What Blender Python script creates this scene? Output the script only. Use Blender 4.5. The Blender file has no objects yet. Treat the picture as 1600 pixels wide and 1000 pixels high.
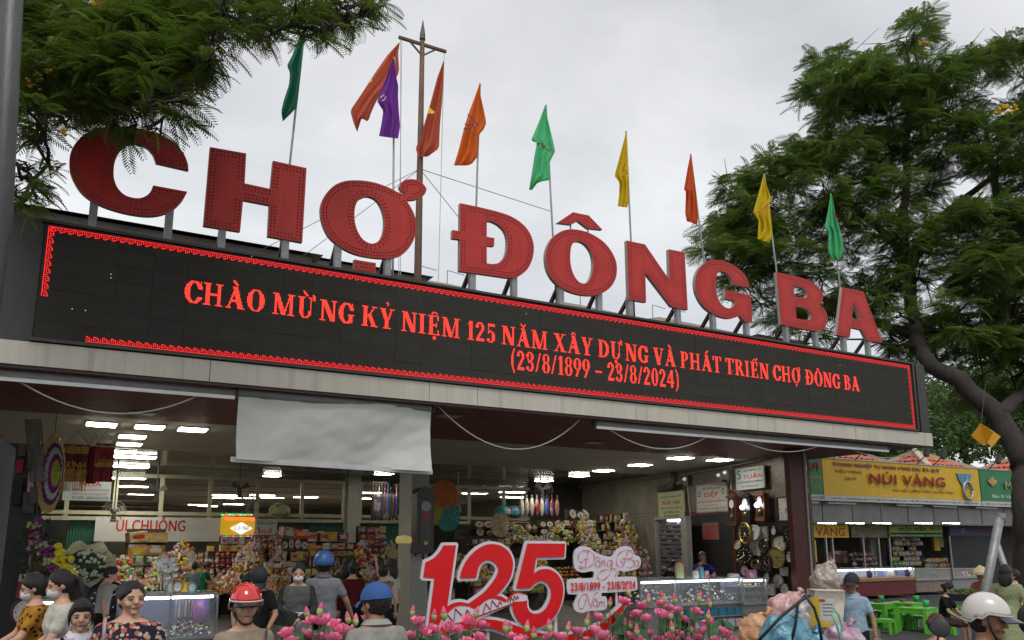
import bpy, math, random
import numpy as np
from mathutils import Vector, Matrix, noise as mnoise
R = math.radians
random.seed(7); rng = np.random.default_rng(7)
S = bpy.context.scene
C = S.collection

# ---------------------------------------------------------------- camera, sky, sun, exposure
F_, PX_, PY_ = 1250.0, 788.0, 605.0
PITCH = math.atan(240/F_); YAW = R(28.8); EYE = 1.75
cam = bpy.data.cameras.new('camera'); camo = bpy.data.objects.new('camera', cam); C.objects.link(camo)
camo.location = (0, 0, EYE); camo.rotation_euler = (math.pi/2 + PITCH, 0, -YAW)
cam.sensor_width = 36; cam.lens = 36*F_/1600
cam.shift_x = (800-PX_)/1600; cam.shift_y = (PY_-500)/1600
cam.clip_end = 2000; cam.clip_start = .05
S.camera = camo
W = bpy.data.worlds.new('World'); S.world = W; W.use_nodes = True
SUN_EL, SUN_ROT = R(58), R(200)
def build_world():
    nt = W.node_tree; nt.nodes.clear(); N = nt.nodes.new; L = nt.links.new
    out = N('ShaderNodeOutputWorld'); add = N('ShaderNodeAddShader')
    bg = N('ShaderNodeBackground'); bg2 = N('ShaderNodeBackground')
    sky = N('ShaderNodeTexSky'); sky.sky_type = 'NISHITA'; sky.sun_disc = False
    sky.sun_elevation = SUN_EL; sky.sun_rotation = SUN_ROT
    bg.inputs['Strength'].default_value = .03
    L(sky.outputs[0], bg.inputs[0])
    tc = N('ShaderNodeTexCoord'); mp = N('ShaderNodeMapping'); mp.inputs['Scale'].default_value = (1, 1, 2.2)
    L(tc.outputs['Generated'], mp.inputs[0])
    n1 = N('ShaderNodeTexNoise'); n1.inputs['Scale'].default_value = 2.1; n1.inputs['Detail'].default_value = 6; n1.inputs['Roughness'].default_value = .5
    n1.inputs['Distortion'].default_value = .35
    L(mp.outputs[0], n1.inputs['Vector'])
    cr = N('ShaderNodeValToRGB'); e = cr.color_ramp.elements
    e[0].position = .3; e[0].color = (.44, .439, .433, 1); e[1].position = .72; e[1].color = (.79, .78, .745, 1)
    m = cr.color_ramp.elements.new(.5); m.color = (.60, .594, .578, 1)
    L(n1.outputs['Fac'], cr.inputs[0]); L(cr.outputs[0], bg2.inputs[0]); bg2.inputs['Strength'].default_value = 1.0
    L(bg.outputs[0], add.inputs[0]); L(bg2.outputs[0], add.inputs[1]); L(add.outputs[0], out.inputs[0])
build_world()
sl = bpy.data.lights.new('sun', 'SUN'); so = bpy.data.objects.new('sun', sl); C.objects.link(so)
sl.energy = 1.3; sl.angle = R(18); sl.color = (1, .97, .92)
# light comes from above and slightly behind the camera's left shoulder
so.rotation_euler = Vector((.25, .55, -1.0)).to_track_quat('-Z', 'Y').to_euler()
vs = S.view_settings; vs.view_transform = 'Standard'; vs.look = 'None'; vs.exposure = .28; vs.gamma = 1; vs.use_curve_mapping = False
S.cycles.max_bounces = 6; S.cycles.transparent_max_bounces = 12; S.cycles.use_denoising = True

# pixel of the photograph -> point of the place, on a wall plane (Y), on a level (Z) or at a distance
_fw = Vector((math.sin(YAW)*math.cos(PITCH), math.cos(YAW)*math.cos(PITCH), math.sin(PITCH)))
_rt = Vector((math.cos(YAW), -math.sin(YAW), 0)); _up = _rt.cross(_fw)
def ray(x, y): return _fw + _rt*((x-PX_)/F_) + _up*((PY_-y)/F_)
def atY(x, y, Y):
    r = ray(x, y); return Vector((0, 0, EYE)) + r*(Y/r.y)
def atZ(x, y, Z):
    r = ray(x, y); return Vector((0, 0, EYE)) + r*((Z-EYE)/r.z)
def atX(x, y, X):
    r = ray(x, y); return Vector((0, 0, EYE)) + r*(X/r.x)
def atD(x, y, d):           # d = level distance along the view direction
    r = ray(x, y); h = Vector((math.sin(YAW), math.cos(YAW), 0)); return Vector((0, 0, EYE)) + r*(d/r.dot(h))

# ---------------------------------------------------------------- materials
MATS = {}
def mat(name, col, rough=.6, metal=0, var=.12, vscale=8, bump=.15, bscale=60, emit=0, ecol=None, spec=.5, transl=0, alpha=1, col2=None, trans=0, stretch=None, coat=0, obj=0):
    if name in MATS: return MATS[name]
    m = bpy.data.materials.new(name); m.use_nodes = True; nt = m.node_tree; N = nt.nodes.new; L = nt.links.new
    b = nt.nodes['Principled BSDF']; b.inputs['Roughness'].default_value = rough; b.inputs['Metallic'].default_value = metal
    b.inputs['Specular IOR Level'].default_value = spec; b.inputs['Alpha'].default_value = alpha; b.inputs['Transmission Weight'].default_value = trans
    b.inputs['Coat Weight'].default_value = coat
    tc = N('ShaderNodeTexCoord'); src = tc.outputs['Object']
    if stretch:
        mp = N('ShaderNodeMapping'); mp.inputs['Scale'].default_value = stretch; L(src, mp.inputs[0]); src = mp.outputs[0]
    c = tuple(col)+(1,); cout = None
    if var or col2:
        n = N('ShaderNodeTexNoise'); n.inputs['Scale'].default_value = vscale; n.inputs['Detail'].default_value = 5; n.inputs['Roughness'].default_value = .62
        L(src, n.inputs['Vector'])
        cr = N('ShaderNodeValToRGB'); e = cr.color_ramp.elements
        e[0].position = .32; e[1].position = .7
        lo = tuple(x*(1-var) for x in col); hi = tuple(min(1, x*(1+var)) for x in col)
        if col2: lo = tuple(col); hi = tuple(col2)
        e[0].color = lo+(1,); e[1].color = hi+(1,)
        L(n.outputs['Fac'], cr.inputs[0]); cout = cr.outputs[0]
        if obj:
            oi = N('ShaderNodeObjectInfo'); hs = N('ShaderNodeHueSaturation')
            mr = N('ShaderNodeMapRange'); mr.inputs['To Min'].default_value = 1-obj; mr.inputs['To Max'].default_value = 1+obj
            L(oi.outputs['Random'], mr.inputs['Value']); L(mr.outputs[0], hs.inputs['Value']); L(cout, hs.inputs['Color']); cout = hs.outputs[0]
        L(cout, b.inputs['Base Color'])
    else: b.inputs['Base Color'].default_value = c
    if bump:
        n2 = N('ShaderNodeTexNoise'); n2.inputs['Scale'].default_value = bscale; n2.inputs['Detail'].default_value = 3
        L(src, n2.inputs['Vector'])
        bp = N('ShaderNodeBump'); bp.inputs['Strength'].default_value = bump; bp.inputs['Distance'].default_value = .02
        L(n2.outputs['Fac'], bp.inputs['Height']); L(bp.outputs[0], b.inputs['Normal'])
    if emit:
        b.inputs['Emission Color'].default_value = tuple(ecol or col)+(1,); b.inputs['Emission Strength'].default_value = emit
    if transl:
        t = N('ShaderNodeBsdfTranslucent'); mx = N('ShaderNodeMixShader'); mx.inputs[0].default_value = transl
        if cout: L(cout, t.inputs[0])
        else: t.inputs[0].default_value = c
        L(b.outputs[0], mx.inputs[1]); L(t.outputs[0], mx.inputs[2]); L(mx.outputs[0], nt.nodes['Material Output'].inputs[0])
    MATS[name] = m; return m
def streaks(m, col, amt=.5, sx=9, sz=.5, thr=.55):
    """rain and rust runs: narrow vertical stains of their own shape over the base colour"""
    nt = m.node_tree; N = nt.nodes.new; L = nt.links.new; b = nt.nodes['Principled BSDF']; src = b.inputs['Base Color'].links[0].from_socket
    tc = N('ShaderNodeTexCoord'); mp = N('ShaderNodeMapping'); mp.inputs['Scale'].default_value = (sx, sx, sz); L(tc.outputs['Object'], mp.inputs[0])
    n = N('ShaderNodeTexNoise'); n.inputs['Scale'].default_value = 1; n.inputs['Detail'].default_value = 4; L(mp.outputs[0], n.inputs['Vector'])
    cr = N('ShaderNodeValToRGB'); e = cr.color_ramp.elements; e[0].position = thr; e[0].color = (0,0,0,1); e[1].position = thr+.16; e[1].color = (amt,amt,amt,1); L(n.outputs['Fac'], cr.inputs[0])
    mx = N('ShaderNodeMixRGB'); L(cr.outputs[0], mx.inputs[0]); L(src, mx.inputs[1]); mx.inputs[2].default_value = tuple(col)+(1,); L(mx.outputs[0], b.inputs['Base Color'])
def srgb(r, g, b):
    f = lambda v: ((v/255+.055)/1.055)**2.4 if v/255 > .04045 else v/255/12.92
    return (f(r), f(g), f(b))

# ---------------------------------------------------------------- mesh building
class MB:
    def __init__(s): s.v = []; s.f = []; s.m = []
    def add(s, vs_, fs, m=0):
        o = len(s.v); s.v += [tuple(p) for p in vs_]; s.f += [tuple(i+o for i in f) for f in fs]; s.m += [m]*len(fs); return s
    def box(s, a, b, m=0):
        (x0, y0, z0), (x1, y1, z1) = a, b
        v = [(x0,y0,z0),(x1,y0,z0),(x1,y1,z0),(x0,y1,z0),(x0,y0,z1),(x1,y0,z1),(x1,y1,z1),(x0,y1,z1)]
        return s.add(v, [(0,3,2,1),(4,5,6,7),(0,1,5,4),(1,2,6,5),(2,3,7,6),(3,0,4,7)], m)
    def cbox(s, c, d, m=0, rz=0, rx=0, ry=0):
        M = Matrix.Translation(c) @ Matrix.Rotation(rz, 4, 'Z') @ Matrix.Rotation(ry, 4, 'Y') @ Matrix.Rotation(rx, 4, 'X')
        x, y, z = d[0]/2, d[1]/2, d[2]/2
        v = [M @ Vector(p) for p in [(-x,-y,-z),(x,-y,-z),(x,y,-z),(-x,y,-z),(-x,-y,z),(x,-y,z),(x,y,z),(-x,y,z)]]
        return s.add(v, [(0,3,2,1),(4,5,6,7),(0,1,5,4),(1,2,6,5),(2,3,7,6),(3,0,4,7)], m)
    def beam(s, p, q, w, h, m=0, up=(0,0,1)):
        p, q = Vector(p), Vector(q); d = (q-p).normalized(); u = Vector(up)
        if abs(d.dot(u)) > .98: u = Vector((0,1,0))
        a = d.cross(u).normalized()*w/2; b = a.normalized().cross(d).normalized()*h/2
        v = [p-a-b, p+a-b, p+a+b, p-a+b, q-a-b, q+a-b, q+a+b, q-a+b]
        return s.add(v, [(0,3,2,1),(4,5,6,7),(0,1,5,4),(1,2,6,5),(2,3,7,6),(3,0,4,7)], m)
    def tube(s, pts, r, n=8, m=0, cap=True, sq=1):
        pts = [Vector(p) for p in pts]; k = len(pts); rs = r if hasattr(r, '__len__') else [r]*k
        o = len(s.v); prev = None
        for i, p in enumerate(pts):
            d = (pts[min(i+1, k-1)]-pts[max(i-1, 0)])
            d = d.normalized() if d.length > 1e-9 else Vector((0,0,1))
            if prev is None:
                a = d.orthogonal().normalized()
            else:
                a = prev - d*prev.dot(d); a = a.normalized() if a.length > 1e-6 else d.orthogonal().normalized()
            prev = a; b = d.cross(a)
            for j in range(n):
                t = 2*math.pi*j/n; s.v.append(tuple(p + a*(rs[i]*math.cos(t)) + b*(rs[i]*math.sin(t)*sq)))
        for i in range(k-1):
            for j in range(n):
                j2 = (j+1) % n; s.f.append((o+i*n+j, o+i*n+j2, o+(i+1)*n+j2, o+(i+1)*n+j)); s.m.append(m)
        if cap:
            s.f.append(tuple(o+j for j in reversed(range(n)))); s.m.append(m)
            s.f.append(tuple(o+(k-1)*n+j for j in range(n))); s.m.append(m)
        return s
    def lathe(s, prof, c=(0,0,0), n=12, M=None, m=0):      # prof: [(r, z)...] around z
        M = M or Matrix.Translation(c); o = len(s.v); k = len(prof)
        for (r, z) in prof:
            for j in range(n):
                t = 2*math.pi*j/n; s.v.append(tuple(M @ Vector((r*math.cos(t), r*math.sin(t), z))))
        for i in range(k-1):
            for j in range(n):
                j2 = (j+1) % n; s.f.append((o+i*n+j, o+i*n+j2, o+(i+1)*n+j2, o+(i+1)*n+j)); s.m.append(m)
        if prof[0][0] > 1e-5: s.f.append(tuple(o+j for j in reversed(range(n)))); s.m.append(m)
        if prof[-1][0] > 1e-5 and not (prof[0][0] < 1e-5 and k == 2): s.f.append(tuple(o+(k-1)*n+j for j in range(n))); s.m.append(m)
        return s
    def ell(s, c, r, nu=14, nv=9, m=0, M=None, fn=None):
        o = len(s.v); M = M or Matrix.Identity(4)
        pts = []
        for i in range(nv+1):
            th = math.pi*i/nv
            for j in range(nu):
                ph = 2*math.pi*j/nu
                p = Vector((r[0]*math.sin(th)*math.cos(ph), r[1]*math.sin(th)*math.sin(ph), r[2]*math.cos(th)))
                if fn: p = fn(p)
                pts.append(tuple(M @ (Vector(c)+p)))
        s.v += pts
        for i in range(nv):
            for j in range(nu):
                j2 = (j+1) % nu; s.f.append((o+i*nu+j, o+(i+1)*nu+j, o+(i+1)*nu+j2, o+i*nu+j2)); s.m.append(m)
        return s
    def quad(s, a, b, c, d, m=0): return s.add([a, b, c, d], [(0,1,2,3)], m)
    def grid(s, G, m=0):                   # G[i][j] points
        o = len(s.v); n, k = len(G), len(G[0])
        for row in G: s.v += [tuple(p) for p in row]
        for i in range(n-1):
            for j in range(k-1): s.f.append((o+i*k+j, o+i*k+j+1, o+(i+1)*k+j+1, o+(i+1)*k+j)); s.m.append(m)
        return s
    def prism(s, outline, y0, y1, m=0):    # outline in (x, z), closed convex-or-not n-gon
        n = len(outline)
        v = [(x, y0, z) for x, z in outline] + [(x, y1, z) for x, z in outline]
        f = [tuple(range(n)), tuple(range(2*n-1, n-1, -1))] + [(i, i+n, (i+1) % n + n, (i+1) % n) for i in range(n)]
        return s.add(v, f, m)
    def mesh(s, name, mats, smooth=False, off=(0,0,0)):
        me = bpy.data.meshes.new(name)
        v = [(p[0]-off[0], p[1]-off[1], p[2]-off[2]) for p in s.v]
        me.from_pydata(v, [], s.f)
        mats = mats if isinstance(mats, (list, tuple)) else [mats]
        for mm in mats: me.materials.append(mm)
        if len(mats) > 1: me.polygons.foreach_set('material_index', s.m)
        if smooth: me.polygons.foreach_set('use_smooth', [True]*len(me.polygons))
        me.update(); return me
    def build(s, name, mats, parent=None, smooth=False, **kw):
        off = world_off(parent) if parent else (0,0,0)
        o = bpy.data.objects.new(name, s.mesh(name, mats, smooth, off)); C.objects.link(o)
        if parent: o.parent = parent
        for k, val in kw.items(): o[k] = val
        return o
def world_off(p):
    v = Vector((0,0,0))
    while p is not None: v += p.location; p = p.parent
    return v
def thing(name, label, cat, loc=(0,0,0), group=None):
    o = bpy.data.objects.new(name, None); C.objects.link(o); o.location = loc
    o.empty_display_size = .1
    o['label'] = label; o['category'] = cat
    if group: o['group'] = group
    return o
def tag(o, label, cat, group=None):
    o['label'] = label; o['category'] = cat
    if group: o['group'] = group
    return o
def struct(o): o['kind'] = 'structure'; return o
def inst(me, name, loc, rot=(0,0,0), sc=1, parent=None):
    o = bpy.data.objects.new(name, me); C.objects.link(o)
    if parent:
        o.parent = parent; o.location = Vector(loc)-world_off(parent)
    else: o.location = loc
    o.rotation_euler = rot
    o.scale = (sc, sc, sc) if not hasattr(sc, '__len__') else sc
    return o
def copy_tree(o, parent=None):
    c = o.copy(); C.objects.link(c); c.parent = parent
    for ch in [x for x in o.children]: copy_tree(ch, c)
    return c
def from_curve(cu, name):
    o = bpy.data.objects.new(name, cu); C.objects.link(o)
    dg = bpy.context.evaluated_depsgraph_get(); dg.update()
    me = bpy.data.meshes.new_from_object(o.evaluated_get(dg)); bpy.data.objects.remove(o); bpy.data.curves.remove(cu)
    me.name = name; return me
def text(s, name, p0, p1, z0, z1, m, parent=None, bold=.0, depth=.004, shear=0, out=None, **kw):
    """flat lettering standing up between level points p0 and p1 (x, y) and heights z0..z1, facing left of p0->p1's right side"""
    cu = bpy.data.curves.new(name, 'FONT'); cu.body = s; cu.size = 1; cu.shear = shear; cu.resolution_u = 3
    cu.extrude = .0; cu.space_character = 1.0 + bold*1.5
    me = from_curve(cu, name)
    n = len(me.vertices); co = np.empty(n*3); me.vertices.foreach_get('co', co); co = co.reshape(-1, 3)
    mn, mx_ = co.min(0), co.max(0)
    u = (co[:,0]-mn[0])/max(1e-6, mx_[0]-mn[0]); w = (co[:,1]-mn[1])/max(1e-6, mx_[1]-mn[1])
    P0, P1 = np.array(p0[:2]), np.array(p1[:2])
    xy = P0 + (P1-P0)*u[:,None]; z = z0 + (z1-z0)*w
    d = (P1-P0)/np.linalg.norm(P1-P0); nrm = np.array([d[1], -d[0]])
    xy = xy + nrm*depth
    off = np.array(world_off(parent)) if parent else np.zeros(3)
    co = np.column_stack([xy, z]) - off
    me.vertices.foreach_set('co', co.ravel())
    if bold:                                  # heavier strokes: shifted layers, each a little prouder
        e = bold*.55*(z1-z0)/max(.3, mx_[1]-mn[1]); fs = [tuple(p.vertices) for p in me.polygons]; V = []; F = []
        for k, (sx, sz) in enumerate(((0,0),(1,.3),(-1,-.3),(.3,1),(-.3,-1))):
            V += [tuple(c + np.array([d[0]*sx*e+nrm[0]*k*.0006, d[1]*sx*e+nrm[1]*k*.0006, sz*e*.7])) for c in co]; F += [tuple(i+k*n for i in f) for f in fs]
        bpy.data.meshes.remove(me); me = bpy.data.meshes.new(name); me.from_pydata(V, [], F)
    me.materials.clear(); me.materials.append(m)
    for p in me.polygons: p.material_index = 0
    me.update()
    o = bpy.data.objects.new(name, me); C.objects.link(o)
    if parent: o.parent = parent
    for k, val in kw.items(): o[k] = val
    return o
def smooth_pts(P, per=5):                 # closed outline; (x, y, 1) are corners, (x, y) are on curves
    n = len(P); out = []
    for i in range(n):
        a, b = P[i], P[(i+1) % n]
        ca, cb = len(a) > 2, len(b) > 2
        p1, p2 = np.array(a[:2], float), np.array(b[:2], float)
        if ca and cb: out.append(p1); continue
        p0 = p1*2-p2 if ca else np.array(P[i-1][:2], float)
        p3 = p2*2-p1 if cb else np.array(P[(i+2) % n][:2], float)
        for k in range(per):
            t = k/per
            out.append(.5*((2*p1)+(-p0+p2)*t+(2*p0-5*p1+4*p2-p3)*t*t+(-p0+3*p1-3*p2+p3)*t**3))
    return out
def flat_fill(loops, name):               # loops of (x, z) -> filled mesh in xz plane at y=0
    cu = bpy.data.curves.new(name, 'CURVE'); cu.dimensions = '2D'; cu.fill_mode = 'FRONT'
    for lp in loops:
        sp = cu.splines.new('POLY'); sp.points.add(len(lp)-1)
        for i, p in enumerate(lp): sp.points[i].co = (p[0], p[1], 0, 1)
        sp.use_cyclic_u = True
    return from_curve(cu, name)
def plate(loops, name, Y, m, parent, thick=None, side_m=None, side_name='side_band', back=True, **kw):
    """cut-out plate from world (x, z) loops with its front face at y=Y; its edge band is a part of its own"""
    me = flat_fill(loops, name); n = len(me.vertices); co = np.empty(n*3); me.vertices.foreach_get('co', co); co = co.reshape(-1, 3)
    off = world_off(parent) if parent else Vector((0,0,0))
    tri = [tuple(p.vertices) for p in me.polygons]
    mb = MB(); mb.add([(c[0], Y, c[1]) for c in co], tri)
    if thick and back: mb.add([(c[0], Y+thick, c[1]) for c in co], [t[::-1] for t in tri])
    bpy.data.meshes.remove(me)
    o = mb.build(name, m, parent, **kw)
    if thick:
        sb = MB()
        for lp in loops:
            k = len(lp)
            sb.add([(p[0], Y+.001, p[1]) for p in lp]+[(p[0], Y+thick-.001, p[1]) for p in lp], [(i, (i+1) % k, (i+1) % k+k, i+k) for i in range(k)])
        sb.build(side_name, side_m or m, o if parent is None else parent)
    return o
def area(lp):
    return .5*sum(lp[i-1][0]*lp[i][1]-lp[i][0]*lp[i-1][1] for i in range(len(lp)))
def fontcheck(): pass
# ---------------------------------------------------------------- materials of the place
asphalt = mat('asphalt', (.05,.05,.052), .85, var=.3, vscale=3, bump=.5, bscale=180)
tile_floor = mat('floor_tile', (.16,.15,.14), .35, var=.2, vscale=4, bump=.05)
fascia_m = mat('fascia_paint', (.46,.43,.355), .55, var=.1, vscale=5, col2=(.54,.50,.42), bump=.08, stretch=(1,1,.15))
dark_panel = mat('dark_panel', (.032,.030,.024), .45, var=.2, vscale=2, bump=.05)
soffit_m = mat('soffit_board', (.15,.028,.020), .6, var=.35, vscale=5, bump=.1, stretch=(.6,8,1), obj=.25)
steel = mat('galvanised_steel', (.27,.27,.265), .5, .35, var=.25, vscale=6, bump=.1)
steel_dark = mat('rusty_steel', (.07,.042,.038), .7, .1, var=.3, vscale=12)
letter_red = mat('letter_red', (.47,.040,.034), .5, var=.12, vscale=2.2, bump=.08, bscale=25, spec=.25)
letter_side = mat('letter_side', (.33,.30,.25), .6, var=.15, vscale=5)
bulb_m = mat('dark_bulb', (.05,.008,.008), .3, var=0, bump=0)
white_ceiling = mat('ceiling_paint', (.44,.42,.35), .75, var=.08, vscale=1.2, bump=.05)
gloss_ceiling = mat('glossy_ceiling_slat', (.13,.125,.085), .16, var=.2, vscale=2, bump=.02, bscale=6, obj=.15)
cream_frame = mat('cream_frame', (.36,.35,.24), .45, var=.15, vscale=8, bump=.03)
grey_wall = mat('old_plaster', (.20,.185,.15), .8, var=.3, vscale=1.6, bump=.25, bscale=20)
white_paint = mat('white_paint', (.62,.62,.60), .5, var=.08, vscale=6)
black_m = mat('black_plastic', (.012,.012,.013), .45, var=0, bump=0)
glass_m = mat('clear_glass', (.9,.95,.95), .03, var=0, bump=0, alpha=.12, spec=.8)
lamp_m = mat('lamp_panel', (.9,.9,.85), .5, var=0, bump=0, emit=28, ecol=(1,.94,.78))
lamp_cool = mat('tube_lamp', (.9,.9,.95), .5, var=0, bump=0, emit=10, ecol=(.88,.92,1))
lamp_off = mat('unlit_lamp', (.17,.15,.14), .4, var=.1)
red_column_m = mat('red_column', (.085,.012,.009), .4, var=.2, vscale=5)

streaks(fascia_m, (.22,.17,.12), .32, 14, .4, .56); streaks(letter_red, (.30,.03,.02), .3, 10, .8, .55); streaks(dark_panel, (.07,.065,.055), .4, 7, .5, .55)
# ---------------------------------------------------------------- ground
g = MB()
xs = [-300,-80,-30]+list(range(-20,45,3))+[60,120,400]; ys = [-200,-40]+list(range(-10,13,3))+[16,20,26,34,60,150,600]
g.grid([[(x, y, 0) for x in xs] for y in ys][::-1])
struct(g.build('ground', asphalt))
fl = MB(); fl.box((-6, 10.2, -.2), (13.6, 45, .12)); hall_floor = struct(fl.build('hall_floor', tile_floor))

# ---------------------------------------------------------------- the sign building
D = 9.4
XL, XR = -3.2, 14.5
ZB = 3.52                                    # underside of the canopy
hall = thing('market_entrance', 'wide market gate building with dark sign band, pale fascia and open shop hall below', 'building', (5.5, D, 0))
b = MB(); z1 = atY(700, 601, D).z
# pale fascia in lengths with joints
xs = [XL, -1.4, 1.35, 4.05, 4.75, 7.4, 9.9, 12.3, XR]
for a_, b_ in zip(xs, xs[1:]):
    q = MB(); q.box((a_+.004, D-.02, ZB), (b_-.004, D+.25, z1)); q.build('fascia_panel', fascia_m, hall)
MB().box((XL, D+.01, ZB+.01), (XR-.01, D+.2, z1-.01)).build('fascia_backing', dark_panel, hall)
MB().box((XL, D+.0, ZB-.035), (XR-.02, D+.05, ZB)).build('drip_edge', steel_dark, hall)
zt = atY(0, 331, D).z - .02
MB().box((XL, D+.06, z1), (XR-.03, 13.0, zt)).build('parapet', dark_panel, hall)
MB().box((XL, D+.02, zt), (XR-.03, D+.5, zt+.03)).build('parapet_cap', dark_panel, hall)
rx0 = atY(1426, 600, D).x+.14
MB().box((rx0, D-.0, z1+.002), (XR-.02, D+.055, zt-.002)).build('side_panel', mat('side_panel_grey', (.036,.035,.029), .5, var=.12), hall)
lx1 = atY(55, 500, D).x-.01
MB().box((XL, D, z1+.002), (lx1, D+.055, zt-.002)).build('side_panel', MATS['side_panel_grey'], hall)
# soffit boards run along the front
y = D+.26; k = 0
while y < 12.88:
    MB().box((XL, y, ZB+.0), (XR-.2, y+.112, ZB+.03)).build('soffit_board', soffit_m, hall); y += .12; k += 1
MB().box((XL, D+.25, ZB+.04), (XR-.05, 13, ZB+.12)).build('soffit_backing', mat('soffit_gap', (.008,.003,.003), .8, var=0), hall)
MB().box((XR-.2, D+.25, ZB-.0), (XR-.02, 12.9, z1)).build('soffit_end', steel_dark, hall)

# LED screen
sx0 = atY(52, 520, D).x; sx1 = atY(1424, 610, D).x+.02; sz0 = atY(1425, 668, D).z - .01; sz1 = atY(75, 351, D).z+.01
sz0 = z1 + .05
led = thing('led_screen', 'long dark LED sign board with a glowing red border and congratulation text', 'led sign', (sx0, D, z1))
mod_m = mat('led_module', (.045,.042,.035), .8, spec=.15, var=.45, vscale=140, bump=.4, bscale=260, obj=.07)
nx, nz = 40, 7
cw, chh = (sx1-sx0)/nx, (sz1-sz0)/nz
mm = MB().box((.001, 0, .001), (cw-.001, .04, chh-.001)).mesh('module', mod_m)
for i in range(nx):
    for j in range(nz):
        inst(mm, 'module', (sx0+i*cw, D-.02+random.uniform(-.002, .002), sz0+j*chh), parent=led)
MB().box((sx0-.0, D+.025, sz0-.03), (sx1+.0, D+.05, sz1+.01)).build('housing', dark_panel, led)
MB().box((sx0-.03, D-.05, sz0-.035), (sx1+.03, D+.055, sz0-.003)).build('frame_rail', dark_panel, led)
MB().box((sx0-.03, D-.05, sz1+.003), (sx1+.03, D+.055, sz1+.035)).build('frame_rail', dark_panel, led)
MB().box((sx1+.003, D-.05, sz0), (sx1+.05, D+.055, sz1)).build('frame_rail', dark_panel, led)
PITCHL = .0105
class Led:
    def __init__(s, w, h): s.a = np.zeros((h, w), bool); s.h = h; s.w = w; s.yy, s.xx = np.mgrid[0:h, 0:w]; s.xx = s.xx+.5; s.yy = s.yy+.5
    def rect(s, x0, y0, x1, y1): s.a |= (s.xx > x0) & (s.xx < x1) & (s.yy > y0) & (s.yy < y1)
    def cut(s, x0, y0, x1, y1): s.a &= ~((s.xx > x0) & (s.xx < x1) & (s.yy > y0) & (s.yy < y1))
    def ring(s, cx, cy, rx, ry, tx, ty=1.4, a0=None, a1=None, box=None):
        o = ((s.xx-cx)/rx)**2+((s.yy-cy)/ry)**2 <= 1
        i = ((s.xx-cx)/max(.1, rx-tx))**2+((s.yy-cy)/max(.1, ry-ty))**2 < 1
        m = o & ~i
        if box: m &= (s.xx > box[0]) & (s.yy > box[1]) & (s.xx < box[2]) & (s.yy < box[3])
        s.a |= m
    def dia(s, x0, y0, x1, y1, w):
        t = (s.yy-y0)/(y1-y0); c = x0+(x1-x0)*t; s.a |= (abs(s.xx-c) < w/2) & (t > 0) & (t < 1)
    def dot(s, cx, cy, r): s.a |= (s.xx-cx)**2+(s.yy-cy)**2 <= r*r
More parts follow.
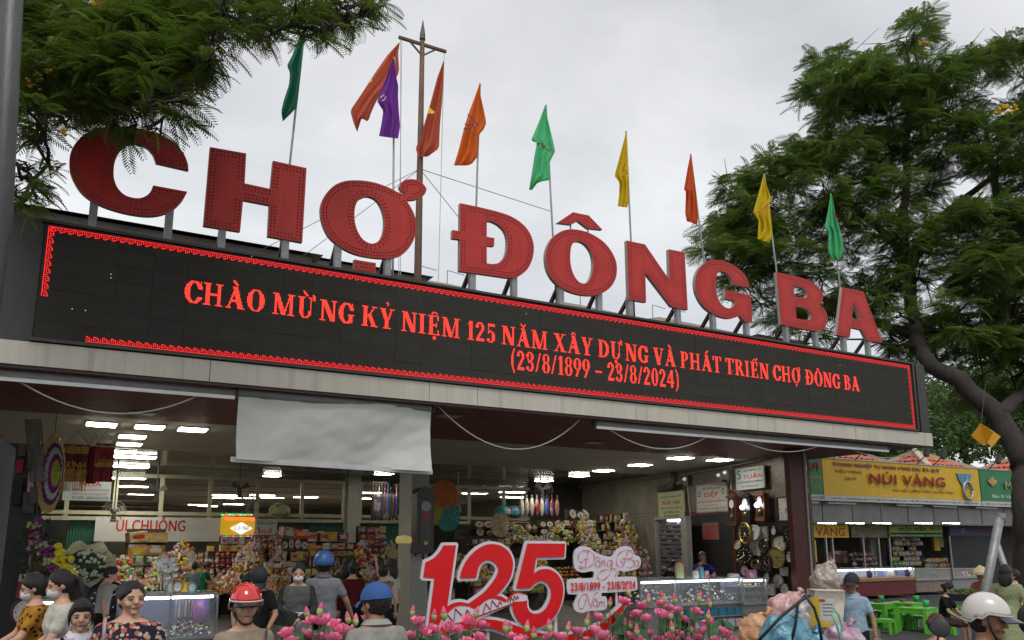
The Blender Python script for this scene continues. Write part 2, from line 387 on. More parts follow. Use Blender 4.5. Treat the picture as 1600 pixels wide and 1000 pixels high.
def glyph(ch):
    """bold serif glyph, 20 dots high for capitals, 7 more above for accents and 5 below"""
    B = 5; T = 3.7
    W_ = {'C':15,'H':19,'A':18,'O':17,'M':23,'U':18,'N':18,'G':17,'K':18,'Y':17,'I':9,'E':15,'1':9,'2':12,'5':12,'X':18,'D':17,'V':17,'P':14,'T':15,'R':17,'B':15,'(':7,')':7,'3':12,'/':8,'8':12,'9':12,'0':12,'4':13,'-':13,' ':4}
    base = {'À':'A','Ừ':'U','Ỷ':'Y','Ệ':'E','Ă':'A','Â':'A','Ự':'U','Á':'A','Ể':'E','Ợ':'O','Đ':'D','Ô':'O'}
    b_ = base.get(ch, ch); w = W_[b_] + (3 if ch in 'ỪỰỢ' else 0); g_ = Led(w+2, 33); r = g_.rect; y0 = B; y1 = B+20; W2 = W_[b_]
    def stem(x, t=T): r(x, y0, x+t, y1)
    def ser(x, t=T, lo=1, hi=1, e=1.8):
        if lo: r(x-e, y0, x+t+e, y0+1.1)
        if hi: r(x-e, y1-1.1, x+t+e, y1)
    if b_ == 'C' or b_ == 'G':
        g_.ring(8.5, y0+10, 8.3, 10.3, 4.6, 1.5); g_.cut(12, y0+6 if b_ == 'C' else y0+8.5, 20, y0+13.5); g_.dia(14.2, y0+13, 14.6, y1, 1.6)
        if b_ == 'G': stem_x = 11.2; r(11.2, y0+1, 14.8, y0+9); r(9.5, y0+8, 17, y0+9.1); g_.cut(15.2, y0, 20, y0+8)
    elif b_ == 'O': g_.ring(8.5, y0+10, 8.4, 10.3, 4.5, 1.5)
    elif b_ == 'H': stem(2); ser(2); stem(12.6); ser(12.6); r(5, y0+9.4, 13, y0+10.8)
    elif b_ == 'A':
        g_.dia(2.2, y0, 9.2, y1, 1.6); g_.dia(14.2, y0, 8.2, y1, 4.8); r(5, y0+6.2, 12, y0+7.6); r(0, y0, 5, y0+1.1); r(10.6, y0, 18, y0+1.1)
    elif b_ == 'V':
        g_.dia(8.6, y0, 3.4, y1, 4.8); g_.dia(8.9, y0, 14.4, y1, 1.6); r(0, y1-1.1, 7.6, y1); r(11.4, y1-1.1, 17, y1)
    elif b_ == 'M':
        r(2.2, y0, 3.6, y1); r(0, y0, 5.6, y0+1.1); stem(16.6); ser(16.6); g_.dia(11.2, y0, 3.6, y1, 4.6); g_.dia(11.4, y0, 17.6, y1, 1.5); r(0, y1-1.1, 5.6, y1)
    elif b_ == 'N':
        r(2.2, y0, 3.6, y1); r(0, y0, 5.6, y0+1.1); r(14.2, y0, 15.6, y1); r(12.4, y1-1.1, 17.8, y1); g_.dia(14, y0, 4, y1, 4.8); r(0, y1-1.1, 5, y1)
    elif b_ == 'U':
        r(2, y0+6, 2+T, y1); r(13, y0+6, 14.4, y1); r(0, y1-1.1, 8, y1); r(11, y1-1.1, 16.6, y1); g_.ring(8.2, y0+6.5, 6.3, 6.8, 3.4, 1.6, box=(0, 0, 30, y0+6.6))
    elif b_ == 'K': stem(2); ser(2); g_.dia(6.2, y0+8.5, 14.4, y1, 1.6); g_.dia(14.2, y0, 8, y0+12.5, 4.6); r(11, y1-1.1, 17, y1); r(10, y0, 18, y0+1.1)
    elif b_ == 'Y': r(6.4, y0, 6.4+T, y0+9); r(4.4, y0, 12.6, y0+1.1); g_.dia(8, y0+8, 3.2, y1, 4.4); g_.dia(9.4, y0+8, 14, y1, 1.6); r(0, y1-1.1, 7, y1); r(11.2, y1-1.1, 16.6, y1)
    elif b_ == 'I': stem(2.4); ser(2.4, e=2.2)
    elif b_ == 'E': stem(2); ser(2, e=1.6); r(2, y0, 13, y0+1.2); r(2, y1-1.2, 12.6, y1); r(6, y0+9.4, 10, y0+10.7); r(9.6, y0+7.6, 10.8, y0+12.6); g_.dia(13.6, y0, 11.8, y0+5, 1.5); g_.dia(11.8, y0+15.4, 12.4, y1, 1.5)
    elif b_ in 'DPRB':
        stem(2); ser(2, e=1.7)
        if b_ == 'D': g_.ring(6.4, y0+10, 9.8, 10, 4.4, 1.3, box=(6, 0, 30, 40))
        if b_ == 'P': g_.ring(7, y0+14.6, 6.4, 5.5, 3.9, 1.3, box=(6, 0, 30, 40))
        if b_ == 'R': g_.ring(7, y0+14.8, 6.6, 5.3, 3.9, 1.3, box=(6, 0, 30, 40)); g_.dia(14.4, y0, 8.8, y0+10, 4.4); r(11, y0, 17, y0+1.1)
        if b_ == 'B': g_.ring(6.8, y0+15, 6.4, 5.1, 3.8, 1.3, box=(6, 0, 30, 40)); g_.ring(6.8, y0+5.4, 7.6, 5.6, 4.2, 1.3, box=(6, 0, 30, 40))
    elif b_ == 'T': stem(5.4); ser(5.4, hi=0, e=2); r(.4, y1-1.3, 14.6, y1); r(.4, y1-5, 1.6, y1); r(13.4, y1-5, 14.6, y1)
    elif b_ == 'X': g_.dia(13.6, y0, 4, y1, 4.8); g_.dia(3.2, y0, 13.4, y1, 1.6); r(0, y0, 6, y0+1.1); r(10, y0, 17.8, y0+1.1); r(0, y1-1.1, 8, y1); r(11, y1-1.1, 16.6, y1)
    elif b_ == '1': r(3.2, y0, 7, y1); r(1, y0, 9, y0+1.1); g_.dia(1, y1-4, 4, y1-1, 2)
    elif b_ == '2': g_.ring(5.6, y1-6, 5.6, 6, 3.6, 1.6, box=(0, y1-6, 30, 40)); g_.ring(5.6, y1-6, 5.6, 6, 3.6, 1.6, box=(6, y1-8, 30, 40)); g_.dia(2.2, y0+2, 9.2, y1-7, 3.2); r(.6, y0, 11.4, y0+3)
    elif b_ == '3': g_.ring(5.2, y1-5, 5.6, 5.1, 3.4, 1.4, box=(2.4, y0, 30, 40)); g_.ring(5.2, y0+5.4, 6, 5.6, 3.6, 1.5, box=(3, 0, 30, 40)); g_.dot(2, y1-4, 1.6); g_.dot(2, y0+3, 1.7)
    elif b_ == '5': r(2, y1-2.8, 11, y1); r(2, y0+9, 3.4, y1); g_.ring(4.8, y0+6.2, 6.4, 6.4, 3.8, 1.5, box=(3.4, 0, 30, 40)); g_.dot(2.2, y0+2.6, 1.8)
    elif b_ == '8': g_.ring(6, y1-5, 5, 5.1, 3, 1.3); g_.ring(6, y0+5.5, 5.8, 5.6, 3.5, 1.4)
    elif b_ == '9': g_.ring(6, y1-6.5, 5.8, 6.6, 3.4, 1.4); g_.dia(4, y0, 10, y0+12, 2.8)
    elif b_ == '0': g_.ring(6, y0+10, 5.8, 10.2, 3.4, 1.4)
    elif b_ == '4': r(7.2, y0, 10.8, y1); r(.4, y0+5, 12.6, y0+7.4); g_.dia(1, y0+6.6, 8.4, y1, 1.8)
    elif b_ == '/': g_.dia(.8, y0, 7, y1, 2)
    elif b_ == '(': g_.ring(8, y0+9, 7, 13.5, 2.6, 1, box=(0, 0, 6.4, 40))
    elif b_ == ')': g_.ring(-.5, y0+9, 7, 13.5, 2.6, 1, box=(1, 0, 30, 40))
    elif b_ == '-': r(.5, y0+7, 12.5, y0+9)
    c = {'A':8.8,'U':8,'Y':8.5,'E':8,'O':8.5,'D':8}.get(b_, 8)
    if ch in 'ÀỪ': g_.dia(c+1.4, y1+1.4, c-2.4, y1+6, 2.6)
    if ch == 'Á': g_.dia(c-1, y1+1.4, c+2.6, y1+6, 2.6)
    if ch in 'ÔÂỆỂ': g_.dia(c-3.2, y1+1, c, y1+4, 2); g_.dia(c+3.2, y1+1, c, y1+4, 2)
    if ch == 'Ể': g_.dot(c+4.5, y1+4.6, 1.3)
    if ch == 'Ă': g_.ring(c, y1+5, 3.6, 3.6, 1.5, 1.6, box=(0, y1, 30, y1+4.6))
    if ch == 'Ỷ': g_.ring(c, y1+4.6, 2, 1.9, 1.3, 1.2); g_.cut(c-3, y1+3, c-.4, y1+4.6)
    if ch in 'ỆỰỢ': g_.dot(c, 2, 1.7)
    if ch in 'ỪỰ': g_.ring(15.2, y1-.4, 3, 3.4, 1.5, 1.6, box=(14.6, y1-3.4, 30, 40))
    if ch == 'Ợ': g_.ring(14.4, y1-1.4, 3.2, 3.4, 1.5, 1.6, box=(14, y1-5, 30, 40))
    if ch == 'Đ': r(0, y0+9.4, 9, y0+10.9)
    return g_.a
def led_dots(points, name, m, X0, Z0, px, pz, kw=None):
    n = len(points)
    P = np.array(points, float); X = X0+P[:,0]*px; Z = Z0+P[:,1]*pz; q_ = .37 if name == 'lit_border' else .43; hx = px*q_; hz = pz*q_
    V = np.zeros((n, 4, 3)); V[:,:,1] = D-.0255
    V[:,0,0] = X-hx; V[:,1,0] = X+hx; V[:,2,0] = X+hx; V[:,3,0] = X-hx
    V[:,0,2] = Z-hz; V[:,1,2] = Z-hz; V[:,2,2] = Z+hz; V[:,3,2] = Z+hz
    mb = MB(); mb.v = [tuple(v) for v in V.reshape(-1, 3)]; mb.f = [(4*i, 4*i+1, 4*i+2, 4*i+3) for i in range(n)]; mb.m = [0]*n
    return mb.build(name, m, led, kind='stuff')
def led_line(s, name, m, xa, xb, z0, z1):
    cols = [glyph(c) for c in s]; w = sum(c.shape[1] for c in cols)+len(cols)*0
    X = 0; pts = []
    for g_ in cols:
        ys_, xs_ = np.nonzero(g_); pts += [(X+x, y-5) for x, y in zip(xs_, ys_)]; X += g_.shape[1]
    led_dots(pts, name, m, xa, z0, (xb-xa)/X, (z1-z0)/20)
led_text = mat('led_text_red', (.06,.004,.002), .5, var=0, bump=0, emit=1.7, ecol=(1,.036,.020))
led_red = mat('led_border_red', (.06,.002,.002), .5, var=0, bump=0, emit=1.5, ecol=(1,.014,.018))
la, lb = atY(289, 455, D), atY(1342, 594, D)
zc0, zc1 = atY(290, 472, D).z, atY(290, 437, D).z
led_line('CHÀO MỪNG KỶ NIỆM 125 NĂM XÂY DỰNG VÀ PHÁT TRIỂN CHỢ ĐÔNG BA', 'lettering', led_text, la.x, lb.x, zc0, zc1)
l2a, l2b = atY(797, 562, D), atY(1061, 590, D)
zc2, zc3 = atY(820, 579, D).z, atY(820, 549, D).z
led_line('(23/8/1899 - 23/8/2024)', 'lettering', led_text, l2a.x, l2b.x, zc2, zc3)
pat = ["XXXXXXXX", "X.....X.", "X.XXX.X.", "X.X...X.", "..X.XXX.", "..XXX..."]
nX = int((sx1-sx0-.07)/PITCHL); nZ = int((sz1-sz0-.03)/PITCHL); pts = []
for x in range(nX):
    for k in range(6):
        if pat[k][x % 8] == 'X':
            pts.append((x, nZ-1-k))
            if x > 42: pts.append((x+0, k))
    if x % 9 == 4 and x > 430: pts.append((x, 6)); pts.append((x, nZ-7))
for z in range(nZ):
    for k in range(6):
        if pat[k][z % 8] == 'X':
            if z > nZ*.36: pts.append((k, z))
            pts.append((nX-1-k, z))
led_dots(sorted(set(pts)), 'lit_border', led_red, sx0+.035, sz0+.015, PITCHL, PITCHL)
led_dots([(60,70),(60,74),(28,32),(40,32),(200,118),(930,60),(1180,96),(560,101)], 'stray_dot', mat('led_white', (.8,.8,.8), .5, var=0, bump=0, emit=.5), sx0+.035, sz0+.015, PITCHL, PITCHL)
# ---------------------------------------------------------------- big letters on steel posts
LY = D+.12
def px_loop(P, ox, oy, s, per=5, Y=LY):
    return [(lambda q: (q.x, q.z))(atY(ox+p[0]/s, oy+p[1]/s, Y)) for p in smooth_pts(P, per)]
def seg_dist(P, loops):
    best = np.full(len(P), 1e9)
    for lp in loops:
        A = np.array(lp); B_ = np.roll(A, -1, 0)
        for a, b in zip(A, B_):
            d = b-a; L2 = max(1e-12, d@d); t = np.clip(((P-a)@d)/L2, 0, 1); q = a+t[:,None]*d
            best = np.minimum(best, np.hypot(*(P-q).T))
    return best
def inside(P, lp):
    c = np.zeros(len(P), bool); A = np.array(lp); B_ = np.roll(A, -1, 0)
    for a, b in zip(A, B_):
        cond = (a[1] > P[:,1]) != (b[1] > P[:,1])
        with np.errstate(divide='ignore', invalid='ignore'):
            x = (b[0]-a[0])*(P[:,1]-a[1])/(b[1]-a[1])+a[0]
        c ^= cond & (P[:,0] < x)
    return c
def bulbs(loops, rows=(.034, .075), step=.043):
    pts = []
    for off in rows:
        for lp in loops:
            A = np.array(lp); n = len(A); d = np.roll(A, -1, 0)-A; L = np.hypot(*d.T); cum = np.concatenate([[0], np.cumsum(L)])
            t = np.arange(0, cum[-1], step); k = np.clip(np.searchsorted(cum, t, 'right')-1, 0, n-1)
            q = A[k] + d[k]*((t-cum[k])/np.maximum(L[k], 1e-9))[:,None]; nn = np.column_stack([-d[k][:,1], d[k][:,0]])/np.maximum(L[k], 1e-9)[:,None]
            for sgn in (1, -1):
                c = q+nn*off*sgn; ok = inside(c, loops[0])
                for h in loops[1:]: ok &= ~inside(c, h)
                c = c[ok]
                if len(c): pts += list(c[seg_dist(c, loops) > off*.93])
    out = []
    for p in pts:
        if all((p[0]-o[0])**2+(p[1]-o[1])**2 > (step*.55)**2 for o in out): out.append(p)
    return out
LG = 'big red channel letters on the roof edge'
post_z0 = zt+.03
def letter(name, label, polys, posts, ox, oy, s, depth=.065, grid_dots=False):
    loops = [px_loop(P, ox, oy, s) for P in polys]
    # group loops: outer ones and holes by containment
    cx = sum(p[0] for p in loops[0])/len(loops[0])
    t = thing('sign_letter', label, 'sign letter', (cx, LY, post_z0), LG)
    outers = []
    for i, lp in enumerate(loops):
        holder = [j for j, l2 in enumerate(loops) if j != i and inside(np.array([lp[0]]), l2)[0]]
        if not holder: outers.append([i])
    for o in outers:
        hs = [loops[i] for i, lp in enumerate(loops) if i not in [q[0] for q in outers] and inside(np.array([lp[0]]), loops[o[0]])[0]]
        grp = [loops[o[0]]]+hs
        face = plate(grp, 'face', LY, letter_red, t, depth, letter_side, 'side_band')
        mb = MB()
        bl = bulbs(grp) if len(grp[0]) > 4 or True else []
        if o[0] > 0: bl = bulbs(grp, rows=(.034, .08, .125))
        for x, z in bl:
            r = .0085
            mb.add([(x-r, LY-.0, z-r), (x+r, LY-.0, z-r), (x+r, LY-.0, z+r), (x-r, LY-.0, z+r), (x, LY-.008, z)], [(0,1,4),(1,2,4),(2,3,4),(3,0,4)])
        mb.build('bulb', bulb_m, t, kind='stuff')
    for (px, py, w) in posts:
        p = atY(px, py, LY+.05)
        MB().box((p.x-w/2, LY+.02, post_z0-.1), (p.x+w/2, LY+.10, p.z+.15)).build('post', steel, t)
        MB().beam((p.x, LY+.09, p.z+.12), (p.x, LY+.62, post_z0-.12), .05, .05).build('brace', steel_dark, t)
    return t
letter('C', 'leftmost big red letter, the C partly covered by leaves', [[
 (720,370,1),(973,428,1),(965,370),(930,290),(860,210),(760,155),(640,115),(520,93),(400,85),(290,95),(190,130),(110,195),(60,270),(42,350),(48,440),(80,520),(130,595),(200,655),(300,708),(420,748),(540,775),(660,787),(760,775),(850,735),(920,670),(963,597,1),(697,548,1),(670,605),(620,640),(560,647),(480,625),(425,575),(395,510),(388,440),(400,350),(440,270),(500,225),(570,220),(640,245),(690,295),(710,340)]],
 [(146,330,.085),(264,345,.085)], 100, 180, 5)
letter('H', 'big red letter H with the green flag behind it', [[(142,48,1),(424,98,1),(412,332,1),(612,375,1),(634,155,1),(895,213,1),(862,793,1),(592,745,1),(605,500,1),(400,460,1),(376,708,1),(90,662,1)]],
 [(347,365,.08),(446,381,.08)], 300, 220, 5)
letter('O', 'big red letter O with a horn at its top right and a square dot below', [
 [(300,108),(400,112),(500,132),(600,170),(650,197),(690,213,1),(722,206,1),(690,187),(672,158),(690,122),(730,102),(780,100),(830,115),(868,150),(882,185),(860,228),(820,250),(770,261),(722,258,1),(755,310),(785,370),(802,440),(800,510),(780,580),(740,645),(690,690),(620,712),(540,718),(450,710),(350,690),(260,655),(170,595),(110,530),(70,440),(55,350),(65,280),(100,210),(160,150),(230,118)],
 [(400,235),(450,238),(495,265),(530,320),(550,390),(553,460),(540,530),(510,580),(465,602),(415,590),(370,550),(335,480),(320,400),(325,320),(350,265)],
 [(318,727,1),(487,755,1),(485,848,1),(315,822,1)]], [(528,390,.085),(606,405,.085)], 490, 260, 5)
letter('D', 'big red letter D with a short bar across its stem', [
 [(182,108,1),(380,150),(560,195),(680,238),(780,302),(850,380),(890,470),(902,560),(885,660),(845,745),(790,800),(740,828),(660,838),(560,825),(400,802),(175,772,1),(178,462,1),(106,452,1),(108,370,1),(180,382,1)],
 [(442,280,1),(500,290),(560,322),(610,372),(635,430),(642,510),(632,590),(605,650),(560,690),(500,703),(442,695,1),(442,522,1),(513,530,1),(517,450,1),(442,437,1)]],
 [(738,430,.085),(803,436,.08)], 690, 300, 6.25)
letter('O', 'big red letter O under a separate pointed hat accent', [
 [(400,238),(500,252),(600,290),(700,355),(775,440),(825,540),(838,630),(825,720),(780,800),(710,855),(630,882),(540,885),(430,865),(310,815),(220,740),(165,650),(143,550),(145,460),(175,370),(230,300),(310,252)],
 [(445,358),(490,362),(540,395),(585,460),(605,540),(605,620),(585,700),(550,755),(510,768),(460,745),(415,680),(388,590),(382,500),(390,420),(410,375)],
 [(255,175,1),(408,72,1),(562,103,1),(697,243,1),(556,228,1),(462,155,1),(392,192,1)]], [(876,456,.085),(936,461,.08)], 830, 320, 6.25)
for x_, y_ in ((891.4, 355), (918.4, 360)):
    p = atY(x_, y_, LY+.05); MB().tube([(p.x, LY+.05, p.z-.06), (p.x, LY+.05, p.z+.06)], .012).build('accent_strut', steel, [o for o in S.objects if o.get('label') == 'big red letter O under a separate pointed hat accent'][0])
letter('N', 'big red letter N between the O with a hat and the G', [[(138,112,1),(342,155,1),(615,552,1),(606,210,1),(785,243,1),(820,887,1),(640,850,1),(345,465,1),(355,803,1),(160,770,1)]],
 [(984,478,.085),(1059,488,.08)], 960, 360, 7.143)
letter('G', 'big red letter G beside the green treetop', [
 [(720,420,1),(715,380),(690,310),(630,240),(550,180),(460,135),(380,115),(300,118),(220,150),(160,210),(125,290),(115,380),(130,480),(170,570),(230,650),(310,710),(400,750),(480,768),(550,762),(620,735,1),(640,768),(685,805),(755,808,1),(735,508,1),(452,450,1),(450,545,1),(560,572,1),(555,610),(530,645),(490,655),(440,635),(390,580),(360,500),(348,400),(350,320),(370,265),(400,243),(450,255),(500,300),(530,350),(540,390,1)]],
 [(1114,497,.08),(1166,505,.08)], 1070, 390, 7.143)
letter('B', 'big red letter B standing in front of the tree', [
 [(128,72,1),(300,110),(420,140),(520,180),(600,240),(645,310),(650,365),(635,405),(605,432,1),(660,480),(695,540),(703,600),(690,660),(650,705),(600,725),(540,725),(400,702),(183,655,1)],
 [(320,228,1),(400,240),(445,270),(470,310),(470,340),(450,360),(425,358),(330,345,1)],
 [(345,455,1),(430,470),(490,505),(515,550),(510,590),(480,607),(430,603),(353,590,1)]], [(1228,518,.08),(1274,524,.08)], 1195, 415, 7.145)
letter('A', 'rightmost big red letter, the A at the end of the sign', [
 [(865,240,1),(1100,290,1),(1315,860,1),(1145,835,1),(1085,717,1),(965,690,1),(950,803,1),(805,772,1)],
 [(993,402,1),(1070,607,1),(975,590,1)]], [(1318,531,.085),(1356,538,.08)], 1195, 415, 7.145)

# ---------------------------------------------------------------- flags
FY = D+1.1
def cloth(name, c, tr=.35): return mat(name, c, .75, var=.06, vscale=6, bump=.12, bscale=90, transl=tr+.12)
def resample(P, n):
    A = np.array(P, float); d = np.hypot(*np.diff(A, axis=0).T); c = np.concatenate([[0], np.cumsum(d)]); t = np.linspace(0, c[-1], n)
    return np.column_stack([np.interp(t, c, A[:,0]), np.interp(t, c, A[:,1])])
def flag_mesh(left, right, ox, oy, s, Y, folds=2.6, amp=.07, n=26, k=13, seed=0):
    Lp, Rp = resample(left, n), resample(right, n); r = random.Random(seed); ph = r.uniform(0, 6); G = []
    for i in range(n):
        row = []
        wv = abs(Rp[i][0]-Lp[i][0])/s
        for j in range(k):
            u = j/(k-1); q = Lp[i]*(1-u)+Rp[i]*u
            fd = math.sin(u*folds*math.pi*2+ph+i*.09)+.4*math.sin(u*9+i*.22+ph)
            dy = amp*fd*min(1, wv/12)*(.4+.6*i/n)
            row.append(atY(ox+q[0]/s, oy+q[1]/s, Y+dy-.09))
        G.append(row)
    return MB().grid(G)
FG = 'festival flags on thin poles behind the letters'
def flag(label, m, left, right, ox, oy, s, pole, Y=FY, mark=None, folds=2.6, seed=0, r=.016):
    q = [atY(x, y, Y) for x, y in pole]; base = Vector((q[-1].x, Y, zt))
    t = thing('flag', label, 'flag', base, FG)
    flag_mesh(left, right, ox, oy, s, Y, folds, seed=seed).build('cloth', m, t, smooth=True)
    d = (q[0]-q[-1]).normalized(); low = q[-1] - d*((q[-1].z-zt)/max(.2, d.z))
    MB().tube([low, q[-1], q[0]], r, 8).build('pole', steel, t, smooth=True)
    if mark:
        for nm, mm_, lp in mark:
            P = [atY(ox+x/s, oy+y/s, Y-.19) for x, y in lp]; mb = MB(); 
            if len(P) > 2 and nm == 'emblem': mb.add([tuple(p) for p in P], [tuple(range(len(P)))])
            else: mb.tube(P, .008, 5)
            mb.build(nm, mm_, t)
    return t
ink_red = mat('flag_ink_red', (.45,.03,.01), .7, var=0, bump=0); ink_blue = mat('flag_ink_blue', (.05,.04,.22), .7, var=0, bump=0)
g_dark = cloth('cloth_dark_green', (.010,.16,.09), .3); g_light = cloth('cloth_light_green', (.12,.62,.28)); orange = cloth('cloth_orange', (.78,.17,.02))
yel = cloth('cloth_yellow', (.75,.55,.01)); orange2 = cloth('cloth_orange_red', (.75,.13,.03)); purple = cloth('cloth_purple', (.24,.05,.40), .4)
salmon = cloth('cloth_faded_red', (.60,.13,.07))
flag('dark green flag folded close to its pole above the H', g_dark, [(265,28),(240,45),(185,200),(133,300),(158,350),(150,440),(110,560),(92,640),(103,713)], [(270,28),(250,200),(235,380),(215,560),(205,610),(170,650),(103,715)], 420, 40, 4.762, [(476,46),(463,170),(453,254)], seed=1, folds=1.8)
flag('purple flag overlapping a faded red flag', purple, [(368,265),(330,370),(290,470),(258,560),(300,625),(285,720),(270,795)], [(375,265),(385,380),(402,455),(400,520),(405,620),(415,730),(400,812)], 530, 30, 4.35, [(616,90),(615,215),(614,400)], seed=2,
     mark=[('printing', MATS['white_paint'], [(280,535),(300,515),(318,530),(305,550),(290,555)])])
flag('orange flag with blue printing left of the light green flag', orange, [(313,52),(260,200),(215,320),(180,440),(140,600),(100,730)], [(318,52),(320,150),(345,260),(368,375),(350,430),(310,470),(300,560),(300,650),(270,690),(245,722),(200,730)], 690, 120, 5.263, [(750,131),(747,240),(744,325)], seed=3,
     mark=[('printing', ink_blue, [(215,310),(240,330),(262,360),(300,400)]), ('printing', ink_blue, [(190,385),(215,400),(250,385),(275,420)]), ('printing', ink_blue, [(182,425),(210,428),(240,420)])])
flag('pale green flag with a curved red line, highest of the green ones', g_light, [(851,232),(800,370),(733,528),(785,540),(765,640),(740,800),(718,930)], [(858,232),(865,310),(900,460),(935,610),(890,700),(893,850),(850,855),(790,870),(745,930)], 690, 120, 5.263, [(853,164),(858,250),(864,372)], seed=4,
     mark=[('printing', ink_red, [(795,543),(830,562),(860,595),(880,606),(910,606)])])
flag('narrow yellow flag above the letter N', yel, [(226,90),(200,190),(150,380),(118,500),(165,560),(160,680),(148,778)], [(232,90),(235,200),(245,400),(252,600),(250,740),(235,790)], 940, 190, 5.882, [(978,205),(983,320),(986,380)], seed=5,
     mark=[('printing', ink_red, [(205,390),(215,400),(195,430),(200,455),(230,450)]), ('printing', ink_red, [(235,470),(210,490),(190,515)])])
flag('slim orange flag on a leaning pole above the G', orange2, [(817,297),(790,430),(755,630),(775,640),(768,840),(782,915)], [(822,297),(845,470),(870,680),(887,860),(880,955),(830,930)], 940, 190, 5.882, [(1079,241),(1090,335),(1098,390)], seed=6,
     mark=[('printing', ink_red, [(780,630),(810,640),(840,632),(835,655),(800,660)])])
flag('bright yellow flag above the letter B against the tree', yel, [(208,72),(165,240),(105,450),(160,530),(148,705)], [(213,72),(235,180),(288,325),(265,360),(285,560),(295,680),(260,748),(200,730)], 1160, 260, 6.25, [(1194,272),(1205,340),(1214,428)], seed=7,
     mark=[('printing', ink_red, [(135,455),(175,435),(215,400),(250,370),(200,450)])])
flag('rightmost flag, pale green with a small red print, above the A', g_light, [(864,260),(835,430),(800,605),(838,630),(838,830),(860,890),(925,925)], [(869,260),(885,340),(905,450),(945,580),(970,680),(995,800),(975,870),(930,925)], 1160, 260, 6.25, [(1298,303),(1307,390),(1313,455)], seed=8,
     mark=[('printing', ink_red, [(900,450),(912,480),(925,520),(930,545)])])
# ---------------------------------------------------------------- mast with crossbar and two hoisted flags
MY = D+2.2
mt = thing('flag_mast', 'tall brown mast with a crossbar and pointed finial behind the letters', 'mast', (atY(654, 440, MY).x, MY, zt))
q0, q1 = atY(652, 470, MY), atY(660, 62, MY); q2 = atY(661, 31, MY)
low = q0-(q1-q0).normalized()*(q0.z-zt)/(q1-q0).normalized().z
wood = mat('mast_brown', (.12,.065,.04), .7, var=.3, vscale=5)
MB().tube([low, q0, q1], [.07, .065, .04], 10).build('pole', wood, mt, smooth=True)
MB().tube([q1, q1*.75+q2*.25, q2], [.055, .05, .004], 8).build('finial', mat('finial_green', (.08,.09,.05), .6), mt)
ca, cb = atY(623, 58, MY), atY(697, 81, MY)
MB().beam(ca, cb, .045, .045).build('crossbar', wood, mt)
MB().beam(atY(640, 64, MY), atY(657, 84, MY), .025, .025).build('bracket', wood, mt)
MB().beam(atY(682, 77, MY), atY(662, 86, MY), .025, .025).build('bracket', wood, mt)
rope = mat('rope', (.5,.5,.48), .8, var=0, bump=0); wire_m = mat('wire', (.1,.1,.1), .6, var=0, bump=0)
for a, b_ in (((626,60),(626,430)), ((628,60),(623,430)), ((694,84),(685,440))):
    MB().tube([atY(*a, MY), atY(*b_, MY)], .006, 4).build('halyard', rope, mt)
pin = atY(656, 264, MY)
for e in ((390, 400), (420, 440), (860, 330), (725, 350)):
    x = atY(e[0], e[1], MY); MB().tube([pin, x], .006, 4).build('guy_wire', wire_m, mt)
def hoist(label, left, right, seed, extra=None, Y=MY-.02):
    top = atY(530+left[0][0]/4.35, 30+left[0][1]/4.35, Y)
    t = flag_mesh(left, right, 530, 30, 4.35, Y, 1.7, .1, seed=seed)
    r = thing('flag', label, 'flag', top, 'faded red flags hoisted on the mast')
    t.build('cloth', salmon, r, smooth=True)
    if extra:
        P = [atY(530+x/4.35, 30+y/4.35, Y-.24) for x, y in extra]; MB().add([tuple(p) for p in P], [tuple(range(len(P)))]).build('star', mat('star_yellow', (.75,.55,.02), .7, var=0, bump=0), r)
hoist('faded red flag spread out left of the purple flag', [(405,160),(330,240),(240,370),(150,510),(75,620),(95,700),(122,768)], [(412,160),(400,230),(408,350),(395,390),(330,480),(258,545),(215,640),(197,700),(155,665),(122,768)], 11, [(203,418),(222,402),(224,420),(208,432)], Y=MY+.2)
hoist('faded red flag with a yellow star right of the mast', [(708,285),(665,400),(620,570),(600,640),(570,740),(555,820),(518,870),(535,935)], [(714,285),(708,420),(700,560),(685,720),(678,880),(600,935)], 12, [(612,598),(628,612),(652,632),(634,645),(620,638),(598,640),(604,618)])
# slack cables hung under the canopy front
cab = mat('white_cable', (.36,.36,.33), .6, var=0, bump=0)
for lab, a, b_, sg in (('white cable sagging under the left half of the canopy', (8,581), (318,614), .33), ('white cable sagging right of the grey blind', (684,634), (906,656), .5), ('white cable sagging under the canopy above the shop signs', (942,664), (1120,672), .33), ('white cable near the right end of the canopy', (1135,676), (1305,684), .28), ('thin cable loop hanging below the right corner of the canopy', (1310,690), (1452,690), .3)):
    p, q = atY(*a, D+.12), atY(*b_, D+.12); mb = MB(); pts = []
    for i in range(17):
        t = i/16; x = p.lerp(q, t); x.z -= sg*4*t*(1-t); pts.append(x)
    tag(mb.tube(pts, .009, 5).build('cable', cab, None, smooth=True), lab, 'cable', 'cables strung under the canopy')
# rolled shutter blinds under the canopy front and the lowered one
blind_m = mat('blind_canvas', (.50,.51,.465), .75, var=.07, vscale=1.6, bump=.25, bscale=5)
def roller(label, a, b_, z, drop=None, cat='roller blind'):
    t = thing('roller_blind', label, cat, (a, D+.12, z), 'roller blinds under the canopy edge')
    MB().tube([(a, D+.14, z), (b_, D+.14, z)], .06, 12).build('roller', mat('blind_roll', (.19,.19,.18), .6), t, smooth=True)
    MB().box((a-.02, D+.07, z-.075), (b_, D+.10, z-.035)).build('bottom_bar', white_paint, t) if not drop else None
    for x in (a-.03, b_+.03): MB().cbox((x, D+.14, z), (.02, .1, .12)).build('bracket', steel_dark, t)
    return t
roller('rolled-up blind left of the lowered grey blind', atY(0, 590, D+.14).x-1.2, atY(366, 612, D+.14).x, ZB-.09)
roller('rolled-up blind at the right part of the canopy edge', atY(930, 660, D+.14).x, XR-1.2, ZB-.09)
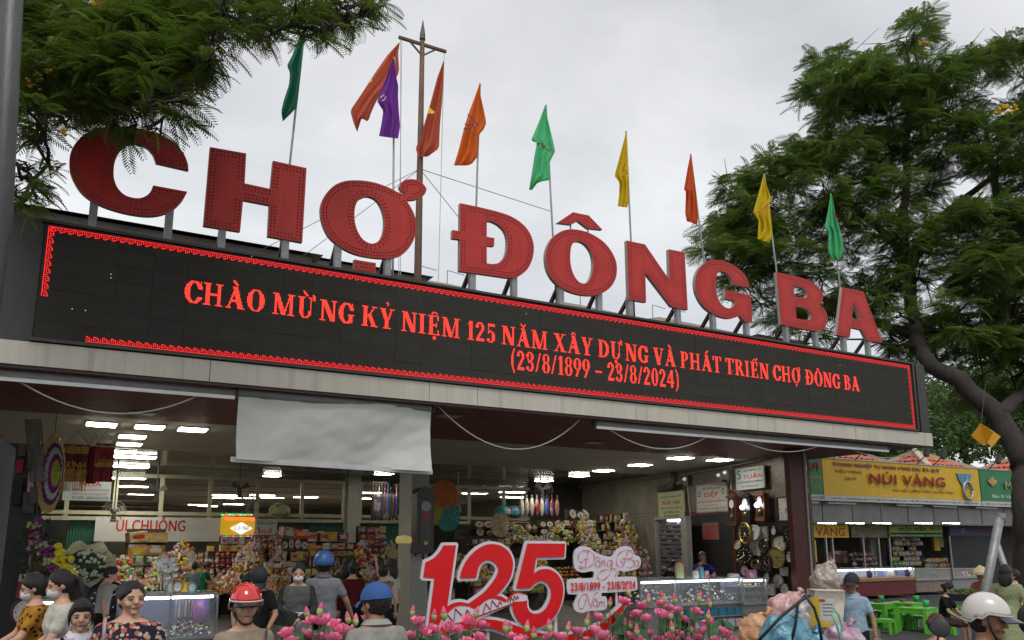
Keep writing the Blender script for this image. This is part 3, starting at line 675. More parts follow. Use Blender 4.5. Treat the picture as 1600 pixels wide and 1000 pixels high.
x0, x1 = atY(372, 620, D+.12).x, atY(673, 640, D+.12).x
bl = roller('lowered grey canvas blind hanging over the market entrance', x0, x1, ZB-.07, 1)
zb0, zb1 = atY(362, 718, D+.12).z, atY(671, 738, D+.12).z
G = []
for i in range(30):
    row = []; v = i/29
    for j in range(90):
        u = j/89; sag = .03*math.sin(u*math.pi*3+v*2)*v + .03*math.sin(u*17+v*3)*v**3
        crn = .10*v**4*(math.exp(-u*14)+math.exp(-(1-u)*10)) ; z = (ZB-.07)*(1-v)+(zb0*(1-u)+zb1*u)*v; sag += .012*mnoise.noise(Vector((u*14+v*4, v*5, 0)))+.010*mnoise.noise(Vector((u*5-v*3, v*2, 4)))
        row.append((x0+(x1-x0)*(u*(1-.014*v)+.002), D+.10+sag-crn+.02*math.sin(v*5+u*6), z))
    G.append(row)
streaks(blind_m, (.36,.36,.31), .12, 1.6, .9, .52)
MB().grid(G).build('canvas', blind_m, bl, smooth=True)
MB().beam((x0-.04, D+.09, zb0), (x1+.02, D+.09, zb1), .04, .06).build('bottom_bar', mat('bar_white', (.55,.56,.55), .5), bl)
# unlit lamps set in the soffit
for (px, py, lab) in ((235,607,'unlit white lamp in the soffit, front left'), (222,644,'unlit lamp in the soffit behind the front left one'), (703,648,'unlit soffit lamp right of the grey blind'), (928,690,'unlit soffit lamp above the middle of the opening'), (1120,712,'unlit soffit lamp near the shop signs'), (1030,699,'unlit soffit lamp over the white sign boards'), (1310,690,'unlit soffit lamp at the right end')):
    p = atZ(px, py, ZB)
    t = thing('ceiling_lamp', lab, 'ceiling lamp', (p.x, p.y, ZB), 'unlit lamps in the dark red soffit')
    MB().cbox((p.x, p.y, ZB-.012), (.34, .3, .02)).build('housing', lamp_off, t)
    MB().cbox((p.x, p.y, ZB-.026), (.28, .24, .008)).build('diffuser', mat('diffuser_off', (.3,.28,.26), .3, var=0), t)
# ---------------------------------------------------------------- hall interior
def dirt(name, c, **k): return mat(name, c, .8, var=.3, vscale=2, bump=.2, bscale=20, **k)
v_ = [(x, y, z) for z in (ZB, ZB+.1) for x, y in ((-1,12.9),(13.55,12.9),(14.35,17.2),(-1,17.2))]
cw_ = struct(MB().add(v_, [(0,3,2,1),(4,5,6,7),(0,1,5,4),(1,2,6,5),(2,3,7,6),(3,0,4,7)]).build('hall_ceiling', white_ceiling))
struct(MB().box((-1.0, 24.3, ZB), (17.2, 46, ZB+.1)).build('hall_ceiling', mat('tan_ceiling', (.42,.35,.26), .7, var=.1, vscale=1)))
slc = struct(MB().box((-1.0, 17.2, ZB+.03), (17.2, 24.3, ZB+.1)).build('slatted_ceiling', black_m))
sm_ = MB().box((-1.0, 0, 0), (17.2, .19, .03)).mesh('slat', gloss_ceiling)
for i in range(35): inst(sm_, 'slat', (0, 17.21+i*.2, ZB), (random.uniform(-.02,.02), 0, 0), parent=slc)
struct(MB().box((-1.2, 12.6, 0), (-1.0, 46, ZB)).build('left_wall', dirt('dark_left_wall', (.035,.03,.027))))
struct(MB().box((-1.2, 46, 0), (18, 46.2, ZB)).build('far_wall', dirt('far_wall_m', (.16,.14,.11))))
lc = thing('column', 'dark red column at the left edge of the market opening', 'column', (-1.35, 11.2, 0))
MB().box((-1.75, 11.0, 0), (-1.15, 11.5, ZB)).build('shaft', red_column_m, lc)
# right wall (slightly skewed) in plaster panels with seams
WN = Vector((10, -1.6, 0)).normalized(); WP = Vector((13.4, 12.3, 0))
def atW(px, py, off=.03):
    r = ray(px, py); o = Vector((0, 0, EYE)); t = ((WP-WN*off)-o).dot(WN)/r.dot(WN); return o+r*t
WD = Vector((1.6, 10, 0)).normalized()
def wpt(s, off=0): return WP + WD*s - WN*off
def wbox(mb, s0, s1, z0, z1, o0, o1, m=0):
    a, b_, c, d = wpt(s0, o0), wpt(s1, o0), wpt(s1, o1), wpt(s0, o1)
    v = [(p.x, p.y, z) for z in (z0, z1) for p in (a, b_, c, d)]
    return mb.add(v, [(0,3,2,1),(4,5,6,7),(0,1,5,4),(1,2,6,5),(2,3,7,6),(3,0,4,7)], m)
rw = thing('right_wall', 'old grey plaster side wall behind the clock shops', 'wall', (13.6, 14, 0))
brown_tile = mat('brown_mosaic', (.06,.045,.035), .3, col2=(.16,.12,.09), vscale=22, var=.3, bump=.4, bscale=40)
wbox(MB(), -1.0, 4.9, 0, ZB, 0, -.06).build('tiled_part', brown_tile, rw)
for s0 in (4.9, 6.9, 8.9, 10.9):
    for z0, z1_ in ((.12, 1.35), (1.35, 2.5), (2.5, ZB-.0)):
        wbox(MB(), s0+.006, s0+1.994, z0+.006, z1_-.006, 0, -.2).build('wall_panel', grey_wall, rw)
wbox(MB(), 4.9, 12.9, .1, ZB, -.02, -.22).build('wall_backing', black_m, rw)
wbox(MB(), 4.0, 12.9, ZB-.10, ZB-.005, .10, 0).build('cornice', mat('cornice_m', (.2,.19,.15), .7), rw)
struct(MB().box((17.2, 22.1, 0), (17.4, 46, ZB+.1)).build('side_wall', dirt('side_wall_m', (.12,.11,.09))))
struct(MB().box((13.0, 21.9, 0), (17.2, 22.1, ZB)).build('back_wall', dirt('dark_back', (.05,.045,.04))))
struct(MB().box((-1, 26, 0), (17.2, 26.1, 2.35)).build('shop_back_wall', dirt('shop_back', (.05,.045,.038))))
# right red column
rc_ = thing('column', 'dark red column at the right end of the market opening', 'column', (13.45, 10.95, 0))
q = atY(1236, 800, 10.9); q2_ = atY(1262, 880, 10.9)
MB().box((q.x+.03, 10.9, 0), (q.x+.42, 11.02, ZB)).build('shaft', red_column_m, rc_)
MB().box((q.x+.425, 10.88, 0), (q.x+.47, 10.93, ZB)).build('corner_strip', mat('pale_strip', (.3,.3,.29), .5), rc_)
# central column
cx0, cx1 = atY(641, 900, 13.3).x, atY(668, 900, 13.3).x; cyb = atX(621, 900, cx0).y
cc = thing('column', 'pale square column with a longcase clock hung on its front', 'column', ((cx0+cx1)/2, 13.5, 0))
MB().box((cx0, 13.3, 0), (cx1, cyb, ZB)).build('shaft', mat('column_white', (.30,.30,.27), .6, var=.1, vscale=3), cc)
# transom frame above the shop fronts
TY = 22.0
zr1, zr0 = atY(300, 746, TY).z, atY(300, 803, TY).z
def frame(label, xa, xb, posts, railz=(zr0, zr1)):
    t = thing('transom_frame', label, 'frame', (xa, TY, railz[0]), 'cream steel frames above the inner shops')
    for z in (railz[0], railz[0]-.14, railz[1]): MB().box((xa, TY-.04, z-.045), (xb, TY+.04, z+.045)).build('rail', cream_frame, t)
    for x in posts: MB().box((x-.05, TY-.037, railz[0]-.1), (x+.05, TY+.037, railz[1]-.046)).build('mullion', cream_frame, t)
    for k in range(1, 6): MB().box((xa, TY+.045, railz[0]+k*.15-.006), (xb, TY+.06, railz[0]+k*.15+.006)).build('bar', steel_dark, t)
    return t
X = lambda px: atY(px, 780, TY).x
frame('long cream steel frame with thin bars above the left shops', -1, X(541), [X(v) for v in (105, 180, 252, 328, 402, 472, 537)])
frame('short cream frame between the two pale columns', X(561), X(628), [X(v) for v in (563, 615)])
frame('cream steel frame above the gift stalls right of the longcase clock', X(665), X(886), [X(v) for v in (668, 733, 787, 838, 884)])
c2 = thing('column', 'narrow pale column between two transom frames', 'column', (X(551), TY, 0))
MB().box((X(541), TY-.2, 0), (X(560), TY+.2, ZB)).build('shaft', MATS['column_white'], c2)
# green corrugated shutters below the rails
gs = mat('green_shutter', (.015,.10,.065), .5, var=.2, vscale=3)
for (a, b_, y0, y1, lab) in ((108, 154, 808, 852, 'green ribbed shutter behind the white wreath'), (482, 534, 810, 832, 'green ribbed shutter left of the narrow pale column'), (563, 622, 812, 838, 'green ribbed shutter right of the narrow pale column'), (838, 886, 814, 835, 'green panel behind the wall of plates')):
    p, q = atY(a, y0, TY+.1), atY(b_, y1, TY+.1); mb = MB(); n = int((q.x-p.x)/.06); G = [[], []]
    for i in range(n*4+1):
        x = p.x+(q.x-p.x)*i/(n*4); yy = TY+.1+(.02 if i % 4 in (1, 2) else 0); G[0].append((x, yy, p.z)); G[1].append((x, yy, q.z-.4))
    tag(mb.grid(G[::-1]).build('shutter', gs), lab, 'shutter')
# lit ceiling lamps
def lamp(px, py, lab, w=.42, l=.42, z=None, m=lamp_m, grp='lit lamps on the market ceiling', slat=0):
    z = z or ZB; p = atZ(px, py, z)
    t = thing('ceiling_lamp', lab, 'ceiling lamp', (p.x, p.y, z), grp)
    MB().cbox((p.x, p.y, z-.012), (w+.04, l+.04, .024)).build('housing', MATS['lamp_off'] if 'lamp_off' in MATS else lamp_off, t)
    MB().cbox((p.x, p.y, z-.03), (w, l, .012)).build('diffuser', m, t)
    return t
order = ['first', 'second', 'third', 'fourth', 'fifth', 'sixth', 'seventh', 'eighth']
for (px, py, lab) in ((159,661,'lit lamp nearest the round paper wreath'), (234,665,'lit lamp at the head of the long lamp row'), (301,669,'lit lamp nearest the left side of the grey blind'), (207,680,'second lamp of the row receding into the hall'), (202,692,'third lamp of the row receding into the hall'), (196,704,'fourth lamp of the row receding into the hall'),
  (207,712,'long bright lamp above the cream frame, upper one'), (200,727,'long bright lamp above the cream frame, lower one'),
  (850,750,'lamp above the frame near the plates wall'), (905,742,'lit lamp second from the dark wall corner'), (1000,725,'rear lamp of the pair near the right wall'), (943,734,'lamp in front of the old plaster wall'), (1063,714,'front lamp left of the watch shop signs'), (1124,717,'front lamp above the board reading DIEP'), (600,739,'wide lamp just under the bar of the grey blind'), (425,742,'lamp just below the left end of the blind bar')):
    long_ = 'long' in lab and 'bright' in lab
    lamp(px, py, lab, .9 if long_ else .40, .5 if long_ else .40)
for i, (px, py) in enumerate([(200,746),(210,759),(220,772),(352,773),(350,777),(385,777),(310,788),(325,790),(365,787),(410,773),(425,777),(478,776),(575,769),(570,778),(690,768),(742,770),(800,768),(800,776)]):
    lamp(px, py, 'far lit lamp seen through the cream frame', .9, .35, grp='far lamps seen through the frames')
# fans
fan_m = mat('fan_dark', (.05,.045,.04), .5)
def fan(px, py, Y, lab, cage=False, r=.22, m=fan_m):
    p = atY(px, py, Y); t = thing('fan', lab, 'fan', p)
    MB().tube([(p.x, Y, ZB), (p.x, Y, p.z+.05)], .015, 6).build('rod', m, t)
    MB().ell(p, (.06,.08,.06)).build('motor', m, t, smooth=True)
    for k in range(3):
        a = k*2.094+.5; mb = MB(); d = Vector((math.cos(a), 0, math.sin(a))) ; s_ = Vector((-math.sin(a), .25, math.cos(a)))
        c = p+Vector((0,-.1,0)); mb.add([c+d*.03-s_*.03, c+d*r-s_*.07, c+d*r+s_*.07, c+d*.03+s_*.03], [(0,1,2,3)]); mb.build('blade', m, t)
    if cage:
        mb = MB()
        for rr in (r*1.12, r*.8, r*.5): mb.tube([(p.x+rr*math.cos(a/16*6.2832), Y-.14, p.z+rr*math.sin(a/16*6.2832)) for a in range(17)], .006, 4)
        mb.build('cage', steel, t)
fan(245, 768, 20, 'dark wall fan behind the left part of the cream frame'); fan(374, 764, 20, 'dark fan above the lit sweet shop sign'); fan(612, 756, 18, 'dark fan under the right end of the blind', True)
fan(716, 788, 19, 'pale caged fan beside the longcase clock', True, .2, steel); fan(845, 765, 18, 'caged fan above the hanging bags', True, .24, steel); fan(178, 800, 20, 'fan behind the red and white funeral flower sign', True); fan(386, 787, 21, 'pale caged fan near the sweet shop sign', True, .2, steel)

# ---------------------------------------------------------------- inner shop signs
paper = mat('sign_white', (.45,.45,.42), .5, var=.06); ink_r = mat('sign_red', (.42,.012,.015), .5, var=0, bump=0); ink_k = mat('sign_black', (.02,.02,.025), .6, var=0, bump=0)
ink_g = mat('sign_green', (.02,.22,.05), .5, var=0, bump=0); ink_y = mat('sign_yellow', (.60,.40,.01), .5, var=.05); ink_w = mat('sign_ink_white', (.7,.7,.68), .5, var=0, bump=0)
def board(label, px0, py0, px1, py1, Y, m, lines, cat='sign', frame_m=None, th=.04, group=None):
    """flat sign board standing in a facade-parallel plane; lines: (text, u0, u1, v0, v1, material, bold)"""
    p, q = atY(px0, py0, Y), atY(px1, py1, Y)
    x0, x1, z0, z1 = p.x, q.x, q.z, p.z
    t = thing('sign_board', label, cat, ((x0+x1)/2, Y, z0), group)
    MB().box((x0, Y, z0), (x1, Y+th, z1)).build('panel', m, t)
    for (s, u0, u1, v0, v1, mm_, bo) in lines:
        text(s, 'lettering', (x0+(x1-x0)*u0, Y), (x0+(x1-x0)*u1, Y), z0+(z1-z0)*v0, z0+(z1-z0)*v1, mm_, t, bo)
    if frame_m:
        for a, b_ in (((x0-.03, z0-.03), (x1+.03, z0)), ((x0-.03, z1), (x1+.03, z1+.03)), ((x0-.03, z0), (x0, z1)), ((x1, z0), (x1+.03, z1))):
            MB().box((a[0], Y-.012, a[1]), (b_[0], Y+th, b_[1])).build('frame', frame_m, t)
    return t
def wboard(label, px0, py0, px1, py1, m, lines, off=.08, cat='sign', frame_m=None):
    p, q = atW(px0, py0, off), atW(px1, py1, off); z1, z0 = p.z, q.z
    t = thing('sign_board', label, cat, ((p.x+q.x)/2, (p.y+q.y)/2, z0), None)
    mb = MB(); n = WN*.04
    mb.add([(v.x+k*n.x, v.y+k*n.y, z) for z in (z0, z1) for v, k in ((p,0),(q,0),(q,1),(p,1))], [(0,3,2,1),(4,5,6,7),(0,1,5,4),(1,2,6,5),(2,3,7,6),(3,0,4,7)])
    mb.build('panel', m, t)
    for (s, u0, u1, v0, v1, mm_, bo) in lines:
        text(s, 'lettering', p.lerp(q, u0), p.lerp(q, u1), z0+(z1-z0)*v0, z0+(z1-z0)*v1, mm_, t, bo)
    if frame_m:
        mb = MB(); e = .03
        dd = (q-p).normalized(); nn = WN*-.01
        for (a, b_, za, zb_) in ((p-dd*e, q+dd*e, z0-e, z0), (p-dd*e, q+dd*e, z1, z1+e), (p-dd*e, p, z0, z1), (q, q+dd*e, z0, z1)):
            w_ = MB(); w_.add([(v.x+k.x, v.y+k.y, z) for z in (za, zb_) for v, k in ((a,nn),(b_,nn),(b_,n),(a,n))], [(0,3,2,1),(4,5,6,7),(0,1,5,4),(1,2,6,5),(2,3,7,6),(3,0,4,7)]); w_.build('frame', frame_m, t)
    return t
board('white shop sign with large red letters UI CHUONG above the sweets', 150, 807, 344, 846, 21.7, paper, [('ÙI CHUÔNG', .16, .70, .42, 1.0, ink_r, .03)])
nga = mat('sign_pale_blue', (.30,.36,.36), .5, var=.05)
board('pale flower shop sign NGA behind the hanging red pennants', 100, 750, 172, 783, 15.5, nga, [('NGA', .35, .78, .72, .98, ink_r, .03), ('CẮM CÁC LOẠI HOA TƯƠI', .2, .96, .5, .64, ink_r, .01), ('ĐÁM TANG, HOA TANG LỄ...', .2, .94, .28, .42, ink_r, .01), ('27.479 - 0914.019.779', .2, .96, .06, .2, ink_k, .01)])
glow_r = mat('neon_red', (.8,.1,.05), .5, var=0, bump=0, emit=2.2, ecol=(1,.09,.03)); glow_g = mat('neon_green', (.05,.7,.2), .5, var=0, bump=0, emit=1.6, ecol=(.05,1,.25)); glow_y = mat('sign_lit_yellow', (.5,.3,.01), .5, var=0, bump=0, emit=.30, ecol=(1,.6,.02)); glow_w = mat('neon_white', (.8,.8,.8), .5, var=0, bump=0, emit=1.0); glow_v = mat('neon_violet', (.3,.1,.8), .5, var=0, bump=0, emit=1.6, ecol=(.3,.12,1))
th = board('lit yellow sweet shop sign with a red neon heading and white diamond', 346, 807, 397, 836, 21.4, glow_y, [('Thiên Hương', .08, .98, .74, .99, glow_r, .02)])
p, q = atY(360, 816, 21.38), atY(394, 835, 21.38); cxm, czm = (p.x+q.x)/2, (p.z+q.z)/2; hw, hh = (q.x-p.x)/2, (p.z-q.z)/2
MB().prism([(cxm-hw, czm), (cxm-hw*.5, czm+hh*.5), (cxm, czm+hh), (cxm+hw*.5, czm+hh*.5), (cxm+hw, czm), (cxm+hw*.5, czm-hh*.5), (cxm, czm-hh), (cxm-hw*.5, czm-hh*.5)][::-1], 21.37, 21.39).build('diamond', glow_w, th)
text('Cô Nê', 'lettering', (cxm-hw*.65, 21.36), (cxm+hw*.65, 21.36), czm-hh*.3, czm+hh*.45, ink_r, th, .01, shear=.3)
for i in range(9):
    for (y, mset) in ((804.5, (glow_g, glow_r, glow_w)), (838, (glow_v, glow_g, glow_r, glow_w))):
        p = atY(348+i*5.6, y, 21.38); MB().cbox(p, (.07, .02, .025)).build('neon_dash', mset[i % len(mset)], th)
tagged = board('narrow green moving-text strip above the sweet shop sign', 350, 801.5, 396, 804, 21.3, black_m, [('BÁNH MỨT KẸO', .05, .95, .1, .9, glow_g, .02)])
board('small green and white price board right of the sweet shop sign', 399, 811, 432, 836, 21.2, paper, [('ĐẶC SẢN', .1, .9, .6, .9, ink_g, .02), ('HUẾ', .2, .8, .1, .5, ink_r, .03)])
board('dark shop sign between the longcase clock and the gift stall', 712, 828, 760, 842, 20.5, dirt('dim_sign', (.10,.09,.075)), [('BÁN CÁC LOẠI', .05, .95, .2, .8, ink_k, .02)])
# right wall signs
cream_s = mat('sign_cream', (.42,.43,.26), .5, var=.06)
wboard('cream watch shop sign PHUOC LANH over the sunglasses rack', 1029, 772, 1069, 809, cream_s, [('HIỆU ĐỒNG HỒ & KÍNH ĐEO MẮT', .06, .94, .80, .91, ink_k, .01), ('PHƯỚC LÀNH', .16, .86, .54, .74, ink_r, .03), ('CHUYÊN SỬA CÁC LOẠI ĐỒNG HỒ', .06, .94, .36, .46, ink_k, .01), ('BẢO ĐẢM UY TÍN', .2, .8, .2, .31, ink_k, .01), ('ĐT: 0762.777.888', .2, .8, .05, .14, ink_k, .01)], frame_m=MATS['sign_cream'])
wboard('white watch shop sign DIEP with small watches on it', 1088, 760, 1137, 797, paper, [('HIỆU ĐỒNG HỒ', .18, .8, .80, .95, ink_k, .015), ('DIỆP', .27, .72, .50, .76, ink_r, .05), ('SỬA & BÁN CÁC LOẠI ĐỒNG HỒ', .04, .96, .32, .42, ink_r, .02), ('Hân Hạnh Đón Tiếp', .22, .7, .18, .27, ink_r, 0), ('CHỢ ĐÔNG BA. ĐT: 0982 167 833', .04, .96, .05, .14, ink_k, .015), ('O', .05, .14, .56, .80, ink_k, .05), ('O', .86, .93, .6, .84, ink_k, .05)], frame_m=steel)
wboard('white watch shop sign TUAN highest on the right wall', 1149, 733, 1195, 762, nga, [('HIỆU ĐỒNG HỒ', .3, .9, .80, .94, ink_k, .015), ('TUẤN', .27, .95, .48, .76, ink_r, .05), ('CHUYÊN SỬA & BÁN CÁC LOẠI ĐỒNG HỒ', .04, .96, .28, .42, ink_k, .01), ('BẢO ĐẢM UY TÍN', .2, .8, .1, .2, ink_r, .02), ('S', .06, .2, .5, .9, ink_k, .0)], .12)
wboard('red and white sign KIM YUNG in the doorway between the watch shops', 1097, 817, 1123, 843, dirt('dim_pink', (.2,.10,.09)), [('TIỆM VÀNG', .1, .95, .6, .85, ink_r, .02), ('KIM YUNG', .05, .95, .1, .5, ink_r, .04)], .05)
# dark doorway, floodlights and pipes on the right wall
dwy = thing('doorway', 'dark doorway in the right wall under the DIEP sign', 'door', atW(1110, 900, 0)*1.0)
a, b_ = atW(1073, 806, .04), atW(1146, 802, .04)
sa, sb = (a-WP).dot(WD), (b_-WP).dot(WD)
wbox(MB(), sb, sa, 0, a.z, .035, 0).build('opening', black_m, dwy)  # solid black slab on the wall, painted as the dark beyond the door
for s_ in (sa, sb): wbox(MB(), s_-.05, s_+.05, 0, a.z, .07, 0).build('door_jamb', red_column_m, dwy)
wbox(MB(), sb-.05, sa+.05, a.z+.002, a.z+.09, .07, 0).build('lintel', red_column_m, dwy)
for (px, py, lab) in ((1074,751,'floodlight with a shiny bulb left of the DIEP sign'), (1127,745,'floodlight under the ceiling, left of the pair'), (1137,741,'floodlight under the ceiling beside the TUAN sign')):
    p = atW(px, py, .25); t = thing('floodlight', lab, 'floodlight', p, 'floodlights on the right wall')
    MB().cbox(p, (.14, .2, .24)).build('housing', fan_m, t); MB().ell(p-WN*.1+Vector((-.02,-.05,.03)), (.05,.05,.05)).build('bulb', mat('bulb_lit', (.6,.6,.6), .1, metal=.8, var=0, emit=.35), t, smooth=True)
    MB().beam(p, (p.x+.2, p.y, p.z), .03, .03).build('arm', steel, t)
pp = thing('drain_pipe', 'grey bent drain pipe under the ceiling corner of the right wall', 'pipe', atW(1052, 748, .2))
MB().tube([atW(1053, 738, .2), atW(1053, 752, .2), atW(1048, 760, .2), atW(1030, 764, .2)], .09, 10).build('pipe', dirt('pipe_grey', (.08,.08,.07)), pp, smooth=True)
pk = thing('conduit', 'white conduit running up the right wall past the floodlights', 'pipe', atW(1135, 760, .1))
for P in ([(1060,743),(1141,729),(1195,716)], [(1142,724),(1142,765)], [(1073,752),(1079,806)], [(1104,757),(1143,757)], [(1216,715),(1230,722),(1236,775)]):
    MB().tube([atW(x, y, .1) for x, y in P], .018, 6).build('pipe', mat('conduit_m', (.3,.3,.28), .6), pk)
# ---------------------------------------------------------------- goods on the stalls
def printed(m):
    nt = m.node_tree; N = nt.nodes.new; L = nt.links.new; b = nt.nodes['Principled BSDF']; src = b.inputs['Base Color'].links[0].from_socket
    tc = N('ShaderNodeTexCoord'); oi = N('ShaderNodeObjectInfo'); ad = N('ShaderNodeVectorMath'); ad.operation = 'ADD'; sc = N('ShaderNodeVectorMath'); sc.operation = 'SCALE'; sc.inputs[3].default_value = 40
    L(oi.outputs['Random'], sc.inputs[0]); L(tc.outputs['Object'], ad.inputs[0]); L(sc.outputs[0], ad.inputs[1])
    v = N('ShaderNodeTexVoronoi'); v.inputs['Scale'].default_value = 3.4; v.distance = 'CHEBYCHEV'; L(ad.outputs[0], v.inputs['Vector'])
    cr = N('ShaderNodeValToRGB'); cr.color_ramp.interpolation = 'CONSTANT'; e = cr.color_ramp.elements; e[0].color = (0,0,0,1); e[1].position = .62; e[1].color = (.85,.85,.85,1); sp = N('ShaderNodeSeparateColor'); L(v.outputs['Color'], sp.inputs[0]); L(sp.outputs[0], cr.inputs[0])
    hs = N('ShaderNodeHueSaturation'); hs.inputs['Saturation'].default_value = .6; hs.inputs['Value'].default_value = .55; L(v.outputs['Color'], hs.inputs['Color'])
    mx = N('ShaderNodeMixRGB'); L(cr.outputs[0], mx.inputs[0]); L(src, mx.inputs[1]); L(hs.outputs[0], mx.inputs[2]); L(mx.outputs[0], b.inputs['Base Color'])
def goods_mats(pal, tagn):
    out = []
    for i, c in enumerate(pal):
        m = mat('goods_%s_%d' % (tagn, i), c, .45, var=.3, vscale=30, bump=.1, obj=.35)
        if tagn != 'fruit': printed(m)
        out.append(m)
    return out
reds = [(.38,.02,.015), (.48,.05,.02), (.30,.015,.03)]; golds = [(.50,.30,.02), (.42,.22,.02), (.55,.42,.06)]; whites = [(.50,.48,.42), (.42,.42,.38)]
oranges = [(.42,.11,.015), (.34,.07,.015)]; greens = [(.10,.25,.05), (.30,.42,.06), (.02,.14,.08)]; pinks = [(.40,.06,.16), (.45,.2,.22)]; blues = [(.03,.08,.25), (.10,.28,.38)]; browns = [(.12,.05,.025), (.2,.11,.05)]
MESHC = {}; GC = {}
def gmesh(kind, m, v=0):
    key = (kind, m.name, v)
    if key in MESHC: return MESHC[key]
    mb = MB(); r_ = random.Random(hash(kind) % 999 + v)
    mats = [m]
    if kind == 'box': mb.box((-.5,-.5,0), (.5,.5,1)); mats = [m, MATS['sign_white'], MATS['sign_yellow'], MATS['sign_red']]; k = 1+v % 3; mb.add([(-.32,-.505,.3), (.32,-.505,.3), (.32,-.505,.72), (-.32,-.505,.72)], [(0,1,2,3)], k)
    elif kind == 'jar': mb.lathe([(.42,0),(.46,.05),(.46,.68),(.34,.78)], n=10); mats = [m, MATS['sign_red'] if v % 2 else MATS['sign_white']]; mb.lathe([(.38,.78),(.38,.97),(.0,1)], n=10, m=1); mb.lathe([(.475,.2),(.475,.55)], n=10, m=1)
    elif kind == 'packet':
        G = []
        for i in range(5):
            t = i/4; w = .5*(1-.12*math.sin(t*3.14)); d = .22*math.sin(t*3.14)+.02; G.append([(-w,0,t), (-w*.4,-d,t), (w*.4,-d*.9,t), (w,0,t), (w*.3,d,t), (-w*.3,d,t), (-w,0,t)])
        mb.grid(G); mats = [m, MATS['sign_white']]; mb.add([(-.28,-.22,.35), (.28,-.22,.35), (.24,-.24,.66), (-.24,-.24,.66)], [(0,1,2,3)], 1)
    elif kind == 'plate': mb.lathe([(0,.02),(.30,.03),(.5,.12),(.49,.14),(.30,.055),(0,.045)], n=16, M=Matrix.Translation((0,0,.5)) @ Matrix.Rotation(R(80), 4, 'X')); mats = [m, MATS['sign_red']]; mb.lathe([(0,.058),(.16,.058)], n=8, m=1, M=Matrix.Translation((0,0,.5)) @ Matrix.Rotation(R(80), 4, 'X'))
    elif kind == 'bottle': mb.lathe([(.26,0),(.28,.04),(.28,.55),(.10,.72),(.09,.88)], n=8); mats = [m, MATS['sign_yellow']]; mb.lathe([(.11,.88),(.11,1),(0,1)], n=8, m=1)
    elif kind == 'fruit': mb.ell((0,0,.5), (.5,.5,.47), 8, 6)
    elif kind == 'bag':
        mb.ell((0,0,.42), (.5,.36,.42), 10, 7, fn=lambda p: p*(1+.18*math.sin(p.x*14+v)*math.cos(p.z*11+p.y*9))); mb.lathe([(.05,.8),(.16,1.0)], n=7)
    me = mb.mesh(kind, mats, smooth=kind in ('jar','fruit','bag','plate','bottle')); MESHC[key] = me; return me
NAMES = {'box':'gift_box','jar':'sweet_jar','packet':'snack_packet','plate':'plate','bottle':'sauce_bottle','fruit':'fruit','bag':'plastic_bag'}
CATS = {'box':'box','jar':'jar','packet':'packet','plate':'plate','bottle':'bottle','fruit':'fruit','bag':'bag'}
def goods(px0, py0, px1, py1, Y, kind, mats, wh, stall, col, rows=None, slope=.05, fill=.94, jit=.02, plank=True, d=None):
    """rows of one kind of goods filling the rectangle at depth Y, each row a little behind the one below"""
    p, q = atY(px0, py0, Y), atY(px1, py1, Y); x0, x1, z1, z0 = p.x, q.x, p.z, q.z
    w, h = wh[0]*.78, wh[1]*(.78 if rows is None else 1); nr = rows or max(1, round((z1-z0)/h)); hh = (z1-z0)/nr; n = max(1, int((x1-x0)/w)); ww = (x1-x0)/n; grp = '%s %s on %s' % (col, {'box':'boxes','jar':'jars','packet':'packets','plate':'plates','bottle':'bottles','fruit':'fruit','bag':'bags'}[kind], stall)
    rest = []
    lab = '%s %s on %s' % (col, CATS[kind], stall)
    for r in range(nr):
        z = z0+r*hh; yy = Y+r*slope
        for i in range(n):
            if random.random() > fill: continue
            v = random.randrange(3); me = gmesh(kind, random.choice(mats), v); s = random.uniform(.86, .98)
            GC[kind] = GC.get(kind, 0)+1
            if GC[kind] > 290:
                rest.append((me, (x0+(i+.5)*ww, yy, z+.004), (ww*s, (d or ww)*s, hh*.9))); continue
            o = inst(me, NAMES[kind], (x0+(i+.5)*ww+random.uniform(-jit, jit)*.5, yy+random.uniform(-.02, .02), z+.004), (0, random.choice((0,0,0,.12,-.12)), random.uniform(-.35,.35)), (ww*s, (d or ww)*s, hh*random.uniform(.66,1.0)))
            tag(o, lab, CATS[kind], grp)
    if rest:
        mb = MB(); ms = []
        for me, L_, sc in rest:
            ids = []
            for mm_ in me.materials:
                if mm_ not in ms: ms.append(mm_)
                ids.append(ms.index(mm_))
            o_ = len(mb.v); mb.v += [(L_[0]+v.co.x*sc[0], L_[1]+v.co.y*sc[1], L_[2]+v.co.z*sc[2]) for v in me.vertices]
            for p_ in me.polygons: mb.f.append(tuple(k+o_ for k in p_.vertices)); mb.m.append(ids[p_.material_index])
        o = mb.build('loose_goods', ms, None, kind='stuff'); o['label'] = lab
    if plank:
        t = thing('display_shelf', 'shelf under the %s %s of %s' % (col, grp.split(' on ')[0].split()[-1], stall.split(' of ')[-1][:60]), 'shelf', ((x0+x1)/2, Y, 0))
        sm2 = mat('shelf_board', (.14,.12,.09), .6)
        for r in range(nr):
            z = z0+r*hh; MB().box((x0-.02, Y+r*slope-(d or ww)*.5, z-.012), (x1+.02, Y+r*slope+.3, z-.001)).build('shelf_board', sm2, t)
        MB().box((x0, Y+nr*slope+.12, 0.1), (x1, Y+nr*slope+.16, z1)).build('back_panel', dirt('shelf_back', (.06,.045,.03)), t)
def gm(*pals): return [m for pal in pals for m in goods_mats(*pal)]
mR = goods_mats(reds, 'red'); mG = goods_mats(golds, 'gold'); mW = goods_mats(whites, 'white'); mO = goods_mats(oranges, 'orange'); mGr = goods_mats(greens, 'green'); mP = goods_mats(pinks, 'pink'); mB = goods_mats(blues, 'blue'); mBr = goods_mats(browns, 'brown')
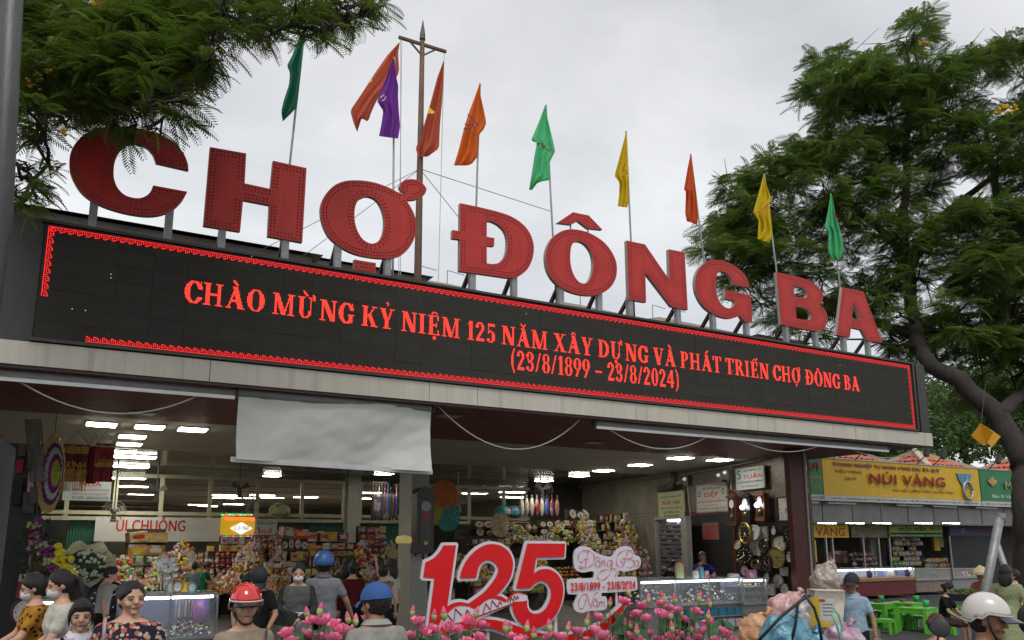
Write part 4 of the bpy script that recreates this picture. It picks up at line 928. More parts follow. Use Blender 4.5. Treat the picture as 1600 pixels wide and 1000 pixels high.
# sweets hill on the left
goods(330, 862, 378, 906, 19.0, 'jar', mO, (.13, .16), 'the sweets hill behind the green shirt', 'orange brown')
goods(325, 850, 378, 861, 19.4, 'box', mG+mGr[1:2], (.15, .16), 'the top of the sweets hill', 'yellow')
goods(262, 862, 328, 922, 19.2, 'packet', mW+mG+mBr, (.15, .18), 'the sweets hill left of the jars', 'pale brown')
goods(380, 850, 412, 900, 19.1, 'packet', mW+mG+mP, (.14, .17), 'the sweets hill right of the jars', 'pale')
goods(200, 826, 258, 868, 17.8, 'box', mG+mR[:1], (.32, .36), 'the stall left of the sweets hill', 'large yellow')
goods(178, 868, 256, 912, 17.0, 'packet', mR+mW+mGr, (.22, .26), 'the flower seller stall', 'red and green')
goods(345, 838, 400, 850, 19.8, 'box', mW, (.16, .17), 'the shelf under the lit sweet shop sign', 'white')
goods(400, 836, 428, 880, 18.8, 'packet', mP+mR+mW, (.17, .2), 'the stall post beside the sweets hill', 'pink')
# middle gift stall
goods(482, 828, 541, 846, 18.6, 'box', mR+mG, (.26, .26), 'the upper shelf of the gift stall', 'red and gold')
goods(436, 824, 480, 842, 18.9, 'box', mR[:2]+mBr, (.3, .3), 'the gift stall left of the shutter', 'dark red')
goods(430, 842, 480, 858, 18.4, 'plate', mW, (.17, .24), 'the plate rack of the gift stall', 'white', rows=1)
goods(430, 858, 480, 876, 18.2, 'box', mG+mGr[1:2], (.15, .26), 'the middle shelf of the gift stall', 'mustard')
goods(482, 848, 562, 868, 18.4, 'box', mR+mW+mG, (.2, .22), 'the centre shelf of the gift stall', 'mixed red and white')
goods(563, 822, 605, 852, 18.6, 'box', mR+mB[:1]+mW, (.2, .22), 'the tall red rack left of the pale column', 'red and blue')
goods(563, 853, 622, 874, 18.2, 'packet', mR+mW+mG, (.19, .22), 'the counter left of the pale column', 'red and white')
goods(414, 878, 480, 896, 17.6, 'box', mR+mGr[:1]+mW, (.22, .2), 'the low shelf behind the hooded woman', 'assorted')
goods(412, 898, 452, 928, 17.2, 'jar', mG+mBr+mW, (.13, .18), 'the counter behind the black cap', 'amber')
goods(482, 870, 560, 884, 17.8, 'bottle', mG+mGr+mR, (.10, .2), 'the bottle shelf behind the blue helmet', 'yellow green')
goods(560, 876, 622, 930, 17.2, 'packet', mW+mG+mBr, (.2, .2), 'the counter where two women shop', 'cream and amber')
goods(452, 886, 560, 940, 17.0, 'packet', mBr+mG+mW, (.2, .22), 'the low counter behind the grey polo shirt', 'brown and gold')
# right stalls
goods(742, 812, 786, 838, 20.2, 'plate', mW+mG[2:], (.3, .34), 'the souvenir wall left of the jars', 'white')
goods(788, 816, 842, 846, 19.6, 'bag', mW+mGr+mG, (.26, .28), 'the hanging rack of the dry food stall', 'pale green')
goods(846, 812, 888, 846, 19.4, 'plate', mW, (.24, .27), 'the wall of plates', 'white rimmed')
goods(740, 840, 800, 870, 18.4, 'packet', mW+mBr+mG, (.22, .24), 'the dry food counter behind the number sign', 'straw coloured')
goods(884, 812, 905, 846, 19.0, 'jar', mO+mR, (.19, .24), 'the shelf right of the wall of plates', 'dark orange')
goods(906, 812, 940, 858, 18.6, 'packet', mGr+mW+mR, (.2, .24), 'the tea shelf in the corner', 'green and white')
goods(942, 802, 990, 856, 18.2, 'packet', mG+mBr+mP, (.17, .28), 'the snack rack before the plaster wall', 'gold and brown')
goods(888, 796, 914, 811, 19.2, 'plate', mW, (.3, .42), 'the top of the tea shelf', 'large white', rows=1)
goods(720, 872, 858, 900, 17.4, 'packet', mW+mBr+mG, (.24, .2), 'the snack counter behind the digits', 'pale packed')
goods(740, 902, 850, 925, 16.6, 'box', mBr+mGr+mR, (.26, .2), 'the low counter behind the digits', 'dim brown')
goods(868, 886, 912, 912, 15.2, 'fruit', goods_mats([(.55,.25,.02),(.5,.1,.03),(.35,.38,.04)], 'fruit'), (.11, .10), 'the fruit heap behind the white plaque', 'orange and green', slope=.06, plank=False, jit=.05)
goods(935, 858, 1020, 900, 16.6, 'packet', mBr+mP+mG, (.2, .22), 'the dim counter behind the plaque', 'brown')
def heap(px0, py0, px1, py1, Y, n, ms, s=.052):
    n = int(n*1.5)
    p, q = atY(px0, py0, Y), atY(px1, py1, Y); mb = MB()
    for i in range(n):
        u, v = random.random(), random.random(); w = random.uniform(.5,1.6)*s
        c = Vector((p.x+(q.x-p.x)*u, Y-.25+.5*v, q.z+(p.z-q.z)*v*(.6+.4*math.sin(u*9))+random.uniform(0,.05)))
        if i % 3: mb.cbox(c, (w, w*.7, w*random.uniform(.5,1.4)), m=i % len(ms), rz=random.uniform(0,3), rx=random.uniform(-.6,.6), ry=random.uniform(-.5,.5))
        else: mb.ell(c, (w*.6,w*.5,w*.6), 6, 4, m=i % len(ms))
    mb.build('loose_goods', ms, None, kind='stuff')
heap(258, 850, 415, 925, 18.3, 900, mW+mG+mBr+mO); heap(412, 895, 622, 948, 16.3, 1000, mW+mG+mBr+mO[:1]); heap(180, 868, 262, 920, 16.4, 300, mGr+mR+mW); heap(398, 826, 440, 900, 18.2, 260, mW+mP+mG)
heap(700, 868, 860, 905, 16.8, 600, mW+mBr+mG); heap(905, 800, 1000, 880, 17.8, 500, mBr+mG+mW); heap(780, 812, 900, 850, 19.0, 300, mW+mGr+mG); heap(560, 846, 624, 900, 16.9, 240, mG+mW+mR)
# hanging umbrellas and bags in the transom opening
for i in range(9):
    p = atY(583+i*4.6, 766, 20.5); t = thing('umbrella', 'folded umbrella in the dark row hanging beside the pale column', 'umbrella', p, 'folded umbrellas hanging in a row')
    MB().lathe([(.012,.9),(.015,.75),(.05,.62),(.045,.12),(.012,0)], c=(p.x, p.y, p.z-.8), n=7).build('canopy', [fan_m, mBr[0], mB[0]][i % 3], t); MB().tube([(p.x,p.y,p.z+.1),(p.x,p.y,p.z+.2),(p.x+.05,p.y,p.z+.22)], .012, 5).build('handle', fan_m, t)
for i in range(8):
    p = atY(815+i*8, 806, 20.8); m = [mW[0], mW[1], mW[0], mR[0], mW[0], mB[0], mP[0], mG[0]][i]
    tag(inst(gmesh('bag', m, i % 3), 'handbag', p-Vector((0,0,.0)), (0,0,0), (.16,.16,.62)), 'slim handbag hanging in the row under the ceiling right of the fan', 'handbag', 'handbags hanging in a row')
for i, (px, py, m, lab) in enumerate(((786,800,goods_mats([(.05,.35,.28)],'mint')[0],'mint green cap on the shelf above the wall of plates'), (803,800,mB[1],'grey cap beside the mint green one'), (437,798,mGr[1],'bright yellow green paper bundle behind the cream frame'))):
    p = atY(px, py, 21.0); mb = MB().ell(p, (.28,.22,.2)); mb.cbox(p+Vector((-.15,-.25,-.08)), (.3,.3,.02)); tag(mb.build('sun_hat' if i < 2 else 'paper_bundle', m, None, smooth=False), lab, 'hat' if i < 2 else 'bundle')
# conical display hats and round fans near the longcase clock
for (px, py, r, c, lab) in ((693,778,.38,(.42,.12,.02),'orange paper fan hung beside the longcase clock'), (699,806,.32,(.04,.22,.24),'teal paper fan hung under the orange one'), (681,802,.24,(.30,.32,.04),'yellow green paper flower hung beside the clock'), (780,820,.26,(.42,.34,.24),'round woven tray on the souvenir wall')):
    p = atY(px, py, 17.5); M_ = Matrix.Translation(p) @ Matrix.Rotation(R(90), 4, 'X'); mb = MB(); prof = []
    o_ = []
    for j in range(40):
        a = j/40*6.2832; o_.append((p.x+r*math.cos(a), p.y-.02-(.03 if j % 2 else 0), p.z+r*math.sin(a)*1.15))
    mb.add([tuple(p+Vector((0,-.08,0)))]+o_, [(0, j+1, (j+1) % 40+1) for j in range(40)])
    t = tag(mb.build('paper_fan', mat('fan_%d' % px, c, .6, var=.35, vscale=14), None), lab, 'paper fan')
# funeral flowers and hangings at the left
wr = thing('paper_wreath', 'round paper wreath in yellow, white and purple rings hung at the left', 'wreath', atY(79, 740, 12.2))
p = wr.location; rot = Matrix.Translation(p) @ Matrix.Rotation(R(38), 4, 'Z') @ Matrix.Rotation(R(90), 4, 'X')
rings = [(.47,.37,(.55,.36,.12)), (.37,.31,(.10,.03,.16)), (.31,.235,(.5,.5,.47)), (.235,.16,(.24,.02,.20)), (.16,.03,(.50,.55,.06))]
for k, (ro, ri, c) in enumerate(rings):
    mb = MB(); n = 44; vv = []
    for j in range(n):
        a = j/n*6.2832; z = .02*k+(.018 if j % 2 else 0); vv += [tuple(rot @ Vector((ro*.43*math.cos(a), ro*math.sin(a)*1.12, z))), tuple(rot @ Vector((ri*.43*math.cos(a), ri*math.sin(a)*1.12, z+.03)))]
    mb.add(vv, [(2*j, (2*j+2) % (2*n), (2*j+3) % (2*n), 2*j+1) for j in range(n)]); mb.build('ring', mat('ring_%d' % k, c, .7, var=.25, vscale=40), wr)
MB().tube([p+Vector((0,0,.5)), (p.x, p.y, ZB)], .008, 4).build('string', wire_m, wr)
def pennant(px0, py0, px1, py1, Y, lab, cols, letters=None, fringe=None):
    p, q = atY(px0, py0, Y), atY(px1, py1, Y); t = thing('pennant', lab, 'pennant', (p.x, Y, q.z)); n = len(cols); H = p.z-q.z
    zz = p.z
    for i, (c, f) in enumerate(cols):
        z2 = zz-H*f; G = [[(p.x+(q.x-p.x)*u/8, Y+.02*math.sin(u*1.7+i), z) for u in range(9)] for z in (zz, z2)]
        MB().grid(G).build('cloth', mat('pennant_%d_%d' % (px0, i), c, .5, var=.3, vscale=25), t); zz = z2-.004
    if fringe:
        for u in range(14):
            x = p.x+(q.x-p.x)*(u+.5)/14; MB().tube([(x, Y, q.z+.16), (x+random.uniform(-.01,.01), Y, q.z-.02)], .009, 4).build('tassel', mat('tassel', (.45,.24,.02), .6), t)
    if letters:
        text(letters, 'lettering', (p.x+.05, Y-.03), (q.x-.03, Y-.03), q.z+H*.48, q.z+H*.66, MATS['sign_yellow'], t, .02)
    MB().tube([(p.x, Y, p.z), (q.x, Y, p.z)], .012, 5).build('rod', fan_m, t); MB().tube([(p.x, Y, p.z), ((p.x+q.x)/2, Y, p.z+.2), (q.x, Y, p.z)], .006, 4).build('string', wire_m, t)
pennant(101, 695, 133, 766, 12.6, 'yellow and maroon fringed pennant hung beside the round wreath', [((.5,.26,.02), .18), ((.12,.01,.02), .34), ((.42,.22,.03), .28)], 'KÍNH', True)
pennant(139, 698, 150, 756, 12.9, 'narrow dark maroon banner between the two pennants', [((.10,.01,.03), 1.0)])
pennant(150, 694, 175, 752, 12.7, 'red pennant with gold and white printing, right of the maroon one', [((.42,.38,.30), .06), ((.28,.02,.02), .44), ((.42,.25,.05), .1), ((.24,.015,.02), .4)], 'VIẾNG')
# flower stands
def blossoms(mb, c, n, rad, r0, flat=(1,1,1)):
    for i in range(n):
        d = Vector(rng.normal(size=3)); d.normalize(); p = c+Vector((d.x*rad[0], -abs(d.y)*rad[1], d.z*rad[2]))*random.uniform(.75,1)
        mb.ell(p, (r0,r0,r0), 7, 5, fn=lambda q: q*(1+.2*math.sin(q.x*300)*math.cos(q.z*260)))
fw1 = thing('flower_wreath', 'white chrysanthemum wreath with cream paper behind the ponytail', 'wreath', atY(133, 905, 12.6)); c = atY(134, 884, 12.6)
G = []
for i in range(3):
    G.append([c+Vector(((.06+.12*i)*math.cos(a/24*6.2832)*1.25, .12-.05*i+.05*math.sin(a*2.3), (.05+.12*i)*math.sin(a/24*6.2832)+(.05*math.sin(a*1.9) if i == 2 else 0)+.03)) for a in range(25)])
MB().grid(G).build('wrapping_paper', mat('cream_paper', (.45,.43,.30), .6, var=.2, vscale=6, transl=.2), fw1, smooth=False)
MB().ell(c, (.25,.12,.22), 14, 9, fn=lambda q: q*(1+.1*math.sin(q.x*40)*math.cos(q.z*33))).build('leaves', mat('dark_leaf', (.02,.045,.015), .6, var=.5, vscale=30), fw1)
for i in range(75):
    a = random.uniform(0, 6.28); rr = math.sqrt(random.random()); p = c+Vector((rr*.25*math.cos(a), -.13*(1-rr*rr)-.03, rr*.21*math.sin(a)))
    MB().ell(p, (.023,.02,.022), 8, 5, fn=lambda q: q*(1+.25*math.sin(q.x*200)*math.cos(q.z*200))).build('chrysanthemum', mat('white_petal', (.55,.57,.45), .6, var=.15), fw1, smooth=True)
fw2 = thing('flower_stand', 'tall slanting flower stand with orchids and yellow chrysanthemums at the left', 'flower arrangement', atY(72, 950, 11.6))
pts = [atY(*v, 11.6) for v in ((60,818),(66,840),(70,860),(80,880),(92,893))]
lf = MB()
for i in range(170):
    t = random.random()*4; k = int(min(3, t)); p = pts[k].lerp(pts[k+1], t-k)+Vector((random.gauss(-.03,.09), random.gauss(.03,.07), random.gauss(0,.07))); d = Vector((random.gauss(0,1), random.gauss(-.4,.6), random.gauss(.5,.8))).normalized()*random.uniform(.08,.2); s_ = d.cross(Vector((0,1,0))).normalized()*.016
    lf.add([p, p+d*.5+s_, p+d, p+d*.5-s_], [(0,1,2,3)])
lf.build('leaf', MATS['dark_leaf'], fw2, kind='stuff')
for nm, c_, off, n, r0 in (('yellow_bloom', (.60,.48,.01), (.16,-.08,-.06), 46, .045), ('orchid', (.16,.02,.13), (0,-.12,0), 34, .032), ('green_bloom', (.32,.38,.16), (-.05,-.1,.05), 30, .03)):
    m = mat(nm, c_, .6, var=.3, vscale=30)
    for i in range(n):
        t = (i+.5)/n*4 if nm != 'yellow_bloom' else 1.6+(i+.5)/n*2.4; k = int(min(3, t)); p = pts[k].lerp(pts[k+1], t-k)+Vector(off)+Vector((random.gauss(0,.035), random.gauss(0,.02), random.gauss(0,.04)))
        MB().ell(p, (r0*random.uniform(.8,1.2),r0,r0), 7, 4, fn=lambda q: q*(1+.3*math.sin(q.x*120)*math.cos(q.z*140))).build(nm, m, fw2)
MB().tube([pts[0]+Vector((-.05,0,.3)), pts[0], pts[2]+Vector((-.12,0,0)), (pts[2].x-.15, 11.65, 0)], [.004,.02,.02,.02], 6).build('stem', MATS['dark_leaf'], fw2)
# black hanging stock at the far left (watch straps, cases)
for i in range(30):
    px = random.uniform(28, 58); py = random.uniform(700, 930); p = atY(px, py, 11.9+random.uniform(0,.5)); h = random.uniform(.15,.4)
    m = [fan_m, mBr[0], black_m, mR[2], fan_m, steel][i % 6]
    tag(MB().cbox(p, (random.uniform(.05,.13), .03, h), rz=random.uniform(-.5,.5), ry=random.uniform(-.1,.1)).build('strap_bundle', m), 'dark bundle of straps hanging at the left wall stall', 'strap bundle', 'dark straps hanging at the left wall')
tag(MB().box((-1.15, 12.2, 0), (-.2, 12.3, 3.0)).build('stall_panel', black_m), 'black stall panel behind the hanging straps at the left', 'panel')
pb = atY(4, 740, 10.9); G = [[(pb.x-.22+.36*u/6, 10.2+.03*math.sin(u*1.5+v*.3), pb.z+.35-v*.18+(-.12*abs(u-3)/3 if v == 0 else 0)) for u in range(7)] for v in range(11)]
tag(MB().grid(G).build('plastic_sheet', mat('plastic_sheet', (.05,.045,.045), .3, var=.3, alpha=.75), None, smooth=True), 'grey plastic sheet hanging by the left column', 'sheet')
G = [[atY(38+u*9+v*1.2, 655+v*14, 11.8)+Vector((0, .05*math.sin(u*2+v), 0)) for u in range(4)] for v in range(8)]
tag(MB().grid(G).build('plastic_strip', MATS['plastic_sheet'], None, smooth=True), 'crumpled pale plastic drape at the top left of the opening', 'sheet')

# ---------------------------------------------------------------- clocks
def clock(lab, pos, nrm, rx, rz, rim, face, shape='round', hands=(300, 60), rimw=.03, dark=False):
    """wall clock centred at pos facing nrm"""
    t = thing('wall_clock', lab, 'clock', pos, None)
    n = Vector(nrm).normalized(); u = Vector((0,0,1)).cross(n).normalized(); k = Vector((0,0,1))
    M_ = Matrix((( u.x, k.x, n.x, pos[0]), (u.y, k.y, n.y, pos[1]), (u.z, k.z, n.z, pos[2]), (0,0,0,1)))
    def P(x, y, z): return M_ @ Vector((x, y, z))
    N = 28 if shape == 'round' else 4
    def ringpts(s, z):
        if shape == 'round': return [P(rx*s*math.cos(a/N*6.2832), rz*s*math.sin(a/N*6.2832), z) for a in range(N)]
        return [P(rx*s*a, rz*s*b, z) for a, b in ((1,-1),(1,1),(-1,1),(-1,-1))]
    f0, f1, f2, f3 = ringpts(1, 0), ringpts(1, .03), ringpts(1-rimw/rx*.5, .045), ringpts(1-rimw/rx, .025)
    mb = MB(); mb.add(f0+f1+f2+f3, [(a*N+j, a*N+(j+1) % N, (a+1)*N+(j+1) % N, (a+1)*N+j) for a in range(3) for j in range(N)]); mb.build('rim', rim, t)
    mb = MB(); mb.add(ringpts(1-rimw/rx, .02), [tuple(range(N))]); mb.build('dial', face, t)
    ink = ink_w if dark else ink_k
    mb = MB(); s = 1-rimw/rx
    for h in range(12):
        a = h/12*6.2832; c, d = math.cos(a), math.sin(a); q = .05 if h % 3 else .09
        for r0 in (.74,):
            w_ = .035*rx
            p0 = Vector((rx*s*r0*c, rz*s*r0*d, .024)); p1 = Vector((rx*s*(r0+q*1.6)*c, rz*s*(r0+q*1.6)*d, .024)); o = Vector((-d*w_, c*w_, 0))
            mb.add([M_ @ (p0-o), M_ @ (p0+o), M_ @ (p1+o), M_ @ (p1-o)], [(3,2,1,0)])
    mb.build('hour_marks', ink, t, kind='stuff')
    for L_, a, w_ in ((.45, hands[0], .05), (.66, hands[1], .035)):
        a = R(90-a); p1 = Vector((rx*s*L_*math.cos(a), rz*s*L_*math.sin(a), .028)); o = Vector((-math.sin(a), math.cos(a), 0))*w_*rx
        MB().add([P(*(-p1*.15-o)[:2], .028), P(*(-p1*.15+o)[:2], .028), P(*(p1+o*.5)[:2], .028), P(*(p1-o*.5)[:2], .028)], [(3,2,1,0)]).build('hand', ink, t)
    return t
dial_w = mat('dial_white', (.50,.50,.48), .35, var=.05); dial_k = mat('dial_black', (.012,.012,.012), .2, var=0); dial_g = mat('dial_gold', (.24,.19,.07), .4, var=.15)
rim_br = mat('rim_brown', (.07,.02,.012), .25, var=.2); rim_au = mat('rim_gold', (.42,.28,.07), .3, metal=.6, var=.1); rim_bl = mat('rim_blue', (.02,.05,.2), .3, var=0); rim_k = mat('rim_black', (.015,.015,.015), .25, var=0); rim_w = mat('rim_white', (.4,.4,.4), .4, var=0)
WNn = -WN
CL = [ # px, py, rpx, rpy, rim, dial, shape, dark, label
 (1166,833,11,13,rim_br,dial_w,'round',0,'white clock with a brown rim, left of the gold-rimmed black clock'),
 (1166,837,0,0,None,None,None,0,''),
 (1179,832,10,12,rim_w,dial_w,'round',0,'pale pink rimmed clock partly behind the gold-rimmed black one'),
 (1193,834,8,11,rim_w,dial_w,'rect',0,'white square clock in the upper row of the clock wall'),
 (1210,830,5,8,rim_k,dial_w,'round',0,'small oval clock above the big gold-rimmed white clock'),
 (1236,834,11,14,rim_k,dial_k,'rect',1,'large black rectangular clock beside the red column'),
 (1219,851,11,14,rim_au,dial_w,'round',0,'gold-rimmed white clock overlapping a bigger gold dial'),
 (1214,871,14,17,rim_au,dial_g,'round',0,'largest clock, with a gold dial, on the clock wall'),
 (1164,868,13,14,rim_br,dial_k,'round',1,'dark round clock with a brown rim at the left of the wall'),
 (1181,856,8,12,rim_w,dial_w,'rect',0,'tilted-looking white square clock beside the dark round one'),
 (1195,853,8,11,rim_br,dial_k,'round',1,'round dark clock right of the white square one'),
 (1196,880,9,12,rim_br,dial_k,'rect',1,'dark patterned clock under the round dark one'),
 (1165,892,8,9,rim_k,dial_w,'round',0,'small white clock with a black rim above the display counter'),
 (1234,871,6,9,rim_k,dial_w,'round',0,'small dark-rimmed clock right of the gold dial clock'),
 (1245,864,6,9,rim_bl,dial_w,'round',0,'small blue-rimmed clock at the edge of the clock wall'),
 (1217,908,10,12,rim_br,dial_w,'round',0,'white clock with a brown rim under the gold dial clock'),
 (1247,902,11,16,rim_br,dial_w,'round',0,'big white oval clock with a brown rim against the red column'),
 (1227,920,8,9,rim_br,dial_w,'round',0,'lowest round clock, between the two brown-rimmed ones'),
 (1154,852,5,8,rim_au,dial_w,'round',0,'thin gold oval clock at the left edge of the clock wall'),
 (1182,882,7,8,rim_au,dial_k,'round',1,'small gold-rimmed black clock under the white square one'),
 (1199,903,6,8,rim_k,dial_w,'round',0,'small black-rimmed clock low between the patterned and the white clock'),
 (1226,893,6,7,rim_w,dial_w,'rect',0,'small pale square clock under the gold dial'),
 (1180,905,6,7,rim_br,dial_w,'round',0,'small brown-rimmed clock just above the display counter'),
 (1204,921,8,9,rim_w,dial_w,'rect',0,'pale square clock low on the wall behind the counter end')]
z0w = struct
cwl = thing('clock_wall', 'black display panel crowded with wall clocks beside the red column', 'display panel', atW(1200, 900, 0))
sA, sB = (atW(1250, 850, 0)-WP).dot(WD), (atW(1149, 850, 0)-WP).dot(WD)
wbox(MB(), sA, sB, .3, 2.25, .05, .0).build('panel', black_m, cwl)
for i, (px, py, rx, ry, rim, dl, sh, dk, lab) in enumerate(CL):
    if not lab: continue
    off = .07+(i % 3)*.05; c = atW(px, py, off); a = atW(px+rx, py, off); b2 = atW(px, py-ry, off)
    clock(lab, c, WNn, (a-c).length, (b2-c).length, rim, dl, sh, (random.uniform(0,360), random.uniform(0,360)), .028, dk)
c = atW(1165, 829, .2)
clock('black clock with a bright gold rim in the upper left of the clock wall', atW(1165, 833, .24), WNn, .21, .24, rim_au, dial_k, 'round', (200, 140), .035, True)
clock('large white square clock with a dark red frame high beside the column', atW(1230, 795, .12), WNn, .29, .27, rim_br, dial_w, 'rect', (200, 145), .05)
def longcase(lab, px, pt, pb, w, wm, lit=0):
    t_, b_ = atW(px, pt, .1), atW(px, pb, .1); H = t_.z-b_.z; t = thing('pendulum_clock', lab, 'clock', b_)
    n = WNn; u = Vector((0,0,1)).cross(n).normalized()
    def quadbox(nm, u0, u1, z0, z1, d0, d1, m):
        P_ = [b_+u*a+n*d for a, d in ((u0,d0),(u1,d0),(u1,d1),(u0,d1))]; v = [(p.x,p.y,b_.z+z) for z in (z0,z1) for p in P_]
        return MB().add(v, [(0,3,2,1),(4,5,6,7),(0,1,5,4),(1,2,6,5),(2,3,7,6),(3,0,4,7)]).build(nm, m, t)
    quadbox('case', -w, w, .08*H, .82*H, 0, .12, wm); quadbox('base', -w*1.15, w*1.15, 0, .09*H, 0, .15, wm); quadbox('cornice', -w*1.2, w*1.2, .82*H, .87*H, 0, .16, wm)
    cp = [(-w, .87*H), (-w*.5, .93*H), (0, H), (w*.5, .93*H), (w, .87*H)]
    v = [tuple(b_+u*a+n*d+Vector((0,0,z))) for d in (.02,.1) for a, z in cp]; MB().add(v, [(0,1,2,3,4),(9,8,7,6,5),(0,5,6,1),(1,6,7,2),(2,7,8,3),(3,8,9,4)]).build('pediment', wm, t)
    quadbox('door_glass', -w*.75, w*.75, .14*H, .78*H, .121, .125, dial_k)
    N_ = 20; c0 = b_+n*.13+Vector((0,0,.64*H)); mb = MB(); mb.add([tuple(c0+u*(w*.62*math.cos(a/N_*6.283))+Vector((0,0,w*.7*math.sin(a/N_*6.283)))) for a in range(N_)], [tuple(range(N_))]); mb.build('dial', dial_w, t)
    c1 = b_+n*.135+Vector((0,0,.3*H)); MB().ell(c1, (.035,.035,.04)).build('pendulum', rim_au, t, smooth=True)
    MB().beam(c1, c0-Vector((0,0,w*.6)), .012, .008).build('pendulum_rod', rim_au, t)
    if lit: MB().ell(b_+n*.2+Vector((0,0,.5*H)), (.05,.05,.05)).build('lit_bulb', mat('cold_bulb', (.9,.9,1), .3, var=0, bump=0, emit=lit, ecol=(.85,.87,1)), t, smooth=True)
    return t
longcase('brown pendulum clock with a carved crown, left of the lit one', 1152, 768, 822, .14, rim_br)
longcase('black pendulum clock with a glaring white light on its case', 1173, 768, 818, .15, rim_k, 14)
longcase('reddish pendulum clock with a carved crown right of the lit one', 1196, 765, 814, .14, mat('rim_amber', (.16,.05,.015), .3), 4)
# the big longcase clock on the central column
bx0, bx1 = atY(645, 860, 13.2).x, atY(672, 860, 13.2).x; ztop, zbot = atY(658, 760, 13.2).z, atY(658, 866, 13.2).z; H = ztop-zbot; xm = (bx0+bx1)/2; w = (bx1-bx0)/2
gc = thing('longcase_clock', 'tall dark wooden clock with an arched top hung on the central column', 'clock', (xm, 13.2, zbot))
dw_ = mat('dark_wood', (.022,.012,.010), .35, var=.3)
arc = [(xm+w*math.cos(a/12*math.pi), zbot+H*.86+H*.13*math.sin(a/12*math.pi)) for a in range(13)]
MB().prism([(xm-w, zbot+.06*H), (xm+w, zbot+.06*H)]+arc, 13.05, 13.29).build('case', dw_, gc)
MB().box((xm-w*1.15, 13.02, zbot+H*.82), (xm+w*1.15, 13.29, zbot+H*.86)).build('cornice', dw_, gc); MB().box((xm-w*1.1, 13.02, zbot+.02*H), (xm+w*1.1, 13.29, zbot+H*.08)).build('base', dw_, gc)
for s_ in (-.9, 0, .9): MB().lathe([(.01,-.03),(.03,0),(.015,.06)], c=(xm+w*s_, 13.12, zbot+(-.06 if s_ == 0 else -.0)), n=8).build('finial', dw_, gc)
MB().box((xm-w*.62, 13.035, zbot+.12*H), (xm+w*.62, 13.049, zbot+.76*H)).build('door_glass', dial_k, gc)
MB().lathe([(0,0),(w*.55,0)], n=24, M=Matrix.Translation((xm, 13.03, zbot+H*.70)) @ Matrix.Rotation(R(90), 4, 'X')).build('dial', mat('dial_dim', (.28,.28,.27), .4), gc)
MB().lathe([(0,0),(w*.24,.01)], n=16, M=Matrix.Translation((xm, 13.03, zbot+H*.17)) @ Matrix.Rotation(R(90), 4, 'X')).build('pendulum', rim_au, gc)
MB().box((xm-w*.4, 13.025, zbot+H*.50), (xm+w*.4, 13.034, zbot+H*.60)).build('red_ribbon', mR[2], gc)
tag(MB().lathe([(.13,0),(.15,.06),(.12,.12),(0,.14)], c=atY(631, 849, 13.1), n=9).build('star_lantern', glow_y if False else mat('warm_lantern', (.5,.42,.15), .5, var=.1, emit=.15, ecol=(1,.8,.3))), 'small yellow star-shaped lamp at the foot of the longcase clock', 'lamp')

# ---------------------------------------------------------------- glass display counters
alu = mat('aluminium', (.38,.38,.38), .35, .5, var=.1); purple_in = mat('counter_inside', (.22,.22,.36), .5, var=.1)
def counter(lab, px0, px1, pyt, pyg, Y, dp=.6, n=2, base_m=None, tube=lamp_cool, stock=None, inner=None):
    """glass counter: top edge at row pyt, glass down to row pyg"""
    a, b_ = atY(px0, pyt, Y), atY(px1, pyt, Y); zt_ = atY((px0+px1)/2, pyt, Y).z; zg = atY((px0+px1)/2, pyg, Y).z; x0, x1 = a.x, b_.x
    t = thing('display_counter', lab, 'display counter', ((x0+x1)/2, Y+dp/2, 0))
    MB().box((x0, Y, zt_-.012), (x1, Y+dp, zt_)).build('top_glass', mat('counter_glass', (.5,.55,.55), .05, var=0, bump=0, alpha=.35), t)
    MB().box((x0+.02, Y+.004, zg), (x1-.02, Y+.009, zt_-.03)).build('front_glass', glass_m, t)
    for z in (zg-.03, zt_-.03):
        MB().box((x0, Y-.01, z), (x1, Y+.02, z+.03)).build('rail', alu, t)
    for i in range(n+1):
        x = x0+(x1-x0)*i/n; MB().box((x-.012, Y-.012, zg), (x+.012, Y+.022, zt_-.031)).build('upright', alu, t)
    MB().box((x0, Y+dp-.01, zg), (x1, Y+dp, zt_-.03)).build('inner_back', inner or purple_in, t)
    MB().box((x0, Y+.03, zg-.03), (x1, Y+dp, zg)).build('floor', alu, t)
    MB().tube([(x0+.05, Y+.06, zt_-.05), (x1-.05, Y+.06, zt_-.05)], .018, 8).build('tube_light', tube, t)
    bm_ = base_m or mat('counter_base', (.20,.20,.20), .5)
    MB().box((x0, Y+.04, .1), (x1, Y+dp, zg-.032)).build('base', bm_, t)
    return t, x0, x1, zg, zt_
